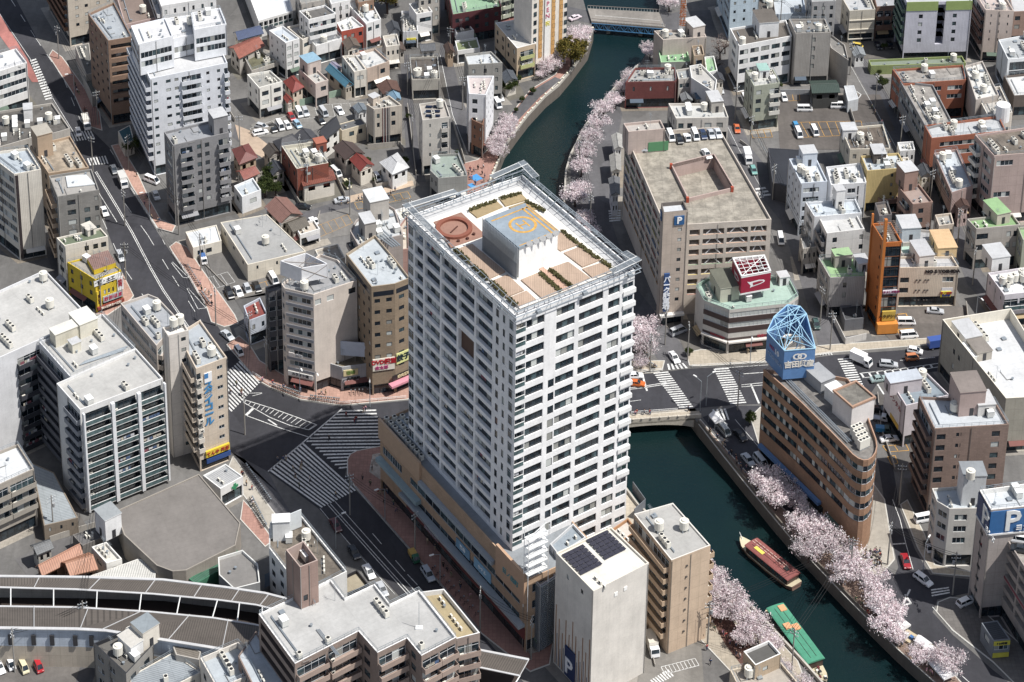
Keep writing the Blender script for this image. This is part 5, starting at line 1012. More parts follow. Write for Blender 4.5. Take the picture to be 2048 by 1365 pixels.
c = B('multi storey car park with open dark decks at the lower right edge', [(2008,1070),(2112,1232),(2200,1215),(2090,1060)], 20, 'A39891', 'A9A094', [('p',.02,.3,dict(hh=(.35,.95))),('p',.33,.62,dict(hh=(.35,.95))),('p',.65,.97,dict(hh=(.35,.95)))], None, name='car_park_building', cat='car park', fh=2.9, clut=0, rk='dirty'); panel(c.root,c.q[0],c.q[1],1,18,c.h-9.5,c.h-9,'8A3A4A','stripe',.02,.1); lf(c)
c = B('small kiosk with dark roof and yellow sign faces by the curved pavement', [(1963,1246),(1987,1282),(2021,1279),(1995,1241)], ('y',1318), '7E848C', '4F5660', C('w',1,.4), [('n',.1,.9,{})], name='kiosk', cat='kiosk', clut=0, gf=0, par=.15, rk='rib'); a,b=c.q[1],c.q[2]; _,W=unit(a,b); panel(c.root,a,b,.1,W-.1,c.h-1.2,c.h-.2,'C9BE3A'); panel(c.root,a,b,.1,W-.1,.4,1.5,'C9BE3A'); text(c.root,'P 24時間',a,b,W*.5,c.h-.7,.6,'3A3A3A',off=.3); lf(c)
# ---- car dealer corner
c = B('eight sided showroom office with green rimmed roof under a red sign cube', [(1392,572),(1408,601),(1459,620),(1577,607),(1597,592),(1578,556),(1430,548)], ('y',690), 'C9C4BC', '9DBFAE', None, None, facs={0:C('x',1,.5),1:[('n',.03,.97,dict(hh=(.45,.95),st='W'))],2:[('n',.01,.99,dict(hh=(.45,.95),st='W'))],3:[('n',.03,.97,dict(hh=(.45,.95),st='W'))]}, fh=3.0, gf=4.2, clut=5, cap='8FA79A', rev=wall('5A4642',None), tm=.8, joint=None, name='showroom')
for i in (1,2,3):
    a,b=c.q[i],c.q[i+1]; _,W=unit(a,b)
    for k in range(3): panel(c.root,a,b,0,W,c.h-.8-3.0*(k+1)-.12,c.h-.8-3.0*(k+1)+1.3,'4A3A38','brown_band',.0,.06)
    panel(c.root,a,b,0,W,3.7,4.1,'D3CEC6','canopy',.0,.9)
a,b=c.q[2],c.q[3]; _,W=unit(a,b); text(c.root,'神奈川ダイハツ',a,b,W*.7,4.6,.9,'B03040',off=.2); text(c.root,'DAIHATSU',c.q[1],c.q[2],unit(c.q[1],c.q[2])[1]*.6,4.6,.8,'B03040',off=.2)
pent(c,1448,585,8,5,4.2,'C3C1AE','6A6C5C'); parts(c,'outdoor_unit',1412,575,4); pent(c,1565,566,2.5,2.5,2.5,'white'); rootd=c.root; zsd=c.zs
ring=inset(c.q,.5); m=MB()
for i in range(len(ring)):
    a,b=ring[i],ring[(i+1)%len(ring)]; m.tube((*a,c.h+.7),(*b,c.h+.7),.06,.06,flat('9FC7B0',.6),4); _,L=unit(a,b)
    for k in range(int(L/2)+1): p=lerp(a,b,k/max(1,int(L/2))); m.tube((*p,c.h),(*p,c.h+.7),.04,.04,flat('9FC7B0',.6),4)
c.extra.append(('railing',m)); lf(c)
zt1,zt0=20.8,15.2; q=poly([(1465,516),(1483,553),(1542,542),(1529,510)],zt1); cx=sum(p[0] for p in q)/4; cy=sum(p[1] for p in q)/4
t=thing('rooftop_sign','red and white sign cube on steel legs above the green rimmed roof','sign',(cx,cy,zsd)); RED=flat('A81E3C',.45,name='sign_red')
m=MB()
for i in range(4):
    a,b=q[i],q[(i+1)%4]; e6,_=unit(a,b); n6=(e6[1],-e6[0]); a2,b2=(a[0]-n6[0]*.3,a[1]-n6[1]*.3),(b[0]-n6[0]*.3,b[1]-n6[1]*.3)
    m.prism([a,b,b2,a2],zt0+.5,zt1-.6,RED); m.prism([a,b,b2,a2],zt0,zt0+.5,WH); m.prism([a,b,b2,a2],zt1-.6,zt1,WH)
put(m,'sign_box',t); m=MB()
for i in range(6):
    m.tube((*lerp(q[0],q[1],i/5),zt1),(*lerp(q[3],q[2],i/5),zt1),.08,.08,WH,4); m.tube((*lerp(q[0],q[3],i/5),zt1),(*lerp(q[1],q[2],i/5),zt1),.08,.08,WH,4)
m.tube((*q[0],zt1),(*q[2],zt1),.1,.1,WH,4); m.tube((*q[1],zt1),(*q[3],zt1),.1,.1,WH,4); put(m,'top_frame',t)
iq=inset(q,1.4)
for p in iq: m=MB(); m.tube((*p,zsd),(*p,zt1-.3),.15,.15,STEEL,5); put(m,'leg',t)
def logo(a,b,u,z,s,sx):
    e6,_=unit(a,b); n6=(e6[1],-e6[0]); m=MB()
    out=[(-1.55,.55),(-1.0,.42),(.5,.55),(1.35,.42),(1.62,.18),(1.5,-.05),(.9,-.3),(-.8,-.62),(-1.0,-.72),(-.9,-.25)]
    inn=[(-.55,.18),(.5,.3),(1.2,.22),(1.3,.1),(1.1,-.02),(.6,-.15),(-.45,-.34)]
    def pt(x,y,o): return (a[0]+e6[0]*(u+x*s*sx)+n6[0]*o, a[1]+e6[1]*(u+x*s*sx)+n6[1]*o, z+y*s)
    m.face([pt(x,y,.05) for x,y in reversed(out)],flat('E8E6E6',.5)); m.face([pt(x,y,.09) for x,y in reversed(inn)],RED); return m
a,b=q[1],q[2]; _,W=unit(a,b); put(logo(a,b,W*.5,(zt0+zt1)/2,1.55,1.0*W/8),'emblem',t); a,b=q[0],q[1]; _,W=unit(a,b); put(logo(a,b,W*.5,(zt0+zt1)/2,1.7,.8*W/8),'emblem',t)
# ---- multi storey parking garage
GHt=27.0; gq=[(1250,266),(1330,452),(1543,439),(1437,254)]
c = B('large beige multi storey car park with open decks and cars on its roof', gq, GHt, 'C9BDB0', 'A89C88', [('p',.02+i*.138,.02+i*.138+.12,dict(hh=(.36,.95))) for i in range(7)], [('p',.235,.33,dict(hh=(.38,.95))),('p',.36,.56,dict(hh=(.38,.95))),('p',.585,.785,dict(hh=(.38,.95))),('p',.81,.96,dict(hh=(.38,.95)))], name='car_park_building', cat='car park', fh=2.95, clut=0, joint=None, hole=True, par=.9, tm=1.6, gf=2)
gz=c.zs; iq=inset(c.q,.25); hl=[v2(G(x,y,gz)) for x,y in ((1344,336),(1377,403),(1466,382),(1427,316))]
rb=MB(); rm=roofm('B5AA96','dirty')
for i in range(4): j=(i+1)%4; rb.face([(*iq[i],gz),(*iq[j],gz),(*hl[j],gz),(*hl[i],gz)],rm)
rb.face([(*p,gz-3.2) for p in hl],rm); put(rb,'roof_deck',c.root); m=MB()
pk=wall('B79F96',None)
for i in range(4):
    a,b=hl[i],hl[(i+1)%4]; m.wq(b,a,gz-3.2,gz+1.1,pk); e7,_=unit(a,b); n7=(e7[1],-e7[0]); m.prism([(a[0]+n7[0]*.3,a[1]+n7[1]*.3),(b[0]+n7[0]*.3,b[1]+n7[1]*.3),b,a],gz,gz+1.1,pk)
put(m,'ramp_wall',c.root)
for p in hl[:3]:
    m=MB(); m.box((p[0]-.3,p[1]-.4,gz),(1,0),.7,.7,1.5,flat('B0482F',.7)); put(m,'bollard',c.root)
for (a,b),u0,u1,cols in (((c.q[0],c.q[1]),.02,.98,['A04A3A','4A7A5A','B0A04A','3A6A9A','A04A3A','6A6A6A','B07A3A','3A6A9A']),((c.q[1],c.q[2]),.235,.96,['B88A70','B88A70','B88A70','5A8A60','C8B04A','C8B04A','A04A3A','A04A3A'])):
    _,W=unit(a,b)
    for k in range(8):
        z=GHt-1.6-(k+1)*2.95
        if z>2: panel(c.root,a,b,W*u0,W*u1,z+1.0,z+1.14,cols[k],'coloured_edge',-.25,.2)
a,b=c.q[1],c.q[2]; e7,W=unit(a,b); n7=(e7[1],-e7[0])
for (f0,f1) in ((.36,.56),(.585,.785),(.81,.96)):
    for k in range(8):
        z=GHt-1.6-(k+1)*2.95+1.1; m=MB(); pt=lambda u,o=-.35:(a[0]+e7[0]*u*W+n7[0]*o,a[1]+e7[1]*u*W+n7[1]*o); mid=(f0+f1)/2
        if z<2.5: continue
        m.tube((*pt(f0+.03),z),(*pt(mid-.02),z+1.6),.17,.17,pk if False else wall('white2',None),4); m.tube((*pt(mid-.02),z+1.6),(*pt(mid+.02),z+1.6),.17,.17,wall('white2',None),4); m.tube((*pt(mid+.02),z+1.6),(*pt(f1-.03),z),.17,.17,wall('white2',None),4); put(m,'brace',c.root)
e7,_=unit(c.q[0],c.q[1])
B('', [(1247,247),(1257,264),(1330,258),(1321,240)], GHt+6, 'C0ADA3', 'B6ADA4', ctx=c, z0=GHt-1, clut=2); panel(c.root,c.q[1],c.q[2],5.5,11,GHt-.6,GHt+2.2,'4F8A5E','green_shutter',.02,.1)
B('', [(1322,406),(1327,426),(1376,421),(1367,402)], 33.5, 'BFAE9F', 'C9CDD2', None, [('t',.62,.78,{})], ctx=c, clut=0, fh=2.95, par=1.0, tm=4.5, cap='6F6660', joint='panel'); a,b=c.q[1],c.q[2]; _,W=unit(a,b)
panel(c.root,a,b,W*.45,W*.86,29.6,32.2,'2A5E96','sign_panel'); text(c.root,'P',a,b,W*.655,30.9,2.6,'EDEDED',off=.3,bold=.08); a2,b2=c.q[0],c.q[1]; panel(c.root,a2,b2,.5,2.6,29.8,32.0,'2A5E96'); text(c.root,'P',a2,b2,1.6,30.9,2.0,'EDEDED',off=.3,bold=.06)
panel(c.root,a,b,W*.12,W*.34,4.5,15.8,'33538A',off=.3,th=.4); text(c.root,list('パーク駐車場'),a,b,W*.23,10,1.9,'E9EEF6',vert=True,off=.8,bold=.05); panel(c.root,a,b,0,W,3.0,3.6,'D9D6D0','canopy',0,1.2); lf(c)
# ---- brown rounded office building with the blue sign
RZ=24.5
pts=[(1527,738),(1600,803),(1660,862),(1694,897),(1705,909),(1716,917),(1727,921),(1737,920),(1746,914),(1752,905),(1755,893),(1753,878),(1745,856),(1722,792),(1696,757),(1632,745),(1560,742)]
fc={i:[('n',.0+.01,.99,dict(hh=(.42,.88),st='l'))] for i in range(0,13)}; fc[0]=fc[1]=fc[2]=[('n',.01,.99,dict(hh=(.42,.88),st='d'))]
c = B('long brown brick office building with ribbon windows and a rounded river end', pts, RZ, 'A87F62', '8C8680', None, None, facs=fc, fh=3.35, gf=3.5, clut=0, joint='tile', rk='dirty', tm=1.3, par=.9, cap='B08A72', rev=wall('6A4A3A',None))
a0,b0=c.q[0],c.q[3]
panel(c.root,c.q[0],c.q[2],1,unit(c.q[0],c.q[2])[1]-1,3.6,4.4,'5A7FB0','canopy',.1,1.0)
pent(c,1638,768,6,4,3,'9A9CA0','A3A5A8',door=False,part='plant_room'); pent(c,1668,800,3.2,3.2,3.4,'E4E2DE','ECECEA',door=False,part='plant_room')
for px,py in ((1688,800),(1692,812)): parts(c,'cubicle',px,py,2)
m=MB(); p=G(1705,832,c.zs); m.box((p.x,p.y,c.zs),unit(c.q[0],c.q[1])[0],6.5,6.5,5.6,wall('D9D2CE',None)); pc=(p.x,p.y); e8,_=unit(c.q[0],c.q[1]); 
for s in (-1,1): m.box((p.x+e8[1]*3.2*s,p.y-e8[0]*3.2*s,c.zs+5.6),e8,7,.4,.5,wall('B08A72',None)); m.box((p.x+e8[0]*3.2*s,p.y+e8[1]*3.2*s,c.zs+5.6),(-e8[1],e8[0]),6,.4,.5,wall('B08A72',None))
m.box((p.x,p.y,c.zs+5.62),e8,6,6,.05,roofm('8A8478','dirty')); c.extra.append(('stair_house',m))
for r in range(3):
    for k in range(4): p=G(1706+r*6.5+k*4.6,872-r*3+k*9,c.zs); c.ins.append(('cooling_unit',simple('cooling_unit',lambda b_:(b_.prism([(-.55,-.5),(.55,-.5),(.55,.5),(-.55,.5)],.3,2.5,ACW),b_.prism([(.33*math.cos(i*math.pi/4),.33*math.sin(i*math.pi/4)) for i in range(8)],2.5,2.56,DARK),b_.prism([(-.5,-.45),(.5,-.45),(.5,.45),(-.5,.45)],0,.3,STEEL))),(p.x,p.y,c.zs),math.atan2(e8[1],e8[0]),None))
m=MB(); p0,p1=G(1560,752,c.zs),G(1695,888,c.zs)
for o in (0,.5,.9): m.tube((p0.x+o,p0.y+o*.5,c.zs+.35),(p1.x+o,p1.y+o*.5,c.zs+.35),.14,.14,STEEL,5)
c.extra.append(('pipe_run',m)); zsr=c.zs; cr=c; lf(c)
# blue sign enclosure with open lattice top
z1,z0s=32.5,24.6; sp=[(1534,664),(1569,702),(1631,697),(1613,628),(1600,613),(1575,610),(1548,634)]; q=poly(sp,z1); cx=sum(p[0] for p in q)/7; cy=sum(p[1] for p in q)/7
t=thing('rooftop_sign','blue panelled sign enclosure with open white and blue lattice top on the brown building','sign',(cx,cy,z0s)); BP=flat('5784BC',.45,name='sign_blue'); m=MB(); LB_=flat('9CCBE6',.4,.1,'pale_blue_steel')
for i in range(7):
    a,b=q[i],q[(i+1)%7]; e6,_=unit(a,b); n6=(e6[1],-e6[0]); m.prism([a,b,(b[0]-n6[0]*.2,b[1]-n6[1]*.2),(a[0]-n6[0]*.2,a[1]-n6[1]*.2)],z0s,z1,BP)
put(m,'sign_panels',t); m=MB()
for i in range(7): m.tube((*q[i],z1),(*q[(i+1)%7],z1),.13,.13,LB_,4)
for i,j in ((0,2),(0,3),(1,3),(6,2),(6,3),(5,3),(1,6),(0,4),(5,2),(6,4)): m.tube((*q[i],z1),(*q[j],z1),.1,.1,LB_,4)
cc=(cx,cy)
for i in range(7):
    m.tube((*q[i],z1),(*cc,z1-.1),.09,.09,LB_,4); m.tube((*q[i],z1-.2),(*lerp(q[i],cc,.5),z0s+.3),.09,.09,LB_,4); k=(i+1)%7; m.tube((*lerp(q[i],cc,.5),z1),(*lerp(q[k],cc,.5),z1),.08,.08,LB_,4); m.tube((*lerp(q[i],cc,.5),z0s),(*lerp(q[k],cc,.5),z1),.08,.08,LB_,4)
put(m,'lattice_top',t); a,b=q[1],q[2]; _,W=unit(a,b)
for i,ch in enumerate('吉田興産'): text(t,ch,a,b,W*(.14+.24*i),z1-4.0,1.9,'E0D9CC',off=.1,bold=.05)
e6,_=unit(a,b); n6=(e6[1],-e6[0]); m=MB(); P8=lambda x,y,o:(a[0]+e6[0]*(W*.5+x)+n6[0]*o,a[1]+e6[1]*(W*.5+x)+n6[1]*o,z1-1.7+y)
for s in (-1,1):
    for k in range(12):
        a0,a1=k/12*6.283,(k+1)/12*6.283; m.face([P8(s*.55+r*1.1*math.cos(x),r*.85*math.sin(x),.25+.01*s) for r,x in ((1,a1),(1,a0),(.62,a0),(.62,a1))][::1],flat('E6E2DA',.4))
put(m,'emblem',t); a,b=q[0],q[1]; _,W=unit(a,b); text(t,'10',a,b,W*.62,z1-2.6,1.9,'D9DDE6',off=.1,bold=.05); text(t,'YOSHIDA',a,b,W*.52,z1-4.8,1.5,'8FA6C8',off=.1); text(t,'NO.',a,b,W*.35,z1-2.6,1.3,'9A4A7A',off=.1)
# ---- left of the tower
c = B('large cream roofed hall beside the parked cars, grey roof and blank walls', [(441,445),(495,530),(612,503),(534,429)], 5.2, 'DBD2C0', 'A4A4A2', C('t',3,.15), C('t',3,.1), clut=3, gf=.1, par=.15, name='hall', cat='hall', rk='flat'); lf(c)
c = B('low white roofed annex left of the grey roofed hall', [(371,464),(386,496),(443,482),(433,450)], 3.6, 'DCD5C6', 'D3D8DC', None, [('w',.15,.35,{}),('w',.45,.65,{})], clut=3, gf=.1, par=.35, fh=2.8, joint=None); lf(c)
c = B('gable sided red roofed block with white and blue wall by the side street', [(487,612),(498,642),(535,628),(520,595)], ('y',692), 'B9C0CC', '9A3D34', C('t',2,.2), C('w',2,.3), clut=2, joint=None); lf(c)
c = B('dark grey round stair tower attached left of the beige blank walled building', [(531,573),(536,583),(568,578),(562,566)], ('y',745), '55565C', '6E6E72', C('n',1,.5), C('n',2,.8,hh=(.3,.75)), clut=1, fh=2.9); lf(c)
c = B('office building with blank beige flank and ribbon windows under a white billboard ring', [(563,568),(569,577),(627,590),(714,561),(676,520),(640,508)], ('y',772), 'D4C7BB', '9A9A9C', None, None, facs={0:C('n',1,.6),1:[('n',.12,.9,dict(hh=(.35,.8)))],2:[('w',.03,.17,dict(st='W',skip=tuple(range(1,9)))),('w',.3,.46,dict(st='W',skip=tuple(range(1,9)))),('w',.8,.96,dict(skip=tuple(range(1,9))))]}, fh=3.1, clut=9, joint=None)
a,b=c.q[1],c.q[2]; _,W=unit(a,b)
for k in range(8): panel(c.root,a,b,W*.04,W*.98,c.h-1.2-3.1*k-.25,c.h-1.2-3.1*k+.55,'8E9098','band',.0,.08)
panel(c.root,a,b,.5,W-.5,3.6,4.8,'E3E1DC'); text(c.root,'カラオケ館',a,b,W*.5,4.2,.9,'3A3A42',off=.3); panel(c.root,a,b,W*.1,W*.3,9,10.2,'D8D0CC'); text(c.root,'歯科',a,b,W*.45,9.6,1.0,'C9C9CC',off=.15); zb=c.zs; hb=c.h; lf(c)
zt1=hb+5.2; zt0=hb+1.2; q=poly([(560,522),(603,537),(656,528),(612,506)],zt1); cx=sum(p[0] for p in q)/4; cy=sum(p[1] for p in q)/4
t=thing('billboard_ring','blank white billboard box with open steel top on the beige flanked building','billboard',(cx,cy,zb)); m=MB()
for i in range(4):
    a,b=q[i],q[(i+1)%4]; e6,_=unit(a,b); n6=(e6[1],-e6[0]); m.prism([a,b,(b[0]-n6[0]*.2,b[1]-n6[1]*.2),(a[0]-n6[0]*.2,a[1]-n6[1]*.2)],zt0,zt1,flat('DFDFE2',.5))
put(m,'panels',t); m=MB()
for i in range(5): m.tube((*lerp(q[0],q[1],i/4),zt1-.2),(*lerp(q[3],q[2],i/4),zt0),.1,.1,flat('8A8078',.6),4); m.tube((*lerp(q[0],q[1],i/4),zt0),(*lerp(q[3],q[2],i/4),zt1-.2),.07,.07,flat('8A8078',.6),4)
m.tube((*q[0],zt1-.2),(*q[2],zt1-.2),.1,.1,flat('8A8078',.6),4); put(m,'frame',t)
for p in inset(q,1.0): m=MB(); m.tube((*p,zb),(*p,zt0+.3),.15,.15,STEEL,5); put(m,'leg',t)
c = B('low grey wedge shaped corner shop building with yellow and white signs', [(632,719),(684,735),(747,726),(737,704),(650,706)], ('y',782), 'AEB0B3', '8F8166', None, None, facs={0:C('x',1,.5),1:C('x',1,.5)}, clut=2, rk='dirty', gf=3.3, par=.5)
a,b=c.q[0],c.q[1]; _,W=unit(a,b); panel(c.root,a,b,W*.05,W*.4,c.h-2,c.h-.6,'D8C27A'); panel(c.root,a,b,W*.05,W*.38,c.h-4.2,c.h-3.2,'3A3A40'); text(c.root,'居酒屋',a,b,W*.21,c.h-3.7,.8,'DDD8D0',off=.3); text(c.root,'焼鳥',a,b,W*.22,c.h-1.3,.9,'6A3A20',off=.3)
a,b=c.q[1],c.q[2]; _,W=unit(a,b); panel(c.root,a,b,W*.04,W*.5,c.h-2.6,c.h-.9,'D2C290'); panel(c.root,a,b,W*.04,W*.5,c.h-4.8,c.h-3.7,'3F3A44'); text(c.root,'ダイニング',a,b,W*.27,c.h-4.25,.75,'E4E0E4',off=.3); text(c.root,'酒場',a,b,W*.27,c.h-1.75,1.1,'6A8A3A',off=.3); text(c.root,'串焼本舗',a,b,W*.35,3.3,.8,'2A2A2A',off=.2); lf(c)
a,b=v2(G(638,706,8.3)),v2(G(741,714,8.3)); t=thing('billboard','long blank pale blue billboard standing on the grey corner shop roof','billboard',(*lerp(a,b,.5),6)); panel(t,a,b,0,unit(a,b)[1],8.3,12.3,'C3CBDA','board',0,.25)
for k in range(5): m=MB(); p=lerp(a,b,.1+k*.2); m.tube((*p,6.5),(*p,12.2),.1,.1,flat('8A8078',.6),4); put(m,'post',t)
c = B('brown stone office building with square windows and a red DVD sign', [(692,508),(743,574),(790,568),(820,556),(792,520),(750,470)], ('y',792), '9B866E', 'B9C2C8', None, None, facs={0:C('t',5,.3),1:[('t',.12,.36,{}),('t',.62,.86,{})],2:[('t',.25,.6,{})]}, fh=3.2, clut=10, joint='tile', tm=3.2, cap='A5947E')
for i in (0,1,2):
    a,b=c.q[i],c.q[i+1]; _,W=unit(a,b); panel(c.root,a,b,W*.08,W*.94,c.h-2.9,c.h-1.6,(.02,.025,.035),'window_band',-.02,.06,.15)
a,b=c.q[1],c.q[2]; _,W=unit(a,b); panel(c.root,a,b,.1,W-.2,7.2,10.6,'E8E0D0'); text(c.root,'DVD鑑賞',a,b,W*.5,9.6,1.55,'C0202A',off=.3,bold=.06,xs=.95); text(c.root,'金太郎',a,b,W*.4,8.0,1.1,'C03A7A',off=.3)
a,b=c.q[2],c.q[3]; _,W=unit(a,b); panel(c.root,a,b,.2,W-.2,8.2,11.2,'D9D98A'); text(c.root,'餃子',a,b,W*.5,9.7,1.9,'24343A',off=.3,bold=.08); panel(c.root,a,b,-1,W,4.0,5.3,'2E2A2A',off=.1); text(c.root,'焼肉酒場',a,b,W*.5,4.65,.9,'E0D0A0',off=.4); panel(c.root,a,b,-2,W+1,2.9,3.5,'D98A9A','awning',0,1.6); lf(c)
c = B('pinkish grey block cluttered with ducts behind the brown stone office', [(700,462),(716,490),(806,470),(790,418),(768,405),(712,440)], 22, 'A59A94', 'C2C6C8', None, None, facs={0:C('b',1,.8),1:C('x',1,.5)}, clut=18); pent(c,752,430,6,5,6,'B9B2A9','D2D4D4'); pent(c,735,470,5,3,5,'A8A29B'); m=MB(); 
for k in range(4): p0,p1=G(745+k*6,470-k*2,c.zs),G(785+k*5,500-k,c.zs); m.tube((p0.x,p0.y,c.zs+.8),(p1.x,p1.y,c.zs+.8),.22,.22,STEEL,6)
c.extra.append(('duct',m)); lf(c)
c = B('narrow red brown walled block squeezed beside the white tower', [(796,455),(800,500),(818,498),(815,430)], 16, 'B08A80', 'C9B9A5', None, C('x',1,.5), clut=3); lf(c)
house('rusty red and grey ribbed gable house behind the hall', [(528,416),(560,448),(606,430),(574,396)], 5, 1.8, 'concrete', '9C6A5C', 'rib')
house('low house with thatch brown roof below the rusty gable', [(566,448),(586,466),(620,452),(602,434)], 4, 1.2, 'concrete', '6B6152')
c = B('brick red rear building with beige terrace full of planters', [(563,292),(593,338),(657,326),(626,284)], ('y',402), '94503F', 'B9B49F', C('w',3,.3), [('t',.3,.45,{})], clut=9, par=.9, cap='C9C4B4', joint='tile'); pent(c,640,300,3,3,3,'94503F','C0603F'); lf(c)
house('shop house with weathered red brown awning roof and pink sign', [(590,347),(606,374),(673,360),(660,336)], 5.2, .9, 'cream', '94452F', 'rib', ridge=1)
house('brown metal gable house behind the small red roof', [(664,296),(690,321),(730,308),(706,286)], 5.5, 1.5, 'concrete', '5E4A44', 'rib')
house('small house with bright red tiled roof and pale blue dormer', [(698,320),(720,344),(749,331),(727,312)], 5.2, 1.4, 'cream', 'A5382C')
house('white roofed hipped house beside a palm, near the slim tall building', [(758,326),(784,351),(819,336),(795,306)], 5.2, 1.6, 'white', 'DADBDD', hip=True)
house('house with dark red hip roof beside the grey apartment block', [(463,300),(478,331),(516,316),(497,288)], 6, 1.6, 'tan', '8C4038', hip=True)
house('low red gabled house above the white stepped house', [(471,344),(488,362),(520,348),(502,335)], 5, 1.3, 'cream', 'A84A38')
c = B('white modern house with stepped parapets and blue grey roof', [(468,372),(484,394),(522,380),(506,356)], ('y',428), 'E2E3E4', 'B4C0CA', C('w',1,.4), [('w',.4,.75,{})], name='house', cat='house', clut=2, joint=None, gf=.1); lf(c)
house('small brown roofed house between the hip roof and the planter terrace', [(524,300),(538,318),(566,305),(552,289)], 5, 1.3, 'concrete', '5A5048')
c = B('small white flat roofed shop facing the shaded lane behind the tower', [(790,420),(800,440),(826,432),(818,412)], 5, 'white', 'D8D4C4', C('w',1,.5), C('w',2,.4), clut=4, joint=None); lf(c)
# ---- lower left
A28=28.0
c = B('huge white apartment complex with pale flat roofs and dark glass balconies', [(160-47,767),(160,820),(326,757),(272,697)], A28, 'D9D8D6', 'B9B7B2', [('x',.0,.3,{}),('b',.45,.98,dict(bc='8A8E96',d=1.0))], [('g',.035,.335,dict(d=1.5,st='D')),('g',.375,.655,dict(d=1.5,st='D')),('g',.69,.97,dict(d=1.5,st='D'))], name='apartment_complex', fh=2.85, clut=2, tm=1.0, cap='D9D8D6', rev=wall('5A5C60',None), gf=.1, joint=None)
a,b=c.q[1],c.q[2]; _,W=unit(a,b)
for u in (.012,.345,.365,.66,.68,.985): panel(c.root,a,b,W*u-.2,W*u+.2,1,c.h-.3,'D9DADC','fin',.9,.9)
B('', [(78,684),(141,755),(272,697),(205,628)], A28, 'C9CACC', 'B9B7B2', [('b',.05,.95,dict(bc='5E6068',d=1.2))], None, ctx=c, fh=2.85, clut=3, gf=.1, tm=1.0, rev=wall('4A4C50',None)); pent(c,168,660,5.5,4.5,3.8,'DAD4C2','E2DFD2',door=False,part='plant_room'); pent(c,130,680,3,6,3.4,'CFC8B4','DCD8CC',door=False,part='plant_room'); pent(c,150,700,2.2,2.2,2.4,'D8D2C0',door=False,part='plant_room'); m=MB()
for k in range(3): p0,p1=G(160+k*4,732-k*3,c.zs),G(248+k*4,703-k*4,c.zs); m.tube((p0.x,p0.y,c.zs+.3),(p1.x,p1.y,c.zs+.3),.15,.15,STEEL,5)
c.extra.append(('pipe_run',m)); B('', [(-105,628),(-15,722),(180,634),(90,540)], A28, 'D4D4D6', 'BDBBB6', C('x',1,.5), [('x',.0,.1,{}),('b',.24,.5,dict(bc='3E4048',d=1.2))], ctx=c, fh=2.85, clut=5, gf=.1, tm=2.0, joint=None); lf(c)
c = B('grey and beige balcony apartment block at the left edge, lower', [(-70,930),(-35,985),(68,938),(36,888)], ('y',1100), 'A59C90', 'D3D6D8', None, [('b',.04,.48,dict(bc='A0988C',d=1.0)),('b',.52,.98,dict(bc='A0988C',d=1.0))], fh=2.9, clut=2); lf(c)
c = B('pale blue grey tin roofed shed wedged between apartment blocks', [(62,925),(88,1052),(156,1036),(108,945)], ('y',1084), '8A7C6C', 'A8B2B8', C('x',1,.5), C('t',3,.2), clut=0, rk='rib', gf=.1, par=.1, name='shed', cat='shed'); lf(c)
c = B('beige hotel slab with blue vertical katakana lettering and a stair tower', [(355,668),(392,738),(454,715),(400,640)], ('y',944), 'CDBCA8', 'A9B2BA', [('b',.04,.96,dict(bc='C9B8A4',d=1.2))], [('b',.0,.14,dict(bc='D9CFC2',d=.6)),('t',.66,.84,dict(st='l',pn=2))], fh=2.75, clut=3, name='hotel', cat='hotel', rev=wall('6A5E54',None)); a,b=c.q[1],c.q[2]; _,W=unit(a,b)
text(c.root,list('スタイコール'),a,b,W*.36,c.h-10.6,2.35,'3F86BE',vert=True,off=.15,bold=.1); panel(c.root,a,b,W*.24,W*.48,c.h-4.6,c.h-2.1,'E6E6E8'); panel(c.root,a,b,W*.24,W*.36,c.h-3.4,c.h-2.1,'3F7FBE','sign_panel',.26,.05); panel(c.root,a,b,W*.18,W*.95,3.6,5.3,'D8B82A',off=.1,th=.5); text(c.root,'てんや 天丼',a,b,W*.56,4.45,1.1,'B02A2A',off=.75); panel(c.root,a,b,W*.2,W*.98,1.8,3.0,'2A4A8A',off=.1,th=.4)
B('', [(325,655),(336,672),(377,661),(366,643)], 34, 'D3CBC2', 'E0DDD6', None, [('t',.62,.85,{})], ctx=c, fh=2.9, clut=0, gf=.1); parts(c,'water_tank',348,655,z=34); parts(c,'water_tank',360,650,z=34)
B('', [(241,607),(313,692),(358,640),(316,596),(296,588)], 25, 'C0B6AC', 'A3A8AF', [('n',.02,.98,dict(hh=(.28,.8)))], [('b',.05,.5,dict(bc='B9ADA2'))], ctx=c, fh=2.85, clut=5, gf=3); lf(c)
c = B('wide brown grey cinema hall roof with angled sides', [(232,1022),(248,1070),(313,1131),(345,1143),(372,1141),(471,1091),(481,1046),(398,948)], 6.5, '9A9288', '827B75', clut=0, par=.25, name='hall', cat='hall', rk='flat', facs={4:C('x',1,.5)}); lf(c)
c = B('white pharmacy with corrugated grey roof and a green cross', [(406,951),(441,978),(486,953),(451,928)], ('y',1016), 'E0E0DE', 'B4B6B8', None, [('w',.45,.85,dict(st='l'))], clut=1, rk='rib', name='pharmacy', cat='pharmacy', gf=3, par=.3, joint=None); a,b=c.q[1],c.q[2]; _,W=unit(a,b); panel(c.root,a,b,W*.62-.3,W*.62+.3,c.h-2.3,c.h-.6,'2E8A5A','green_cross',.05,.15); panel(c.root,a,b,W*.62-.85,W*.62-.3,c.h-1.75,c.h-1.15,'2E8A5A','green_cross',.05,.15); panel(c.root,a,b,W*.62+.3,W*.62+.85,c.h-1.75,c.h-1.15,'2E8A5A','green_cross',.05,.15); lf(c)
house('terracotta ribbed roof house, long front gable near the station', [(70,1135),(84,1154),(168,1112),(154,1090)], 4.5, 1.6, 'brown2', 'C47A52', 'rib')
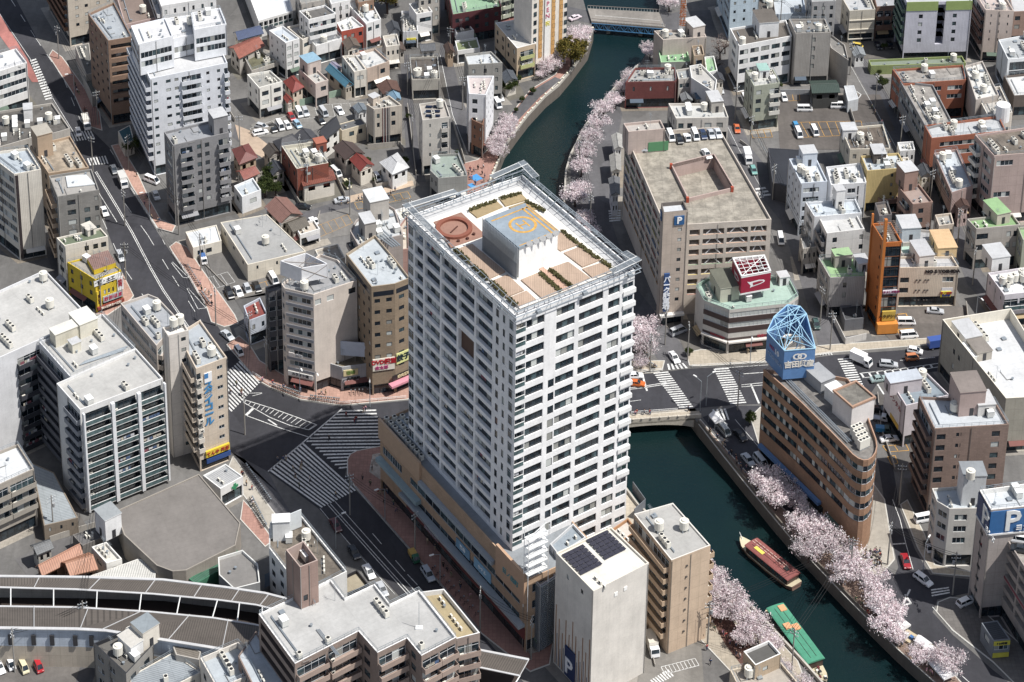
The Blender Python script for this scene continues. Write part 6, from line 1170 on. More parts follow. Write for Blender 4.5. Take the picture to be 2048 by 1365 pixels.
house('terracotta ribbed roof house, shorter gable touching the long one', [(122,1126),(140,1154),(197,1140),(178,1106)], 5.2, 1.6, 'brown2', 'C87F55', 'rib')
c = B('small white house with vents beside the cinema hall wall', [(183,1094),(213,1127),(244,1118),(213,1084)], 5.5, 'E2E0DA', 'D6D0C2', C('t',1,.3), C('t',1,.3), clut=5, gf=.1, joint=None); pent(c,218,1064,4.5,4,5.5,'E4E4E4','9DA4A8'); lf(c)
c = B('low white sheet canopy between the terracotta roofs and the cinema hall', [(180,1152),(310,1158),(314,1124),(276,1118)], 4.2, 'D3D1CB', 'D6D4CC', clut=0, gf=.1, par=.1, name='canopy', cat='canopy', rk='rib'); lf(c)
c = B('narrow grey yard building beside terracotta roofs', [(145,1070),(165,1092),(205,1075),(190,1055)], 4, '77736F', '6E6C6C', clut=6, gf=.1, par=.3); lf(c)
c = B('green striped awning block along the cinema hall lower edge', [(378,1158),(392,1168),(478,1118),(474,1098)], 4.0, '3F7A5E', '3E7C60', clut=0, gf=.1, par=.1, name='awning', cat='awning', rk='rib'); lf(c)
c = B('fan shaped grey roofed building by the station curve', [(436,1115),(438,1150),(468,1178),(520,1165),(516,1128),(485,1100)], 8, '9EA0A2', '86827E', facs={1:C('x',1,.5)}, clut=1, cap='D6D6D2', gf=.1); lf(c)
c = B('white parapet building with a broad brown roof and a white tank', [(538,1057),(538,1096),(572,1140),(637,1172),(694,1143),(602,1030)], 14, 'DCDCDA', '857868', None, None, facs={0:C('w',2,.4),1:C('w',2,.4)}, rk='dirty', clut=7, joint=None); pent(c,563,1075,2.4,3.6,5,'E4E4E2','F0F0F0',door=False,part='water_tank_housing')
a,b=v2(G(540,1052,17)),v2(G(602,1026,17)); panel(c.root,a,b,0,unit(a,b)[1],13.5,18,'C9CFD2','billboard_frame',0,.2); lf(c)
c = B('black fronted bar with white lettering beneath the brown apartments', [(668,1162),(688,1190),(738,1170),(714,1140)], 8, '26242A', 'A59678', None, C('x',1,.5), clut=0, joint=None, gf=.1, name='bar', cat='bar'); a,b=c.q[1],c.q[2]; _,W=unit(a,b); text(c.root,'GOLD CR',a,b,W*.5,6.5,1.5,'B9B2A0',off=.1); lf(c)
AP=[(517,1228),(590,1328),(717,1263),(755,1306),(814,1277),(843,1312),(913,1275),(838,1180),(780,1208),(749,1168),(690,1196),(662,1160),(637,1171)]
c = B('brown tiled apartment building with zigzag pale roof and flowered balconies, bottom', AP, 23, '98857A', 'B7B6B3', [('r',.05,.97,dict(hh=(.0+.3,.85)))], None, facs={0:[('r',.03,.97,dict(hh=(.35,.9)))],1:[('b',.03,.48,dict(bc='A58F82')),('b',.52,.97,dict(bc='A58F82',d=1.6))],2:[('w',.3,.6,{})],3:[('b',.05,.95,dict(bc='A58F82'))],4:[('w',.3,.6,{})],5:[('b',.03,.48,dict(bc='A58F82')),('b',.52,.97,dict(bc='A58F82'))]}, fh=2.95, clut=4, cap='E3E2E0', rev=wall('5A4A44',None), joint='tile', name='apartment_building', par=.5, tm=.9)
B('', [(841,1184),(913,1278),(960,1266),(888,1178)], 21.0, '9E8C82', 'B59F6C', None, [('b',.05,.95,dict(bc='A58F82'))], ctx=c, fh=2.95, clut=2, cap='DDDCDA', rev=wall('5A4A44',None), tm=1.5, par=1.1)
B('', [(572,1100),(600,1135),(636,1121),(607,1082)], 33, '9C8176', '6E6660', None, [('w',.15,.4,dict(skip=(0,2,3,4))),], ctx=c, z0=0, fh=2.95, clut=0, cap='B09A90', par=3.5); parts(c,'cubicle',606,1112,2,z=29.6)
m=MB(); p=G(838,1253,23); m.tube((p.x,p.y,22.5),(p.x,p.y,29),.06,.05,STEEL,5); m.box((p.x,p.y,22.5),(1,0),1.4,1,.3,WH); c.extra.append(('antenna_mast',m)); m=MB()
for k in range(3): p0,p1=G(632+k*3,1205,c.zs),G(672+k*3,1256,c.zs); m.tube((p0.x,p0.y,22.8),(p1.x,p1.y,22.8),.1,.1,STEEL,5)
c.extra.append(('pipe_run',m)); lf(c)
c = B('dark slate house with roof windows and a small roof yard below the station', [(187,1287),(252,1348),(306,1290),(284,1246)], 10.5, '8E8A84', '6C6862', [('n',.1,.3,{}),('n',.45,.65,{})], C('w',2,.4), clut=8, gf=.1, cap='2E3036', par=.9); pent(c,262,1300,4.5,3,3,'white','C9C4BA',door=False,part='plant_room'); pent(c,292,1282,4,4,4.5,'cream','8C98A0'); lf(c)
c = B('house with blue grey sloping metal roof at the bottom edge', [(258,1354),(275,1410),(402,1345),(344,1306)], 7.5, 'D6CFC2', '9CA6AE', C('w',3,.4), C('w',3,.4), clut=1, gf=.1, par=.1, rk='rib'); lf(c)
c = B('cream walled block with pale sunken terrace beside the brown apartments', [(400,1316),(436,1380),(530,1335),(476,1284)], 12, 'D3CCC2', 'B2BDC6', C('w',2,.3), None, clut=4, par=1.3); lf(c)
c = B('white blue roofed low block tucked under the brown apartments, bottom', [(476,1312),(540,1440),(600,1420),(512,1262)], 14, '8E7A70', 'BCC6CE', C('n',1,.8), None, clut=3, par=.3); lf(c)
c = B('small tan roofed platform stair house beside the station roofs', [(346,1294),(352,1310),(398,1320),(402,1304),(365,1280)], 9, 'concrete', '83796C', clut=0, gf=.1, par=.1, rk='rib'); lf(c)
# ---- bottom right
c = B('tall pale windowless self storage tower with solar panels on its roof', [(1112,1106),(1187,1183),(1298,1126),(1222,1054)], ('y',1405), 'D8D1C7', 'E2DCCE', [('t',.3,.36,dict(skip=tuple(range(1,12)))),('t',.68,.74,dict(skip=tuple(range(1,12))))], [('x',.1,.2,{})], name='storage_tower', cat='tower', clut=0, joint=None, fh=3, cap='DED6C6', par=.5, tm=2, gf=.1)
e9,_=unit(c.q[1],c.q[2]); f9,_=unit(c.q[1],c.q[0])
for (px,py,rows) in ((1164,1122,6),(1212,1092,6)):
    for r in range(rows):
        for k in range(4):
            p=G(px,py,c.zs); m=MB(); x=p.x+e9[0]*(k-1.5)*1.35-f9[0]*(r-2.5)*1.15; y=p.y+e9[1]*(k-1.5)*1.35-f9[1]*(r-2.5)*1.15; c.ins.append(('solar_panel',simple('solar_panel',lambda b_:(b_.prism([(-.65,-.5),(.65,-.5),(.65,.5),(-.65,.5)],.35,.42,flat('3C3C4A',.25,.2,'solar')),b_.prism([(-.5,-.05),(.5,-.05),(.5,.05),(-.5,.05)],0,.35,STEEL))),(x,y,c.zs),math.atan2(e9[1],e9[0]),None))
a,b=c.q[0],c.q[1]; _,W=unit(a,b)
for k in range(11): panel(c.root,a,b,W*(.04+k*.09),W*(.04+k*.09)+.22,.5,c.h*(.55-.25*((k*7)%5)/5),'9A6A48','stripe',.0,.06); panel(c.root,a,b,W*(.08+k*.09),W*(.08+k*.09)+.14,.5,c.h*(.3-.15*((k*3)%4)/4),'4A4E6E','stripe',.0,.06)
panel(c.root,a,b,W*.34,W*.6,.8,8.2,'2A3A66',off=.1,th=.3); text(c.root,'P',a,b,W*.46,3.6,5.5,'E8E8EC',off=.5,bold=.1)
a,b=c.q[1],c.q[2]; _,W=unit(a,b)
for u,z in ((.38,2.6),(.55,2.4)): panel(c.root,a,b,W*u,W*u+.8,c.h-z-.9-.6,c.h-z-.6,'EDEBE6','vent_cover',.0,.12)
parts(c,'outdoor_unit',1238,1066,3); parts(c,'outdoor_unit',1192,1160,3); lf(c)
c = B('beige apartment block with long balconies facing the storage tower', [(1268,1028),(1343,1121),(1421,1091),(1346,1006)], ('y',1309), 'CDB296', 'ADABA6', [('b',.02,.94,dict(bc='C3A688',d=1.3))], [('x',.1,.2,{})], fh=2.85, clut=4, name='apartment_block', cap='D9D4CC', rev=wall('5A463C',None), tm=.6, par=.4, gf=2, facs={2:C('b',3,.9,bc='C3A688')})
for k in range(7): c.ins.append(('vent_hood',simple('vent_hood',lambda b_: b_.prism([(-.2,-.25),(.2,-.25),(.2,0),(-.2,0)],0,.3,flat('4A4644',.6))),(*lerp(c.q[1],c.q[2],.4),c.h-3-k*2.85),math.atan2(c.q[2][1]-c.q[1][1],c.q[2][0]-c.q[1][0]),None))
lf(c)
c = B('small tan house with dark flat roof beside the moored green boat', [(1487,1303),(1511,1331),(1562,1308),(1538,1281)], 8.5, 'B59F84', '5E5C58', [('t',.3,.45,{})], [('t',.3,.5,{})], name='house', cat='house', clut=0, cap='E2E0DC', fh=3, gf=.1); B('', [(1460,1340),(1490,1400),(1600,1370),(1556,1318)], 5.5, 'C9BBA6', 'B4A898', ctx=c, clut=3, gf=.1); lf(c)
c = B('brown hall behind beige apartments with round vents in a row on top', [(1178,1090),(1196,1112),(1275,1062),(1256,1036)], 14, 'B07F58', 'C9BFB2', None, C('x',1,.5), clut=0, gf=.1); parts(c,'air_conditioner',1215,1070,8,1.6); lf(c)
# ---- station
STN=thing('railway_station','curved elevated railway station with two ribbed brown canopy roofs over dark tracks','station',G(250,1230)); CR=roofm('685E55','rib'); WS=wall('BFBFC0',None)
up_o=[(-80,1158),(0,1153),(175,1155),(325,1160),(450,1175),(530,1187),(620,1210),(760,1262),(1058,1320)]; up_i=[(-80,1178),(0,1175),(150,1179),(305,1188),(435,1200),(512,1210),(600,1232),(745,1290),(1040,1352)]
lo_i=[(-80,1214),(0,1212),(150,1214),(300,1223),(425,1235),(512,1249),(595,1270),(740,1330),(1010,1400)]; lo_o=[(-80,1256),(0,1255),(150,1257),(210,1260),(410,1292),(505,1308),(590,1330),(700,1380),(980,1450)]
def ribbon(A,B_,z,mat,name,th=.25,z2=None):
    m=MB(); a=[v2(G(*p,z)) for p in A]; b=[v2(G(*p,z2 or z)) for p in B_]; u=0
    for i in range(len(a)-1):
        l=unit(b[i],b[i+1])[1]; w_=unit(a[i],b[i])[1]; zz=z2 or z
        m.face([(*b[i],zz),(*b[i+1],zz),(*a[i+1],z),(*a[i],z)],mat,[(u,0),(u+l,0),(u+l,w_),(u,w_)]); m.face([(*a[i],z-th),(*a[i+1],z-th),(*b[i+1],zz-th),(*b[i],zz-th)],mat)
        m.wq(b[i],b[i+1],zz-th,zz,WS); m.wq(a[i+1],a[i],z-th,z,WS); u+=l
    put(m,name,STN); return a,b
a1,b1=ribbon(up_o,up_i,10.2,CR,'canopy_roof',z2=9.6); a2,b2=ribbon(lo_i,lo_o,9.6,CR,'canopy_roof',z2=10.2)
ribbon([(x,y-3) for x,y in up_o],[(x,y+1) for x,y in up_o],10.35,WS,'edge_gutter',.2); ribbon([(x,y-2) for x,y in lo_o],[(x,y+3) for x,y in lo_o],10.35,WS,'edge_gutter',.2)
ribbon([(x,y-2) for x,y in up_i],[(x,y+1) for x,y in up_i],9.75,WS,'edge_gutter',.15); ribbon([(x,y-1) for x,y in lo_i],[(x,y+2) for x,y in lo_i],9.75,WS,'edge_gutter',.15)
m=MB(); a=[v2(G(*p,4)) for p in [(x,y-2) for x,y in up_i]]; b=[v2(G(*p,4)) for p in [(x,y+60) for x,y in lo_i]]
for i in range(len(a)-1): m.face([(*b[i],4.6),(*b[i+1],4.6),(*a[i+1],4.6),(*a[i],4.6)],flat('3E342F',.9))
put(m,'track_bed',STN)
for f in (.2,.34,.62,.76):
    m=MB()
    for i in range(len(b1)-1): m.tube((*lerp(b1[i],a2[i],f),4.9),(*lerp(b1[i+1],a2[i+1],f),4.9),.09,.09,flat('6E625A',.4,.5),4)
    put(m,'rail',STN)
def along_pts(P,n):
    o=[]; 
    for k in range(n): 
        t=k/(n-1)*(len(P)-1); i=min(int(t),len(P)-2); o.append(lerp(P[i],P[i+1],t-i))
    return o
for p,q_ in zip(along_pts(b1,15),along_pts(a2,15)): m=MB(); m.tube((*p,9.6),(*q_,9.6),.12,.12,WH,5); put(m,'cross_beam',STN)
for p,q_ in zip(along_pts(a1,12),along_pts(b1,12)): m=MB(); m.tube((*p,10.32),(*q_,9.75),.1,.1,WS,4); put(m,'roof_rib',STN)
for p,q_ in zip(along_pts(a2,12),along_pts(b2,12)): m=MB(); m.tube((*p,9.75),(*q_,10.32),.1,.1,WS,4); put(m,'roof_rib',STN)
m=MB(); m2=MB()
for i in range(len(b2)-2):
    m.wq(b2[i],b2[i+1],5.4,9.9,wall('B9C4D2','panel')); m2.wq(b2[i],b2[i+1],0,5.4,wall('B3A797','panel')); m.wq(a1[i+1],a1[i],0,9.9,wall('B9B4AA','panel'))
put(m,'side_wall',STN); put(m2,'viaduct_wall',STN)
for f in (.02,.12,.22,.3,.4,.47): p=lerp(b2[0],b2[3],.15+f*1.6); e10,_=unit(b2[0],b2[3]); m=MB(); m.box((p[0],p[1]-.05,6),e10,.9,.25,2.6,FRD); put(m,'window',STN)
# ================================================================ trees
def ordw(n): return ['first','second','third','fourth','fifth','sixth','seventh','eighth','ninth','tenth','eleventh','twelfth','thirteenth','fourteenth','fifteenth','sixteenth','seventeenth','eighteenth','nineteenth','twentieth','twenty first','twenty second','twenty third','twenty fourth','twenty fifth','twenty sixth'][n]
BARK = flat('4A3C38', .9, name='bark', var=.3)
def tree_meshes(kind, seed, nleaf, mats, R0=4.2, H0=6.5, fl=.62, ls=.3, twiggy=True):
    rnd = random.Random(seed); tk = MB(); base_ = Vector((0, 0, 0)); fork = Vector((rnd.uniform(-.3, .3), rnd.uniform(-.3, .3), H0*.3)); tk.tube(base_, fork, .3, .22, BARK, 7); tips = []
    for i in range(6):
        a = i/6*6.283+rnd.uniform(-.4, .4); r = R0*rnd.uniform(.5, .75); p = Vector((r*math.cos(a), r*math.sin(a), H0*rnd.uniform(.55, .85))); mid = fork.lerp(p, .5)+Vector((0, 0, .4)); tk.tube(fork, mid, .16, .1, BARK, 5, False); tk.tube(mid, p, .1, .04, BARK, 5, False); tips.append(p)
        for k in range(5):
            q = mid+Vector((rnd.uniform(-1, 1), rnd.uniform(-1, 1), rnd.uniform(.2, 1))).normalized()*R0*rnd.uniform(.3, .6); tk.tube(mid, q, .06, .02, BARK, 4, False); tips.append(q)
    cr = MB(); lobes = []
    for i in range(16 if twiggy else 22):
        a = rnd.uniform(0, 6.283); r = R0*math.sqrt(rnd.random())*.85; z = H0*.72+ (R0*fl)*math.sqrt(max(0, 1-(r/R0)**2))*rnd.uniform(-.35, .75); lobes.append((Vector((r*math.cos(a), r*math.sin(a), z)), R0*rnd.uniform(.12, .26)))
    for t in tips: lobes.append((t, R0*rnd.uniform(.1, .24)))
    for i in range(nleaf):
        c, rr = lobes[rnd.randrange(len(lobes))]; d = Vector((rnd.gauss(0, 1), rnd.gauss(0, 1), rnd.gauss(0, .8)))
        if d.length > 2.6: continue
        p = c+d*rr*.62; s = ls*rnd.uniform(.55, 1.25); d1 = Vector((rnd.uniform(-1, 1), rnd.uniform(-1, 1), rnd.uniform(-.6, .6))).normalized()*s; d2 = d1.cross(Vector((rnd.uniform(-1, 1), rnd.uniform(-1, 1), rnd.uniform(-.2, 1)))).normalized()*s*rnd.uniform(.5, .9)
        cr.face([p-d1-d2*.4, p+d1*.2-d2, p+d1+d2*.3, p-d1*.3+d2], mats[0] if rnd.random() < .5 else mats[1+rnd.randrange(len(mats)-1)])
    return tk.mesh('trunk'), cr.mesh('crown')
BL = [leaf_m('EFE4E6', 'blossom_pale', .38), leaf_m('E2CDD3', 'blossom_pink', .38), leaf_m('F9F5F5', 'blossom_white', .38), leaf_m('BEA6AC', 'blossom_deep', .3)]
CH = [tree_meshes('c', 11+i, 2700, BL, 4.1, 6.0, .5, .17) for i in range(4)]
GRN = [leaf_m('3E4E22', 'leaf_green'), leaf_m('2F3D1C', 'leaf_dark'), leaf_m('5A6430', 'leaf_light')]
EV = [tree_meshes('e', 31+i, 5200, GRN, 3.2, 6.5, 1.0, .2, False) for i in range(2)]
OLV = [tree_meshes('o', 41, 5000, [leaf_m('6B6224', 'leaf_olive'), leaf_m('7D6A2A', 'leaf_ochre'), leaf_m('4C4A1E', 'leaf_olive_dark')], 4.2, 8, .8, .22, False)]
BARE = [tree_meshes('b', 51, 500, [BARK, flat('8A7468', .9), flat('A08A84', .9)], 4, 8, .8, .12)]
def tree(px, py, protos, s, label, name='cherry_tree', group=None, z=0.0, i=None, zs=None):
    p = G(px, py, z); tm_, cm_ = protos[(i if i is not None else random.randrange(99)) % len(protos)]; t = thing(name, label, 'tree', p, random.uniform(0, 6.28), group); zs = zs or 1
    t.scale = (s, s, s*zs); obj('trunk', tm_, t); obj('crown', cm_, t); return t
UPR = [(1338,18,1.15),(1330,-12,1),(1300,115,.85),(1292,100,.7),(1257,160,.8),(1246,188,.95),(1230,212,.95),(1205,232,1.1),(1196,262,1.15),(1180,290,1.1),(1172,320,1.1),(1162,348,1.1),(1150,408,1.25),(1160,395,1.0),(1172,455,1.0),(1178,478,.9)]
for k, (x, y, s) in enumerate(UPR): tree(x, y+6, CH, s*.88, 'pink blossoming cherry tree, %s downstream from the blue bridge on the right bank' % ordw(k), i=k, group='cherry trees along the right bank above the white tower')
ULB = [(1150,88,1.0),(1160,100,.9),(1152,120,.8),(1108,140,.9),(1092,148,.8),(1082,156,.5),(1012,272,.9),(1004,292,.95),(990,305,.85),(1020,258,.7),(1168,76,.8),(1128,118,.7),(1012,250,.7),(998,318,.8)]
for k, (x, y, s) in enumerate(ULB): tree(x, y+4, CH, s, 'pink cherry tree, %s from the blue bridge along the left promenade' % ordw(k), i=k+1, group='cherry trees along the upper left promenade')
tree(1143, 138, OLV, 1.25, 'big olive and ochre evergreen tree leaning over the river bend', 'broadleaf_tree')
LRB = [(1545,985,1.05),(1530,970,.8),(1560,1015,1.1),(1580,1000,.9),(1590,1045,1.15),(1612,1068,1.1),(1600,1020,.8),(1635,1085,1.1),(1625,1120,1.0),(1660,1098,1.0),(1660,1140,1.1),(1690,1122,.95),(1690,1168,1.05),(1718,1150,1.0),(1724,1190,1.1),(1752,1176,.95),(1760,1215,1.0),(1784,1205,.8),(1790,1240,.9),(1778,1270,1.0),(1745,1225,.8),(1905,1345,.95),(1886,1330,.8),(1800,1285,.7),(1845,1325,.7)]
LRB = [t_ for i_, t_ in enumerate(LRB) if i_ not in (4, 10, 14, 17, 20)]
for k, (x, y, s) in enumerate(LRB): tree(x-9, y+6, CH, s*1.03, 'dense pale cherry tree on the lower right bank, %s from its upstream end' % ordw(k), i=k, group='cherry trees on the lower right bank')
LLB = [(1432,1165,1.1),(1440,1190,1.2),(1462,1205,1.25),(1480,1232,1.2),(1455,1240,1.0),(1505,1262,1.2),(1530,1282,1.15),(1500,1290,.9),(1550,1312,1.0),(1560,1345,.8),(1575,1365,.9),(1615,1395,1.0)]
for k, (x, y, s) in enumerate(LLB): tree(x-14, y+6, CH, s*.86, 'pink cherry tree on the lower left bank, %s from the beige apartment block' % ordw(k), i=k+2, group='cherry trees on the lower left bank')
for k, (x, y, s) in enumerate([(1290,682,1.1),(1285,712,1.05),(1272,668,.8),(1280,735,.6)]): tree(x, y+4, CH, s, 'pink cherry tree right of the white tower by the arch bridge, %s from the back' % ordw(k), i=k)
for k, (x, y, s) in enumerate([(1440,112,1.0),(1432,140,.8),(1450,100,.8)]): tree(x, y+8, BARE, s, 'leafless brown street tree behind the white green terraced building, %s from the left' % ordw(k), 'bare_tree')
for x, y, s, l, P in [(775,28,1.3,'large yellow green park tree behind the white metal roofed block',OLV),(792,12,1.1,'yellow green park tree at the very top edge, right of the largest',OLV),(530,395,.85,'round green tree beside the white modern house, left of three',EV),(547,370,.95,'round green tree beside the white modern house, rear of three',EV),(552,392,.7,'round green tree beside the white modern house, right of three',EV),(1018,190,.8,'green tree beside the grey block and the white van',EV),(262,310,.8,'dark green tree at the foot of the white stepped tower',EV),
    (985,200,.5,'small green bush tree at the promenade corner of the grey block',EV),(1378,712,.35,'low rounded evergreen shrub in the bridge corner planting bed',EV),(1768,100,.35,'small street tree in the dark car park by the lilac slab',EV),(1600,8,.8,'dark tree between the pale office and tank yard, top edge',EV),(1500,850,.5,'young tree in the round bed before the brown rounded building',EV),(809,330,.4,'palm like dark shrub beside the white hipped roof house',EV),(1765,178,.6,'dark rounded tree beside the orange courtyard building',EV)]:
    tree(x, y, P, s, l, 'broadleaf_tree', i=0)
# ================================================================ vehicles
TYRE = flat('1A1A1C', .9, name='rubber'); RIM = flat('A0A2A6', .4, .6, 'alloy'); HL = flat('E8E8E0', .2, name='lamp_glass'); TLm = flat('8A1A1A', .3, name='tail_glass')
def paint(c):
    k = ('car', c)
    if k not in MC:
        m, nt, b = base('car_paint', .3, 0, .6); b.inputs['Base Color'].default_value = (*srgb(c), 1); b.inputs['Coat Weight'].default_value = .5; MC[k] = m
    return MC[k]
DIM = dict(sedan=(4.5, 1.72, 1.42, [(-2.25,.45,.75),(-2.1,.3,.95),(-1.3,.25,1.0),(1.0,.25,.95),(2.0,.3,.8),(2.25,.42,.6)], (-1.5,1.05,-1.0,.35)),
    hatch=(3.8, 1.65, 1.5, [(-1.9,.4,.95),(-1.75,.28,1.0),(.9,.25,.98),(1.7,.3,.85),(1.9,.42,.65)], (-1.8,1.1,-1.55,.35)),
    wagon=(4.6, 1.75, 1.6, [(-2.3,.4,.98),(-2.15,.28,1.05),(1.0,.25,1.0),(2.05,.3,.85),(2.3,.42,.65)], (-2.2,1.2,-1.9,.45)),
    van=(4.7, 1.75, 1.95, [(-2.35,.35,1.1),(-2.25,.28,1.15),(1.7,.28,1.1),(2.2,.32,.95),(2.35,.42,.7)], (-2.3,2.1,-2.15,1.35)),
    kei=(3.4, 1.48, 1.8, [(-1.7,.35,1.0),(-1.65,.26,1.05),(1.1,.26,1.02),(1.6,.3,.9),(1.7,.4,.65)], (-1.68,1.4,-1.5,.85)))
def car_meshes(kind, col):
    k = ('car', kind, col)
    if k in WM: return WM[k]
    L, Wd, Ht, pr, cab = DIM[kind]; P = paint(col); h = Wd/2; b = MB(); rings = []
    for x, z0, z1 in pr: rings.append([(x, -h*.94, z0), (x, -h, (z0+z1)/2), (x, -h*.9, z1), (x, h*.9, z1), (x, h, (z0+z1)/2), (x, h*.94, z0)])
    rings = [[(p[0], p[1], p[2]) for p in r] for r in rings]; b.loft([r[::-1] for r in rings], P)
    zb = .95 if kind not in ('van', 'kei', 'wagon') else 1.02; x0, x1, t0, t1 = cab
    b.face([(t0, -h*.72, Ht), (t1, -h*.72, Ht), (t1, h*.72, Ht), (t0, h*.72, Ht)], P)
    for x, y in ((t0, -1), (t1, -1), (t0, 1), (t1, 1)): pass
    g = MB()
    lo = [(x0, -h*.86), (x1, -h*.86), (x1, h*.86), (x0, h*.86)]; hi = [(t0, -h*.725), (t1, -h*.725), (t1, h*.725), (t0, h*.725)]
    for i in range(4):
        j = (i+1) % 4; g.face([(*lo[i], zb), (*lo[j], zb), (*hi[j], Ht-.03), (*hi[i], Ht-.03)], GL)
    pil = b
    for i in range(4): pil.tube((*lo[i], zb), (*hi[i], Ht), .05, .05, P, 4)
    if L > 3.5:
        for s in (-1, 1):
            xm = (x0+x1)/2-.1; pil.tube((xm, s*h*.87, zb), ((t0+t1)/2-.1, s*h*.735, Ht), .06, .06, P, 4)
    body = b.mesh('body'); wh = MB(); ring = [(.31*math.cos(i*math.pi/6), .31*math.sin(i*math.pi/6)) for i in range(12)]; wh.loft([[(x, y, z) for x, z in ring] for y in (-.1, .1)], TYRE); wh.loft([[(x*.6, y, z*.6) for x, z in ring] for y in (-.11, .11)], RIM)
    lp = MB(); lp.prism([(-.04, -.16), (.04, -.16), (.04, .16), (-.04, .16)], 0, .14, HL); tl = MB(); tl.prism([(-.04, -.12), (.04, -.12), (.04, .12), (-.04, .12)], 0, .2, TLm)
    WM[k] = (body, g.mesh('window'), None, wh.mesh('wheel'), lp.mesh('headlight'), tl.mesh('tail_light')); return WM[k]
def car(kind, col, px, py, dx, dy, label, z=.06, near=True, group=None):
    p = G(px, py+3, z); q = G(px+dx, py+3+dy, z); a = math.atan2(q.y-p.y, q.x-p.x)
    if kind in ('truck', 'flat', 'bus'): return truck(kind, col, p, a, label)
    me = car_meshes(kind, col); L, Wd, Ht, pr, cab = DIM[kind]; t = thing({'sedan': 'parked_car', 'hatch': 'small_car', 'wagon': 'estate_car', 'van': 'van', 'kei': 'mini_van'}[kind], label, 'van' if kind in ('van', 'kei') else 'car', p, a, group)
    obj('body', me[0], t); obj('window', me[1], t)
    for sx in (-1, 1):
        for sy in (-1, 1): obj('wheel', me[3], t, (sx*L*.3, sy*(Wd/2-.1), .31))
    for sy in (-1, 1): obj('headlight', me[4], t, (L/2-.06, sy*Wd*.34, pr[-1][2]-.02)); obj('tail_light', me[5], t, (-L/2+.03, sy*Wd*.38, pr[0][2]-.2))
    return t
def truck(kind, col, p, a, label):
    t = thing('truck', label, 'truck', p, a); me = car_meshes('kei', 'F0F0F0'); P = paint(col[0] if isinstance(col, tuple) else 'EEEEEE'); BX = paint(col[1] if isinstance(col, tuple) else col); L = 5.6 if kind == 'truck' else 3.6
    m = MB(); h = .95 if kind == 'truck' else .72; ch = 2.1 if kind == 'truck' else 1.75
    m.loft([[(x, -h, .4), (x, -h, zt_), (x, h, zt_), (x, h, .4)] for x, zt_ in ((L/2-1.5, ch), (L/2-.45, ch), (L/2-.1, ch*.62), (L/2, .5))], P); put2(m, 'cab', t)
    m = MB(); m.face([(L/2-.42, -h*.85, ch-.06), (L/2-.08, -h*.9, ch*.63), (L/2-.08, h*.9, ch*.63), (L/2-.42, h*.85, ch-.06)][::-1] if False else [(L/2-.41, -h*.85, ch-.02), (L/2-.06, -h*.9, ch*.64), (L/2-.06, h*.9, ch*.64), (L/2-.41, h*.85, ch-.02)], GL)
    for s in (-1, 1):
        f = [(L/2-1.2, s*(h+.01), ch*.6), (L/2-.35, s*(h+.01), ch*.6), (L/2-.55, s*(h+.01), ch*.92), (L/2-1.2, s*(h+.01), ch*.92)]; m.face(f if s < 0 else f[::-1], GL)
    put2(m, 'window', t); m = MB()
    if kind == 'truck': m.prism([(-L/2, -1.0), (L/2-1.6, -1.0), (L/2-1.6, 1.0), (-L/2, 1.0)], .75, 2.9, BX)
    else: m.prism([(-L/2, -.72), (L/2-1.55, -.72), (L/2-1.55, .72), (-L/2, .72)], .55, .8 if not isinstance(col, tuple) else 1.6, BX)
    put2(m, 'cargo_box', t)
    for sx in (-1, 1):
        for sy in (-1, 1): obj('wheel', me[3], t, (sx*L*.32, sy*(h-.12), .36), sc=(1.15, 1, 1.15))
    return t
def put2(mb, name, parent): return obj(name, mb.mesh(name), parent)
W_, BK_, SV_, RD_, BU_, GY_ = 'E9E9EA', '17181C', 'B4B8BD', 'A81C24', '2E5FA0', '5E636A'
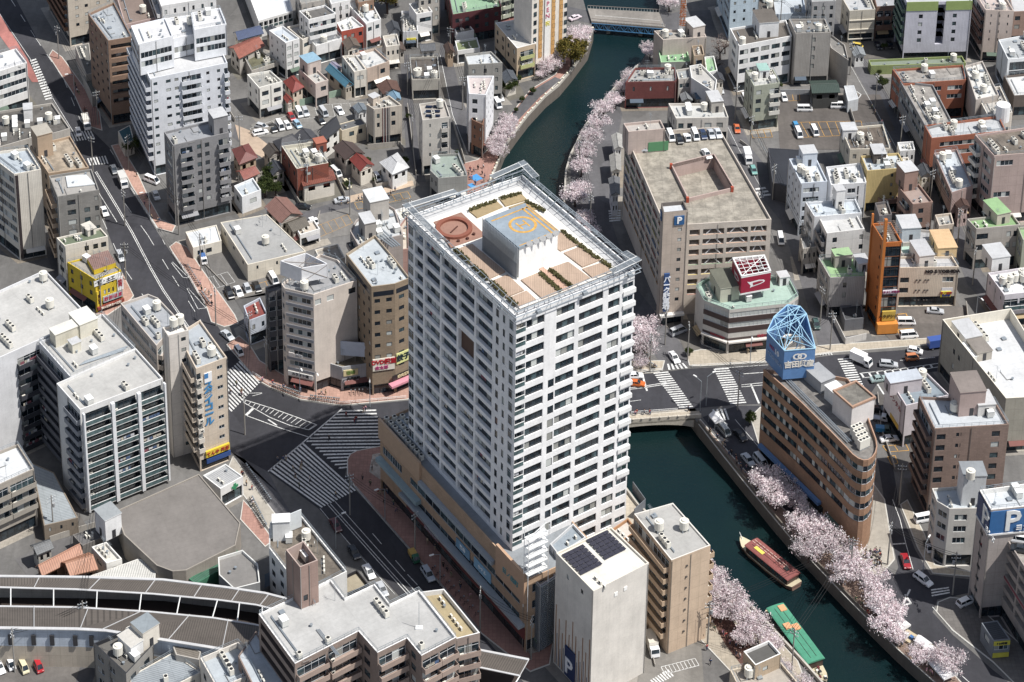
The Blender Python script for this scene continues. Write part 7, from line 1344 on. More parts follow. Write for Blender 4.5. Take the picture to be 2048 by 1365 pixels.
CARS = [('sedan',W_,209,424,12,26,'white car driving down the left avenue beside the grey brick block'),('wagon',SV_,241,514,12,24,'silver car parked at the kerb beside the yellow restaurant'),('truck',(W_,'C9C9C6'),246,366,10,24,'white box truck standing on the upper avenue beside the grey apartment block'),('sedan',GY_,228,340,9,20,'grey car behind the white box truck on the upper avenue'),('truck',(W_,'D8D2C8'),173,250,8,24,'white truck waiting at the upper zebra crossing of the left avenue'),('sedan',SV_,312,392,8,18,'silver car parked on the pavement under the grey tiled apartment block'),('van',W_,304,362,20,8,'white van parked at the foot of the grey tiled apartment block'),('hatch',W_,157,266,5,18,'small white car on the side street zebra at far upper left'),
('flat',(W_,'3A6AB0'),407,521,8,22,'mini truck with blue cover in the small car park by the hall'),('wagon',BK_,459,588,12,24,'black car in the kerbside row, leftmost in the lower hall car park'),('sedan',W_,477,584,12,24,'white car second from left in the lower hall car park row'),('hatch',SV_,495,579,12,24,'silver car third from left in the lower hall car park row'),('sedan',BK_,514,575,12,24,'dark car fourth from left in the lower hall car park row'),('van',W_,547,560,10,16,'white van at the right end of the lower hall car park'),
('hatch',RD_,583,235,10,14,'small red car in the wall side row of the upper car park'),('van',W_,598,227,10,20,'white van beside the small red car in the upper car park'),('wagon',SV_,611,225,10,20,'silver estate second right of the red car in the upper car park'),('van',SV_,647,226,12,16,'silver van in the middle of the upper car park'),('sedan',BK_,641,241,12,14,'black car in front of the silver van in the upper car park'),('sedan',W_,679,222,12,16,'white saloon right of centre in the upper car park'),('sedan','1C2438',711,223,12,16,'dark navy saloon rightmost in the upper car park'),('hatch','8FB4CC',595,250,10,12,'light blue small car in the front row of the upper car park'),('hatch',W_,575,252,10,13,'white small car beside the light blue one in the upper car park'),('van',W_,560,253,10,16,'white van second left of the light blue car'),('sedan',BK_,546,257,10,16,'black car third left of the light blue car'),('hatch',SV_,524,254,14,4,'silver car nearest the white cube block'),('wagon',W_,521,266,18,-4,'white estate at the lower left corner of the upper car park'),
('van',W_,995,209,8,14,'white van beside the dark brown river side buildings and green tree'),('sedan',SV_,684,401,22,-4,'silver saloon parked sideways on the tan forecourt'),('sedan','22262E',606,414,22,2,'dark car at the end of the tan forecourt beside the rusty roof'),('flat',W_,627,443,10,12,'white pick up van behind the rusty gable house'),('van',W_,672,346,12,12,'white van between the shop house and brown metal gable'),('kei','E6DDB8',694,371,12,14,'cream mini van beside the shop house with pink sign'),('kei',W_,754,356,10,14,'white mini van left of the white hipped roof house'),('sedan',BK_,769,352,10,14,'black car right of the white mini van by the hipped roof house'),
('van',W_,1490,200,6,14,'white mini van on the street beside the green tinted building'),('sedan','D2602A',1474,258,4,18,'orange taxi on the street behind the parking garage'),('truck',(W_,W_),1495,318,8,26,'white crew truck on the street right of the parking garage'),('hatch','6FA8A0',1507,342,8,20,'teal car following the white crew truck'),('sedan',SV_,1441,180,5,16,'silver car under the bare trees'),('sedan',GY_,1436,165,5,16,'grey car up the lane under the bare trees'),
('van',W_,1609,219,20,0,'white van parked beside the dark green roofed house'),('hatch','3A8FC8',1592,254,5,10,'bright blue car in the orange marked car park'),('van',W_,1597,268,8,18,'white van just below the bright blue car'),('van',W_,1629,264,8,16,'white van alone in the orange bays'),('hatch',W_,1568,196,5,12,'white small car in the upper orange bay'),('van',W_,1676,213,18,0,'white van under the eave of the dark green roofed house'),
('sedan','D8C8D0',1150,36,20,-8,'white and purple car beside the blue bridge end'),('sedan','1E2230',1756,92,6,12,'dark saloon in the yard beside the lilac slab, left'),('sedan','24262C',1780,90,6,12,'dark saloon in the yard beside the lilac slab, right'),('kei','D8B83A',1715,94,12,2,'yellow mini van in the yard of the panelled block'),
('sedan',W_,1348,716,14,20,'white saloon turning on the small zebra by the arch bridge'),('van',SV_,1356,664,20,-8,'silver van parked under the garage sign tower'),('sedan',BK_,1303,658,14,20,'black car parked beside cherry trees right of the white tower'),('sedan','D0601E',1272,768,20,2,'orange and black taxi waiting at the arch bridge zebra'),('sedan',W_,1269,753,20,-1,'white car next to the orange taxi'),('hatch','3F5A58',1632,650,6,18,'dark green car in the lane beside the orange fin tower'),
('truck',(W_,W_),1722,724,22,10,'white box truck on the main street by the right hand zebra'),('wagon',SV_,1777,730,24,2,'silver people carrier behind the white box truck'),('kei','C9784A',1824,717,22,-2,'orange and white mini van on the main street'),('hatch',W_,1830,703,20,4,'white car in the far lane of the main street'),('sedan','8FA4A4',1757,759,24,-4,'pale green car at the stop line left of the billboard building'),('truck',('C83A3A','3A58A8'),1876,692,20,-3,'colourful red and blue truck at the right end of the main street'),
('van',W_,1812,646,22,0,'white van in the orange bay beside the orange fin tower'),('van',W_,1817,672,22,-2,'white van in the lower orange bay beside the orange fin tower'),('sedan',SV_,1870,623,24,2,'silver saloon in front of the beige office'),('flat',SV_,1760,838,24,4,'silver pick up in the yard beside the brown rounded building'),('flat',('3A5A5A','2E86BE'),1766,862,24,2,'mini truck with bright blue cover in the narrow yard'),('sedan',W_,1778,879,24,-3,'white saloon parked below the blue covered truck'),('sedan',BK_,1753,820,24,0,'black car at the top of the narrow yard'),
('sedan',SV_,1496,921,20,24,'silver saloon on the river street below the brown building'),('van','C9CDD2',1521,925,20,24,'pale van beside the silver saloon on the river street'),('sedan',BK_,1480,872,16,18,'black car in shade on the river street'),('van',GY_,1447,862,14,16,'grey van with roof racks by the festival stalls'),('sedan',RD_,1811,1124,8,26,'bright red car waiting at the lower right junction'),('wagon',W_,1846,1161,22,16,'white estate turning at the lower right junction'),('wagon',W_,1932,1205,22,-10,'white car parked beside the tall parking tower'),('van',W_,1848,1039,20,-4,'white van behind the white corner building'),('flat',BK_,1856,1095,10,24,'long dark open truck beside the white corner building'),
('truck',(W_,'CFC8BA'),1304,1296,8,22,'white box truck between the storage tower and beige block'),('sedan',W_,738,1145,14,24,'white saloon in shade on the lower avenue'),('sedan','23272E',708,1106,14,24,'black saloon in shade behind the white one'),('sedan','5A1A20',671,1052,14,24,'dark red car in shade near the white parapet building'),('sedan',SV_,764,1180,12,22,'silver car by the black fronted bar'),('flat',('2E6A50','C8A04A'),828,1116,14,24,'green and yellow truck parked by the podium kerb'),('wagon','AEB8C4',856,1150,14,22,'silver taxi parked behind the green and yellow truck'),('kei',W_,21,1330,8,16,'white mini van in the lower left yard'),('kei','D8CDA6',48,1337,8,16,'cream mini car between white van and red car, lower left'),('kei','C01E2A',77,1335,8,16,'red mini car in the lower left yard'),('sedan',W_,-2,1335,8,16,'white car cut by the left edge of the frame'),
('sedan',W_,1655,1232,12,14,'white car on the riverside road beside the festival tents') if False else ('sedan',W_,1000,195,6,12,'white saloon above the van at the promenade'),('hatch',W_,1538,560,8,14,'white van in the street right of the parking garage') if False else ('van',W_,1561,480,4,20,'white van in the street right of the parking garage'),('kei',W_,478,705,10,14,'white mini van waiting at the side street near the left zebra'),('sedan',SV_,455,672,14,12,'silver car at the side street mouth by the dark shop fronts')]
for k in CARS: car(*k[:6], k[6])
for k in [('van',SV_,1277,300,24,0,'silver people carrier on the garage roof by the stair block'),('van',W_,1341,274,8,18,'white van, leftmost in the row on the garage roof'),('sedan',BK_,1358,279,8,18,'black car second in the garage roof row'),('flat',W_,1374,276,8,18,'white pick up third in the garage roof row'),('van',W_,1390,272,8,18,'white van fourth in the garage roof row'),('sedan','2A3A5A',1406,270,8,18,'navy car fifth in the garage roof row'),('sedan',SV_,1422,269,8,18,'silver car sixth in the garage roof row'),('sedan','C6CAD0',1436,268,8,18,'pale silver car at the right end of the garage roof row'),('sedan',W_,1413,309,10,14,'white car alone beside the ramp opening on the garage roof')]: car(*k[:6], k[6], z=gz+.03)
for k in [('van',W_,2034,1081,24,4,'white van on the roof deck of the lower right car park'),('sedan','2A3038',2042,1100,24,4,'black car behind the white van on the lower right deck')]: car(*k[:6], k[6], z=19.35)
# ================================================================ boats
def boat(label, p0, p1, W, roofc, hullc, bow, zroof, lettering=False):
    a, b = G(*p0, ZW), G(*p1, ZW); e = Vector((b.x-a.x, b.y-a.y, 0)); L = e.length; e.normalize(); ang = math.atan2(e.y, e.x); t = thing('pleasure_boat', label, 'boat', (a+b)/2, ang); HM = flat(hullc, .6, name='hull_paint'); DK = flat('C4B898', .8, name='deck_wood'); RM = roofm(roofc, 'flat')
    m = MB(); rings = []
    for f, w, d, sh in ((-.5, .72, -.1, .55), (-.42, .92, -.4, .2), (-.1, 1, -.5, .0), (.25, .95, -.5, .05), (.4, .66, -.3, .3), (.47, .32, 0, .65), (.5, .06, .4, .95)):
        x = f*L; h = W/2*w; rings.append([(x, -h, .75+sh), (x, -h*.8, d), (x, h*.8, d), (x, h, .75+sh)])
    m.loft([r for r in rings], HM, True, lambda k, i: DK if i == 3 else HM); put2(m, 'hull', t)
    m = MB(); x0, x1, h = -.45*L, .31*L, W*.42
    m.prism([(x0+.4, -h), (x1-.3, -h), (x1-.3, h), (x0+.4, h)], .7, zroof-.1, flat('4A3A34', .6), None); put2(m, 'cabin', t)
    n = 10
    for s in (-1, 1):
        m = MB()
        for i in range(n):
            x = x0+.8+(x1-x0-1.9)*i/n; f = [(x, s*(h+.02), 1.2), (x+(x1-x0)/n*.6, s*(h+.02), 1.2), (x+(x1-x0)/n*.6, s*(h+.02), zroof-.3), (x, s*(h+.02), zroof-.3)]; m.face(f if s < 0 else f[::-1], GL2)
        put2(m, 'window_row', t)
    m = MB(); hr_ = W*.48; ks = 6; xs = [x0, x1]
    ring = lambda x: [(x, hr_*math.cos(k/ks*math.pi), zroof+.28*math.sin(k/ks*math.pi)) for k in range(ks+1)]+[(x, -hr_, zroof-.12), (x, hr_, zroof-.12)]
    m.loft([ring(x0), ring(x1)][::-1], RM); put2(m, 'roof', t)
    m = MB()
    for y in (-.15, .15): m.tube((x0+1, y*W, zroof+.28), (x1-1, y*W, zroof+.28), .05, .05, flat('3A2A28', .7), 4)
    put2(m, 'roof_rail', t)
    return t, L, ang
t, L, ang = boat('long red roofed pleasure boat in the middle of the lower river', (1593,1178), (1480,1085), 4.2, '9E4A44', '8A6A5A', 0, 2.6)
m = MB()
for k in range(9): x = -L*.3+k*L*.068; m.prism([(x, -.9), (x+.9, -.9), (x+.9, -.78), (x, -.78)], 2.86, 2.95, flat('D8B8A8', .7)); m.prism([(x, -.2), (x+.9, -.2), (x+.9, -.08), (x, -.08)], 2.88, 2.97, flat('D8B8A8', .7))
m.prism([(L*.05, .2), (L*.2, .2), (L*.2, 1.1), (L*.05, 1.1)], 2.82, 2.93, flat('D8C84A', .7)); put2(m, 'roof_marking', t); m = MB(); m.prism([(-L*.34, -.5), (-L*.28, -.5), (-L*.28, .4), (-L*.34, .4)], 2.8, 3.1, flat('2A2A2A', .6)); put2(m, 'roof_hatch', t); m = MB(); m.tube((L*.44, 0, 1), (L*.52, 0, 2.6), .1, .05, WH, 5); put2(m, 'bow_post', t)
t, L, ang = boat('long green roofed boat moored under the cherry trees of the left bank', (1543,1226), (1652,1374), 4.5, '2FA078', 'A39B86', 0, 2.9)
for x in (-.42, -.2, -.16): m = MB(); m.prism([(L*x, -1.4 if x > -.3 and x < -.18 else .2), (L*x+1.7, -1.4 if x > -.3 and x < -.18 else .2), (L*x+1.7, .1 if x > -.3 and x < -.18 else 1.7), (L*x, .1 if x > -.3 and x < -.18 else 1.7)], 3.1, 3.35, flat('D89A6A', .7)); put2(m, 'roof_mat', t)
for k in range(7): m = MB(); m.box((L*.33+k*.55, random.uniform(-.8, .8), 1.0), (1, 0), .5, .5, random.uniform(.3, .9), flat(['6A2A2E', 'E0DCD0', '3A3A40', 'B0A890'][k % 4], .7)); put2(m, 'deck_gear', t)
t = thing('rowing_boat', 'small white moored boat tip beside the promenade behind the tower', 'boat', G(1008, 372, ZW), .5); m = MB(); m.loft([[(x, -w, .7), (x, -w*.6, -.2), (x, w*.6, -.2), (x, w, .7)] for x, w in ((-3.5, .8), (0, 1.1), (2.5, .8), (4, .1))], flat('E6E6E6', .5)); put2(m, 'hull', t)
# ================================================================ people
SKIN = flat('C79A7E', .6, name='skin'); HAIR = flat('1B1614', .7, name='hair')
def skin_mesh(verts, edges, radii, mat, name, sub=1):
    me = bpy.data.meshes.new(name); me.from_pydata(verts, edges, []); o = bpy.data.objects.new('tmp', me); COL.objects.link(o)
    sm = o.modifiers.new('s', 'SKIN'); sm.use_smooth_shade = True
    for v, r in zip(me.skin_vertices[0].data, radii): v.radius = (r, r)
    me.skin_vertices[0].data[0].use_root = True
    if sub: o.modifiers.new('u', 'SUBSURF').levels = sub
    dg = bpy.context.evaluated_depsgraph_get(); out = bpy.data.meshes.new_from_object(o.evaluated_get(dg)); bpy.data.objects.remove(o); out.materials.clear(); out.materials.append(mat); out.name = name; return out
def fig(pose):
    w = {'walk': .26, 'stand': .03, 'sit': 0}[pose]
    if pose == 'sit': hip = Vector((0, 0, .5)); legs = [((s*.1, -.02, .5), (s*.12, -.42, .48), (s*.12, -.45, .07), (s*.12, -.6, .04)) for s in (-1, 1)]
    else: hip = Vector((0, 0, .92)); legs = [((s*.1, 0, .88), (s*.1, -s*w*.55-.02, .48), (s*.1, -s*w, .08), (s*.1, -s*w-.15, .04)) for s in (-1, 1)]
    z = hip.z; V = [tuple(hip), (0, 0, z+.22), (0, 0, z+.42), (0, -.01, z+.53), (0, -.03, z+.66), (0, -.035, z+.76)]; E = [(0, 1), (1, 2), (2, 3), (3, 4), (4, 5)]; Rr = [.14, .13, .15, .06, .1, .085]
    for (a, b, c, d), s in zip(legs, (-1, 1)):
        i = len(V); V += [a, b, c, d]; E += [(0, i), (i, i+1), (i+1, i+2), (i+2, i+3)]; Rr += [.1, .065, .045, .04]
    for s in (-1, 1):
        i = len(V); sw = s*w*.7; V += [(s*.2, 0, z+.43), (s*.25, sw*.4, z+.16), (s*.25, sw-.08, z-.08), (s*.25, sw-.12, z-.17)]; E += [(2, i), (i, i+1), (i+1, i+2), (i+2, i+3)]; Rr += [.07, .05, .035, .04]
    return V, E, Rr, z
def body_set(pose):
    V, E, Rr, z = fig(pose); body = skin_mesh(V, E, Rr, SKIN, 'person'); res = dict(body=body, z=z)
    ti = [1, 2, 14, 15, 16, 18, 19, 20]; ti = [0]+ti; mp = {j: i for i, j in enumerate(ti)}
    res['top'] = lambda mat: skin_mesh([V[j] for j in ti], [(mp[a], mp[b]) for a, b in E if a in mp and b in mp], [Rr[j]+.022 for j in ti], mat, 'jacket')
    li = [0, 6, 7, 8, 10, 11, 12]; lm = {j: i for i, j in enumerate(li)}
    res['legs'] = lambda mat: skin_mesh([V[j] for j in li], [(lm[a], lm[b]) for a, b in E if a in lm and b in lm], [Rr[j]+.02 for j in li], mat, 'trousers')
    hm = MB(); c = Vector((0, -.02, z+.735)); rr = []
    for k in range(5): t_ = k/4*1.45; rr.append([(c.x+.112*math.cos(t_)*math.cos(a*math.pi/4), c.y+.122*math.cos(t_)*math.sin(a*math.pi/4)+.02, c.z+.125*math.sin(t_)) for a in range(8)])
    hm.loft(rr, HAIR); res['hair'] = hm.mesh('hair'); res['c'] = {}; return res
POSE = {p: body_set(p) for p in ('walk', 'stand', 'sit')}
TOPS = dict(black='1E1F24', white='DCDCDC', red='A02A2E', blue='34527E', grey='77777A', beige='B5A284', pink='C48A9A', navy='222A44', green='4A6448')
LEGS = dict(dark='22242C', blue='3A4A68', beige='9A8A70')
NP = {}
def person(x, y, place, z=.15, pose=None, top=None):
    pose = pose or random.choice(['walk', 'walk', 'stand']); top = top or random.choice(list(TOPS)); lg = random.choice(list(LEGS)); P = POSE[pose]
    for k, c, f in ((top, TOPS[top], 'top'), (lg, LEGS[lg], 'legs')):
        if (f, k) not in P['c']: P['c'][(f, k)] = P[f](flat(c, .85, name='cloth'))
    lab = 'person in %s top and %s trousers %s %s' % (top, lg, dict(walk='walking', stand='standing', sit='sitting')[pose], place); NP[lab] = NP.get(lab, 0)+1
    t = thing('person', lab, 'person', G(x, y, z), random.uniform(0, 6.28), 'people '+place)
    s = random.uniform(.94, 1.06); t.scale = (s, s, s); b = obj('body', P['body'], t); obj('jacket', P['c'][('top', top)], b); obj('trousers', P['c'][('legs', lg)], b); obj('hair', P['hair'], b)
def crowd(n, pts, place, z=.15, pose=None):
    q = pts; xs = [p[0] for p in q]; ys = [p[1] for p in q]; k = 0
    while k < n:
        p = (random.uniform(min(xs), max(xs)), random.uniform(min(ys), max(ys)))
        if inside(p, q): person(*p, place, z, pose); k += 1
crowd(10, [(560,900),(650,960),(690,990),(640,1010),(550,950)], 'on the long diagonal crossing', .12)
crowd(6, [(700,822),(745,822),(755,880),(690,900),(650,880)], 'on the upper wide crossing', .12)
crowd(6, [(455,800),(470,760),(505,765),(480,800)], 'on the left zebra crossing', .12)
crowd(12, [(705,930),(740,915),(800,990),(820,1060),(790,1060)], 'on the tower forecourt')
crowd(8, [(840,1080),(860,1080),(1000,1250),(980,1260)], 'beside the podium')
crowd(26, [(935,345),(965,330),(975,372),(965,425),(935,420)], 'on the upper plaza')
crowd(9, [(985,292),(1014,242),(1062,190),(1020,235)], 'on the upper path', .17)
crowd(26, [(1722,1098),(1765,1108),(1765,1140),(1735,1138)], 'at the brown rounded building tip')
crowd(22, [(1412,868),(1432,864),(1505,955),(1530,1000),(1520,1005),(1462,925)], 'on the river street')
crowd(16, [(1700,1190),(1800,1290),(1880,1352),(1870,1358),(1786,1300)], 'on the lower right bank')
crowd(8, [(1840,1305),(1880,1330),(1870,1345),(1830,1320)], 'around the festival tents')
crowd(10, [(1425,1240),(1500,1310),(1490,1330),(1420,1260)], 'on the left bank under blossom', .17)
crowd(8, [(1275,690),(1300,720),(1320,740),(1280,735)], 'by the arch bridge cherries')
crowd(6, [(1265,829),(1390,822),(1392,826),(1265,836)], 'on the bridge footway', .05)
crowd(8, [(520,745),(640,785),(700,800),(700,806),(600,795),(520,765)], 'on the pink curved pavement')
crowd(6, [(360,500),(400,560),(440,620),(420,620),(380,560)], 'on the pink car park pavement')
crowd(5, [(1475,700),(1600,692),(1600,706),(1475,715)], 'before the showroom')
crowd(6, [(478,940),(520,1000),(510,1020),(470,960)], 'near the pharmacy', .05)
# ================================================================ street furniture
POLE = flat('8E8A84', .8, name='concrete_pole'); WIRE = flat('1E1E20', .6, name='cable')
def _pole(b):
    b.tube((0, 0, 0), (0, 0, 11.5), .19, .12, POLE, 8)
def pole_arm(b):
    b.box((0, 0, 0), (1, 0), 2.0, .1, .1, STEEL)
    for x in (-.9, -.3, .3, .9): b.prism([(x-.06, -.06), (x+.06, -.06), (x+.06, .06), (x-.06, .06)], .1, .3, WH)
def transf(b):
    b.prism([(.3*math.cos(i*math.pi/4), .3*math.sin(i*math.pi/4)) for i in range(8)], 0, .9, flat('9A9C9E', .6))
pmh = simple('pole_shaft', _pole); am = simple('cross_arm', pole_arm); tm9 = simple('transformer', transf)
POS = {}
def upole(k, x, y, where, rz=0.0):
    p = G(x, y, .05); t = thing('utility_pole', 'concrete utility pole '+where, 'utility pole', p, rz); obj('shaft', pmh, t); POS[k] = p
    for z in (10.7, 9.8): obj('cross_arm', am, t, (0, 0, z))
    if hash(k) % 2 == 0 or k % 3 == 0: obj('transformer', tm9, t, (.45, 0, 8.2))
PL = [(250,452,'beside the fourth lane marking of the left avenue'),(186,344,'at the kerb below the tan roofed building'),(118,118,'on the dark red upper pavement'),(196,250,'at the corner below the brown tiled block'),(258,340,'in front of the stepped white tower'),(358,470,'at the side street corner by the hall annex'),(402,542,'on the pink car park pavement'),(432,652,'at the lower tip of the pink pavement'),(203,626,'before the yellow restaurant'),(252,560,'right of the yellow restaurant sign'),(533,752,'on the curved pink pavement, left end'),(500,700,'beside the red roofed block'),(700,1030,'on the kerb of the lower avenue by the tower'),(830,1108,'beside the podium facade, middle'),(960,1262,'near the podium front corner'),
 (615,400,'left of the shop house'),(700,430,'beside the orange bay car park'),(822,470,'squeezed between the tower and the shop lane'),(600,340,'by the planter terrace building'),(825,300,'in the shaded lane, near the green roof'),(815,190,'in the shaded lane, upper part'),(900,120,'in the lane beside the felt roof'),(925,220,'in the lane beside the brick annex'),(945,300,'at the lane end by the promenade'),(805,95,'beside the tall narrow white block'),(480,300,'left of the red hip roof'),(1158,350,'among the upper right cherry trees'),(1180,460,'between the last cherry trees above the garage'),(1300,745,'at the arch bridge corner, left'),(1375,722,'at the arch bridge corner, right'),
 (1330,690,'beside the garage sign tower base'),(1470,240,'by the orange taxi street'),(1500,300,'beside the white crew truck'),(1545,400,'beside the zebra right of the garage'),(1600,520,'in the street left of the white cube office'),(1640,650,'in the lane left of the orange tower'),(1700,150,'beside the white sheet carport'),(1750,215,'at the orange courtyard building corner'),(1800,300,'in the shaded lane below the courtyard building'),(1860,410,'in the shaded lane under striped awning'),(1915,490,'left of the green roofed grey office'),(1945,570,'in the street right of the beige office'),(1660,700,'on the main street pavement by the orange tower'),(1475,820,'at the river street corner'),(1700,1160,'among the lower right cherry trees'),
 (1775,1130,'at the sidewalk tip of the lower right junction'),(1905,1190,'before the tall parking tower'),(1798,1010,'in the lane between brown buildings'),(1415,1290,'beside the tan promenade below the beige block'),(1583,1345,'beside the green moored boat'),(170,1290,'beside the station side wall'),(30,1345,'in the lower left yard'),(108,1075,'in the alley by the tin roofed shed'),(490,870,'at the junction by the hotel slab'),(1062,1320,'at the podium corner by the storage tower'),(1560,60,'in the upper right lane by the tank yard')]
for i, (x, y, wh_) in enumerate(PL): upole(i, x, y, wh_, random.uniform(0, 3.14))
def wire(i, j, n=3):
    a, b = POS[i]+Vector((0, 0, 10.6)), POS[j]+Vector((0, 0, 10.6)); t = thing('power_line', 'black overhead wires from the pole %s' % ' '.join(PL[i][2].split()[:9]).rstrip(','), 'cable', a); t['group'] = 'wires from the pole '+' '.join(PL[i][2].split()[:7])
    d = (b-a); s = Vector((-d.y, d.x, 0)).normalized()
    for k in range(n):
        m = MB(); o = s*(k-1)*.6; pr_ = a+o
        for q in range(1, 7): f = q/6; p = a.lerp(b, f)+o-Vector((0, 0, 4*f*(1-f)*.9)); m.tube(pr_, p, .045, .045, WIRE, 3, False); pr_ = p
        put(m, 'wire', t)
for i, j in ((6,7),(5,6),(1,4) if False else (0,5),(8,9),(15,16),(16,17),(20,19),(14,13) if False else (13,14),(12,13),(21,22),(22,23),(24,20),(26,27),(31,32),(32,33),(33,34),(34,35),(36,37),(37,38),(38,39),(39,40),(40,41),(45,46),(47,45),(44,49),(48,49),(50,51),(28,29),(18,15),(1,3),(2,3),(4,5),(10,9),(19,21),(24,21),(25,4),(30,28),(29,43),(42,43),(35,42),(34,41),(11,53),(50,9),(49,15) if False else (15,18),(36,55),(46,45),(44,48),(54,14)): wire(i, j)
LPm = simple('lamp_post', lambda b: (b.tube((0, 0, 0), (0, 0, 8.5), .11, .07, STEEL, 6), b.tube((0, 0, 8.5), (1.8, 0, 9.0), .06, .05, STEEL, 5))); LHm = simple('lamp_head', lambda b: b.prism([(-.5, -.16), (.5, -.16), (.5, .16), (-.5, .16)], 0, .18, WH))
def lamp(x, y, where, rz):
    t = thing('street_lamp', 'grey street lamp '+where, 'street lamp', G(x, y, .14), rz); obj('post', LPm, t); obj('lamp_head', LHm, t, (2.0, 0, 8.95))
for x, y, wh_, rz in [(600,792,'on the curved pink pavement, left of two',-1.2),(632,802,'on the curved pink pavement, right of two',-1.2),(740,815,'before the brown stone office',-1.5),(672,1098,'beside the white parapet building',.5),(880,1172,'on the podium kerb, lower avenue',3.6),(770,1040,'on the podium kerb, upper part',3.6),(1400,822,'at the right end of the arch bridge, by the water',2.4),(1412,812,'at the right end of the arch bridge, by the road',.6),(1500,728,'on the main street before the showroom',-1.6),(1310,432,'left of the garage on the shaded river street',.3),(300,440,'on the left avenue pavement, middle',3.5),(150,200,'on the left avenue dark pavement, upper',3.5),(1950,650,'beside the olive grey building',-1.2),(1845,1150,'at the lower right junction island',1.0),(1262,735,'beside the white tower on the main street',-1.4)]: lamp(x, y, wh_, rz)
# guard rails along the curved pavement, both as chains of posts
def rail(pts, label, h=.75, mat=None):
    P = [G(x, y, .14) for x, y in pts]; c = P[len(P)//2]; t = thing('guard_rail', label, 'guard rail', c); mat = mat or WH
    for i in range(len(P)-1):
        m = MB(); L = (P[i+1]-P[i]).length; m.tube(P[i]+Vector((0, 0, h)), P[i+1]+Vector((0, 0, h)), .05, .05, mat, 4); m.tube(P[i]+Vector((0, 0, h*.5)), P[i+1]+Vector((0, 0, h*.5)), .04, .04, mat, 4)
        for k in range(max(2, int(L/2))+1): p = P[i].lerp(P[i+1], k/max(2, int(L/2))); m.tube(p, p+Vector((0, 0, h)), .05, .05, mat, 4)
        put(m, 'rail_section', t)
rail([(505,748),(540,772),(600,797),(682,809),(812,797)], 'white pedestrian guard rail round the curved pink pavement'); rail([(345,508),(376,552),(410,610)], 'white guard rail beside the small car park pavement'); rail([(712,978),(752,1024),(808,1089),(884,1175),(958,1262)], 'grey guard rail along the podium side of lower avenue', mat=STEEL)
rail([(1262,747),(1325,742)], 'white guard rail on the main street by the white tower'); rail([(1384,735),(1536,727),(1660,709)], 'white guard rail on the main street before the showroom'); rail([(262,380),(314,460)], 'white guard rail beside the grey tiled apartment block'); rail([(1262,829),(1355,822)], 'pale rail between bridge road and footway')
rail([(1500,262),(1560,350),(1596,380)], 'grey fence beside the dark slate shed', 1.4, STEEL)
# bollard lamps on the river parapet
bl = simple('ball_lamp', lambda b: b.loft([[(.32*math.sin(t)*math.cos(a*math.pi/4), .32*math.sin(t)*math.sin(a*math.pi/4), .32-.32*math.cos(t)) for a in range(8)] for t in (.3, .9, 1.57, 2.2, 2.8)], flat('EFE6C8', .5)))
pl_ = off_line(LBw[3:13], -.28); kk = 0
for i in range(len(pl_)-1):
    e_, L_ = unit(pl_[i], pl_[i+1]); n_ = max(1, int(L_/2.6))
    for k in range(n_): p = lerp(pl_[i], pl_[i+1], k/n_); o = obj('parapet_lamp', bl, None, (p[0], p[1], .75)); tag(o, 'round cream lantern on the left river parapet between the bridge and plaza', 'lantern', 'round lanterns along the left river parapet'); kk += 1
# festival tents and stalls
TW = flat('E8E6E6', .8, name='tent_cloth')
def tent(x, y, dx, dy, w, l, label):
    p = G(x, y, .15); q = G(x+dx, y+dy, .15); a = math.atan2(q.y-p.y, q.x-p.x); t = thing('festival_tent', label, 'tent', p, a); m = MB(); hh, r = 2.1, .9
    A = [(-l/2, -w/2), (l/2, -w/2), (l/2, w/2), (-l/2, w/2)]
    m.face([(*A[0], hh), (*A[1], hh), (l/2, 0, hh+r), (-l/2, 0, hh+r)], TW); m.face([(*A[2], hh), (*A[3], hh), (-l/2, 0, hh+r), (l/2, 0, hh+r)], TW); m.face([(*A[1], hh), (*A[2], hh), (l/2, 0, hh+r)], TW); m.face([(*A[3], hh), (*A[0], hh), (-l/2, 0, hh+r)], TW)
    for i in range(4): m.wq(A[i], A[(i+1) % 4], hh-.35, hh, TW)
    put2(m, 'canopy', t)
    for x_, y_ in A: m = MB(); m.tube((x_, y_, 0), (x_, y_, hh), .04, .04, STEEL, 4); put2(m, 'leg', t)
for a_ in [(1762,1232,20,16,3.6,5.4,'white festival tent on the lower right bank, first from upstream, half hidden by blossom'),(1790,1258,20,16,3.6,5.4,'plain white festival tent in the middle of the lower right bank'),(1868,1330,18,20,3.6,5.2,'white peaked festival tent beside the red carpeted walk'),(1885,1352,18,20,3.6,5.2,'lowest white festival tent on the lower right bank'),(1845,1300,14,10,2.2,3.0,'small pale booth tent beside the stage platform'),(1432,850,14,18,2.4,3.2,'small food stall tent with boxes at the river street corner')]: tent(*a_)
t = thing('stage', 'low wooden stage platform with equipment on the lower right bank', 'stage', G(1838, 1290, .15), -.75); m = MB(); m.prism([(-5, -1.5), (5, -1.5), (5, 1.5), (-5, 1.5)], 0, .6, flat('B9A888', .8)); put2(m, 'deck', t)
for k in range(8): m = MB(); m.box((-4+k*1.1, random.uniform(-.8, .8), .6), (1, 0), .8, .7, random.uniform(.4, 1.1), flat(['2A2A30', 'E0E0E0', '3A6AA8', '8A8A8E'][k % 4], .7)); put2(m, 'equipment_box', t)
TARP = flat('3F8FD0', .7, name='tarp')
for x, y, w, l, lab in ((952,356,2.6,3,'bright blue picnic sheet on the upper promenade plaza'),(944,372,1.6,2.2,'small blue picnic sheet nearer the tower on the plaza')):
    m = MB(); p = G(x, y, .2); m.box((0, 0, 0), (.8, .6), w, l, .05, TARP); o = obj('picnic_sheet', m.mesh('picnic_sheet'), None, p); tag(o, lab, 'sheet')
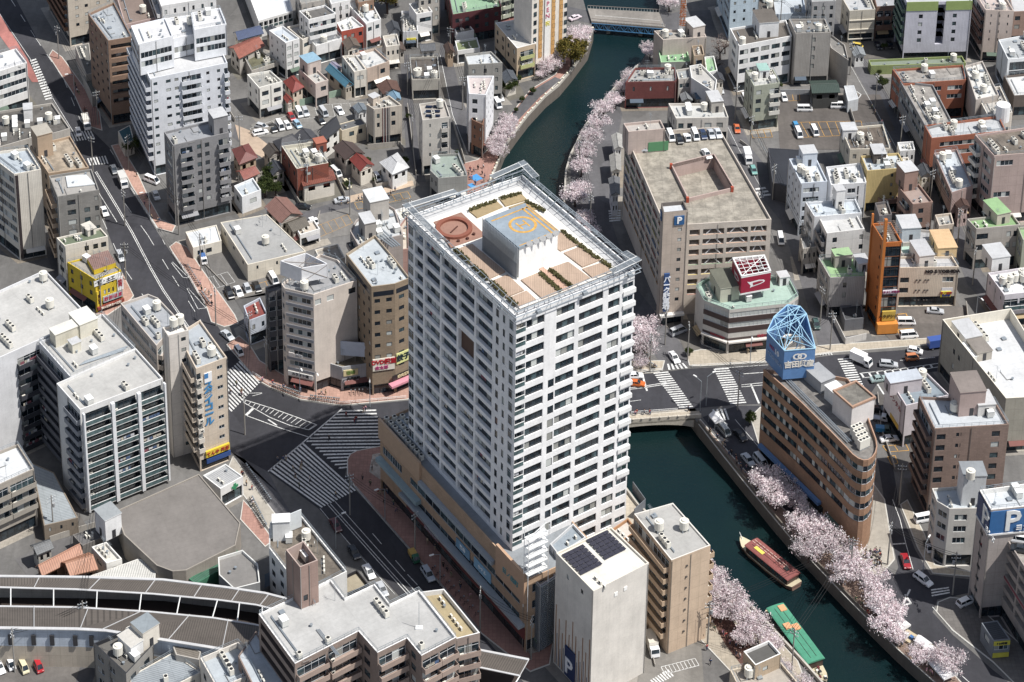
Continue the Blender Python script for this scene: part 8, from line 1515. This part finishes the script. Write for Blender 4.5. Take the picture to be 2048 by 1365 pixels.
# bicycles
def bike_mesh():
    b = MB(); FR = flat('3A3A40', .5, .3, 'bike_frame')
    for x in (-.52, .52):
        for k in range(12): a0, a1 = k/12*6.283, (k+1)/12*6.283; b.tube((x+.32*math.cos(a0), 0, .33+.32*math.sin(a0)), (x+.32*math.cos(a1), 0, .33+.32*math.sin(a1)), .022, .022, TYRE, 4, False)
    for p, q in (((-.52, 0, .33), (-.15, 0, .8)), ((-.15, 0, .8), (.4, 0, .78)), ((.4, 0, .78), (-.1, 0, .33)), ((-.1, 0, .33), (-.52, 0, .33)), ((.52, 0, .33), (.38, 0, .98)), ((-.15, 0, .75), (-.18, 0, .95)), ((-.1, 0, .33), (-.15, 0, .8))): b.tube(p, q, .022, .022, FR, 4)
    b.tube((.38, -.28, 1.0), (.38, .28, 1.0), .02, .02, FR, 4); b.box((-.2, 0, .93), (1, 0), .28, .16, .06, TYRE); b.box((.55, 0, .8), (1, 0), .3, .3, .22, STEEL); return b.mesh('bicycle')
BK = bike_mesh(); BC = {}
def bikes(n, p0, p1, where, rot=1.57):
    a, b = G(*p0, .14), G(*p1, .14); ang = math.atan2(b.y-a.y, b.x-a.x)
    for i in range(n): p = a.lerp(b, (i+random.random()*.3)/n); o = obj('bicycle', BK, None, p, ang+rot+random.uniform(-.15, .15)); tag(o, 'dark bicycle parked in the row '+where, 'bicycle', 'bicycles '+where)
bikes(16, (545,776), (600,794), 'behind the curved guard rail, left part'); bikes(16, (620,800), (680,806), 'behind the curved guard rail, right part'); bikes(12, (700,790), (800,782), 'before the brown stone office'); bikes(11, (372,536), (398,578), 'beside the small car park pavement'); bikes(11, (400,590), (418,614), 'at the tip of the pink pavement')
bikes(20, (488,935), (540,1010), 'along the kerb near the pharmacy'); bikes(16, (500,1000), (530,1060), 'in the yard beside the cinema hall'); bikes(12, (1295,1225), (1325,1275), 'along the beige apartment block'); bikes(10, (1290,728), (1312,742), 'at the arch bridge corner'); bikes(10, (865,1140), (960,1240), 'on the stone strip beside the podium')
# planters and tree pits on the stone strip
for k in range(9):
    x, y = 790+k*32, 985+k*36; m = MB(); m.box((0, 0, 0), unit(G(790, 985), G(822, 1021))[0], 1.1, 1.1, .12, flat('2A2A2C', .8)); o = obj('tree_grate', m.mesh('tree_grate'), None, G(x, y, .15)); tag(o, 'black square tree grate on the podium paving, %s from the crossing' % ordw(k), 'grate', 'square grates on the podium paving')
# garden walls, hedges and sheds that break up the plots
WL = wall('A9A39A', 'panel')
def fence(pts, label, h=1.5, c='A9A39A', name='garden_wall', th=.15):
    P = [v2(G(x, y)) for x, y in pts]; ct = G(*pts[len(pts)//2]); t = thing(name, label, 'fence' if 'fence' in name else 'wall', ct); mt = wall(c, 'panel')
    for i in range(len(P)-1): e_, L_ = unit(P[i], P[i+1]); m = MB(); m.box(((P[i][0]+P[i+1][0])/2, (P[i][1]+P[i+1][1])/2, 0), e_, L_, th, h, mt); put(m, 'wall_section', t)
for a_ in [([(566,222),(636,203),(735,178)],'long green topped wall behind the upper car park',2.2,'8FA894'),([(500,268),(548,262)],'low wall below the white cube block'),([(540,318),(560,345),(600,412)],'plot wall left of the planter terrace'),([(660,330),(690,395)],'plot wall beside the brown metal gable'),([(735,298),(800,292),(808,305)],'plot wall below the striped building'),([(745,350),(752,378),(790,368)],'plot wall before the white hipped house'),([(815,215),(832,352)],'lane wall left of the slim tall building'),([(905,245),(930,330)],'lane wall right of the slim tall building'),([(1560,190),(1620,190),(1622,214),(1690,216)],'grey fence round the orange marked car park',1.8,'9A9CA0'),([(1695,208),(1718,280)],'low wall right of the orange marked car park'),
    ([(1655,620),(1690,690),(1732,680)],'white hoarding round the dark plot by the orange tower',2.0,'C9C6C2'),([(1932,612),(1940,690)],'wall right of the beige office car park'),([(390,500),(400,520),(470,592)],'small car park kerb wall',.5),([(470,600),(560,572)],'pale rail wall of the lower hall car park',.8),([(1265,985),(1290,1020),(1268,1040)],'dark screen wall behind the white tower',3,'6F737A'),([(1755,790),(1762,860),(1790,940)],'low wall behind the brown rounded building',.9),([(1290,1250),(1310,1335)],'low wall beside the storage tower',.8),([(100,1085),(160,1065),(225,1045)],'alley wall above the terracotta roofs',1.6),([(0,1290),(100,1290),(170,1284)],'low wall under the station viaduct',1.2),([(1480,285),(1500,300)],'short wall by the teal car',1),([(445,205),(470,245)],'block wall right of the stepped white tower',1.4),([(640,425),(628,462)],'low wall round the faded bay car park',.6)]: fence(*a_)
# more small buildings filling the blocks
for a_ in [('small grey gabled house squeezed beside the navy roofed house',[(530,60),(540,76),(562,70),(552,55)],5,1.2,'concrete','5A5F68'),('small tan house between the red house and the beige block',[(684,84),(694,102),(722,94),(712,78)],5.5,1.2,'cream','7A6A5C'),('tiny slate roofed house beside the park tree',[(770,50),(778,68),(802,64),(796,46)],5,1.2,'white','50555E'),('brown roofed lean to beside the tall narrow white block',[(780,90),(788,106),(812,102),(806,86)],4.5,1,'concrete','6A5448'),('grey tiled house behind the felt roofed building',[(836,90),(842,104),(872,102),(868,88)],5,1.2,'cream','60646C'),
    ('old brown house beside the dark red block',[(886,92),(893,108),(910,106),(905,90)],5,1.1,'tan','6A4C3E'),('grey roofed house left of the promenade tree',[(1000,150),(1010,168),(1036,160),(1026,142)],5,1.1,'cream','5C6470'),('small slate roofed house beside the planter terrace',[(532,332),(545,352),(572,342),(560,324)],5,1.2,'concrete','4A4E58'),('blue grey roofed house left of the striped building',[(705,214),(716,228),(736,222),(728,208)],4,.8,'white','7E8C98'),
    ('low rusty roofed workshop beside the mustard block',[(1700,336),(1710,356),(1738,352),(1730,332)],5,1,'concrete','8A6A5C'),('small grey house beside the striped awning building',[(1832,335),(1842,356),(1866,352),(1858,332)],6,1.2,'cream','5A5E66'),('small white house beside the olive podium',[(1700,98),(1708,114),(1732,112),(1726,96)],4,.8,'white','9AA2A8'),('brown gabled shop on the shaded lane right side',[(1905,400),(1915,420),(1940,415),(1932,396)],6,1.2,'pink','6A4C44'),('low tin roofed store behind the dark red tile building',[(1358,190),(1364,204),(1386,202),(1382,188)],4,.8,'concrete','8E9296'),
    ('slate roofed house left of the white windows block',[(1420,150),(1428,166),(1450,163),(1444,148)],5,1.1,'cream','4E525C'),('low shop house beside the garage and the river street',[(1222,272),(1228,300),(1246,298),(1244,270)],4.5,.8,'white','B9B6AE'),('long low shop with pale roof beside the garage',[(1218,312),(1222,345),(1243,343),(1242,310)],4.5,.8,'cream','A8A49C'),('two storey narrow shop beside the garage, third along the river street',[(1216,358),(1222,392),(1240,390),(1240,356)],7,.7,'white2','77787C'),('grey roofed house beside the cinema hall alley',[(60,1092),(74,1112),(108,1098),(96,1080)],4.5,1,'concrete','6E7276'),('small house with blue roof behind the white two storey office',[(1385,186),(1392,200),(1420,198),(1415,184)],4.5,.9,'cream','5E7C96')]: house(*a_)
for lab, pts, h, wc, rc in [('narrow white four storey block behind the faded bay car park',[(588,448),(600,470),(640,458),(628,440)],4,'white','C9B9A5'),('small cluttered flat roofed shop below the rusty gable house',[(630,500),(645,530),(690,515),(676,488)],7,'cream','A89C8C'),('beige three storey shop block left of the tall narrow white block',[(765,72),(772,94),(800,90),(794,68)],8,'cream','B5AFA5'),('grey four storey block behind the vaulted hall',[(590,-30),(602,8),(650,0),(636,-38)],12,'concrete','9A968E'),('white four storey block at the top edge beside the park trees',[(650,-25),(662,8),(700,0),(690,-32)],12,'white','B8BABC'),('brown office block at the top edge left of park trees',[(708,-25),(716,6),(748,0),(740,-32)],12,'brown2','8C857C'),('low concrete block behind the dark red block',[(830,-40),(838,-6),(880,-12),(874,-46)],14,'concrete','8E8A84'),
    ('grey tiled block right of the pale office, top edge',[(1616,-30),(1624,4),(1672,2),(1664,-34)],14,'grey','A3A5A7'),('white roofed block beside the mossy roofed pink office',[(1905,255),(1912,268),(1945,262),(1940,248)],9,'white','D0D2D4'),('dark flat roofed store on the plot beside the orange fin tower',[(1680,612),(1690,640),(1728,636),(1722,606)],3.5,'dgrey','4A4C50'),('grey roofed two storey shop behind the showroom',[(1600,470),(1606,498),(1634,494),(1630,466)],8,'concrete','8A8C8E'),('small beige block beside the brown pink stepped block',[(1870,430),(1878,452),(1908,448),(1902,426)],9,'beige','A8A49C'),('low white block behind the mustard apartment block',[(1795,285),(1800,302),(1830,300),(1826,283)],9,'white','C3C5C6'),('cream block between the courtyard lane and the white box rooms',[(1760,268) if False else (1790,318),(1797,334),(1822,330),(1816,314)],10,'cream','B3AFA6')]:
    c = B(lab, pts, h, wc, rc, C('w', 2, .35), C('w', 3, .4), clut=3, fh=2.9); lf(c)
crowd(8, [(120,115),(170,200),(185,250),(160,220)], 'on the dark upper left pavement')
crowd(8, [(250,350),(310,450),(325,450),(270,345)], 'on the middle left pavement')
crowd(8, [(630,420),(700,400),(820,375),(800,395)], 'by the orange bay car park', .1)
crowd(6, [(1735,200),(1760,240),(1790,300),(1770,290)], 'in the upper right lane', .05)
crowd(6, [(1850,400),(1905,480),(1895,480),(1845,405)], 'in the shaded right lane', .05)
crowd(6, [(1400,1240),(1440,1330),(1400,1330),(1385,1270)], 'on the tan lower promenade')

for x, y in ((560,205),(640,188),(725,186),(545,330),(588,350),(660,338),(735,330),(752,366),(800,352),(700,378),(590,282),(815,240),(910,310),(1005,178),(1040,166),(1690,330),(1745,365),(1830,372),(1700,420),(1610,500),(1720,300),(1560,180),(1640,110),(1760,150),(1010,240),(1030,226),(1046,206),(1064,190)):
    tree(x+random.uniform(-4, 4), y, EV, random.uniform(.22, .38), 'small green shrub growing among the low houses and lanes of the upper blocks', 'shrub', 'garden shrubs of the upper blocks')
# ---- paved plots round every building, so that lots differ from each other
PLM = [ground_m(c, k) for c, k in (('8E8880', 'concrete'), ('5C5A58', 'asphalt'), ('7E7870', 'concrete'), ('9A9286', 'paving'), ('64605C', 'asphalt'), ('857A6C', 'paving'), ('6E6A60', 'asphalt'))]
def outq(p): return any(abs(x) > 400 for x in p)
lv = 0
for c in ALL:
    q = c.q
    if len(q) != 4 or area(q) < 20 or area(q) > 900 or c.root.location.y > 420: continue
    o = inset(q, -random.uniform(1.0, 2.4))
    if any(-40 < 0 for _ in ()): continue
    near = any(inside(p, LBw+RBw[::-1]) for p in o)
    if near: continue
    lv += 1; mm = MB(); mm.face([(*p, .006+.006*(lv % 4)) for p in o], random.choice(PLM)); struct(mm, 'yard_paving')
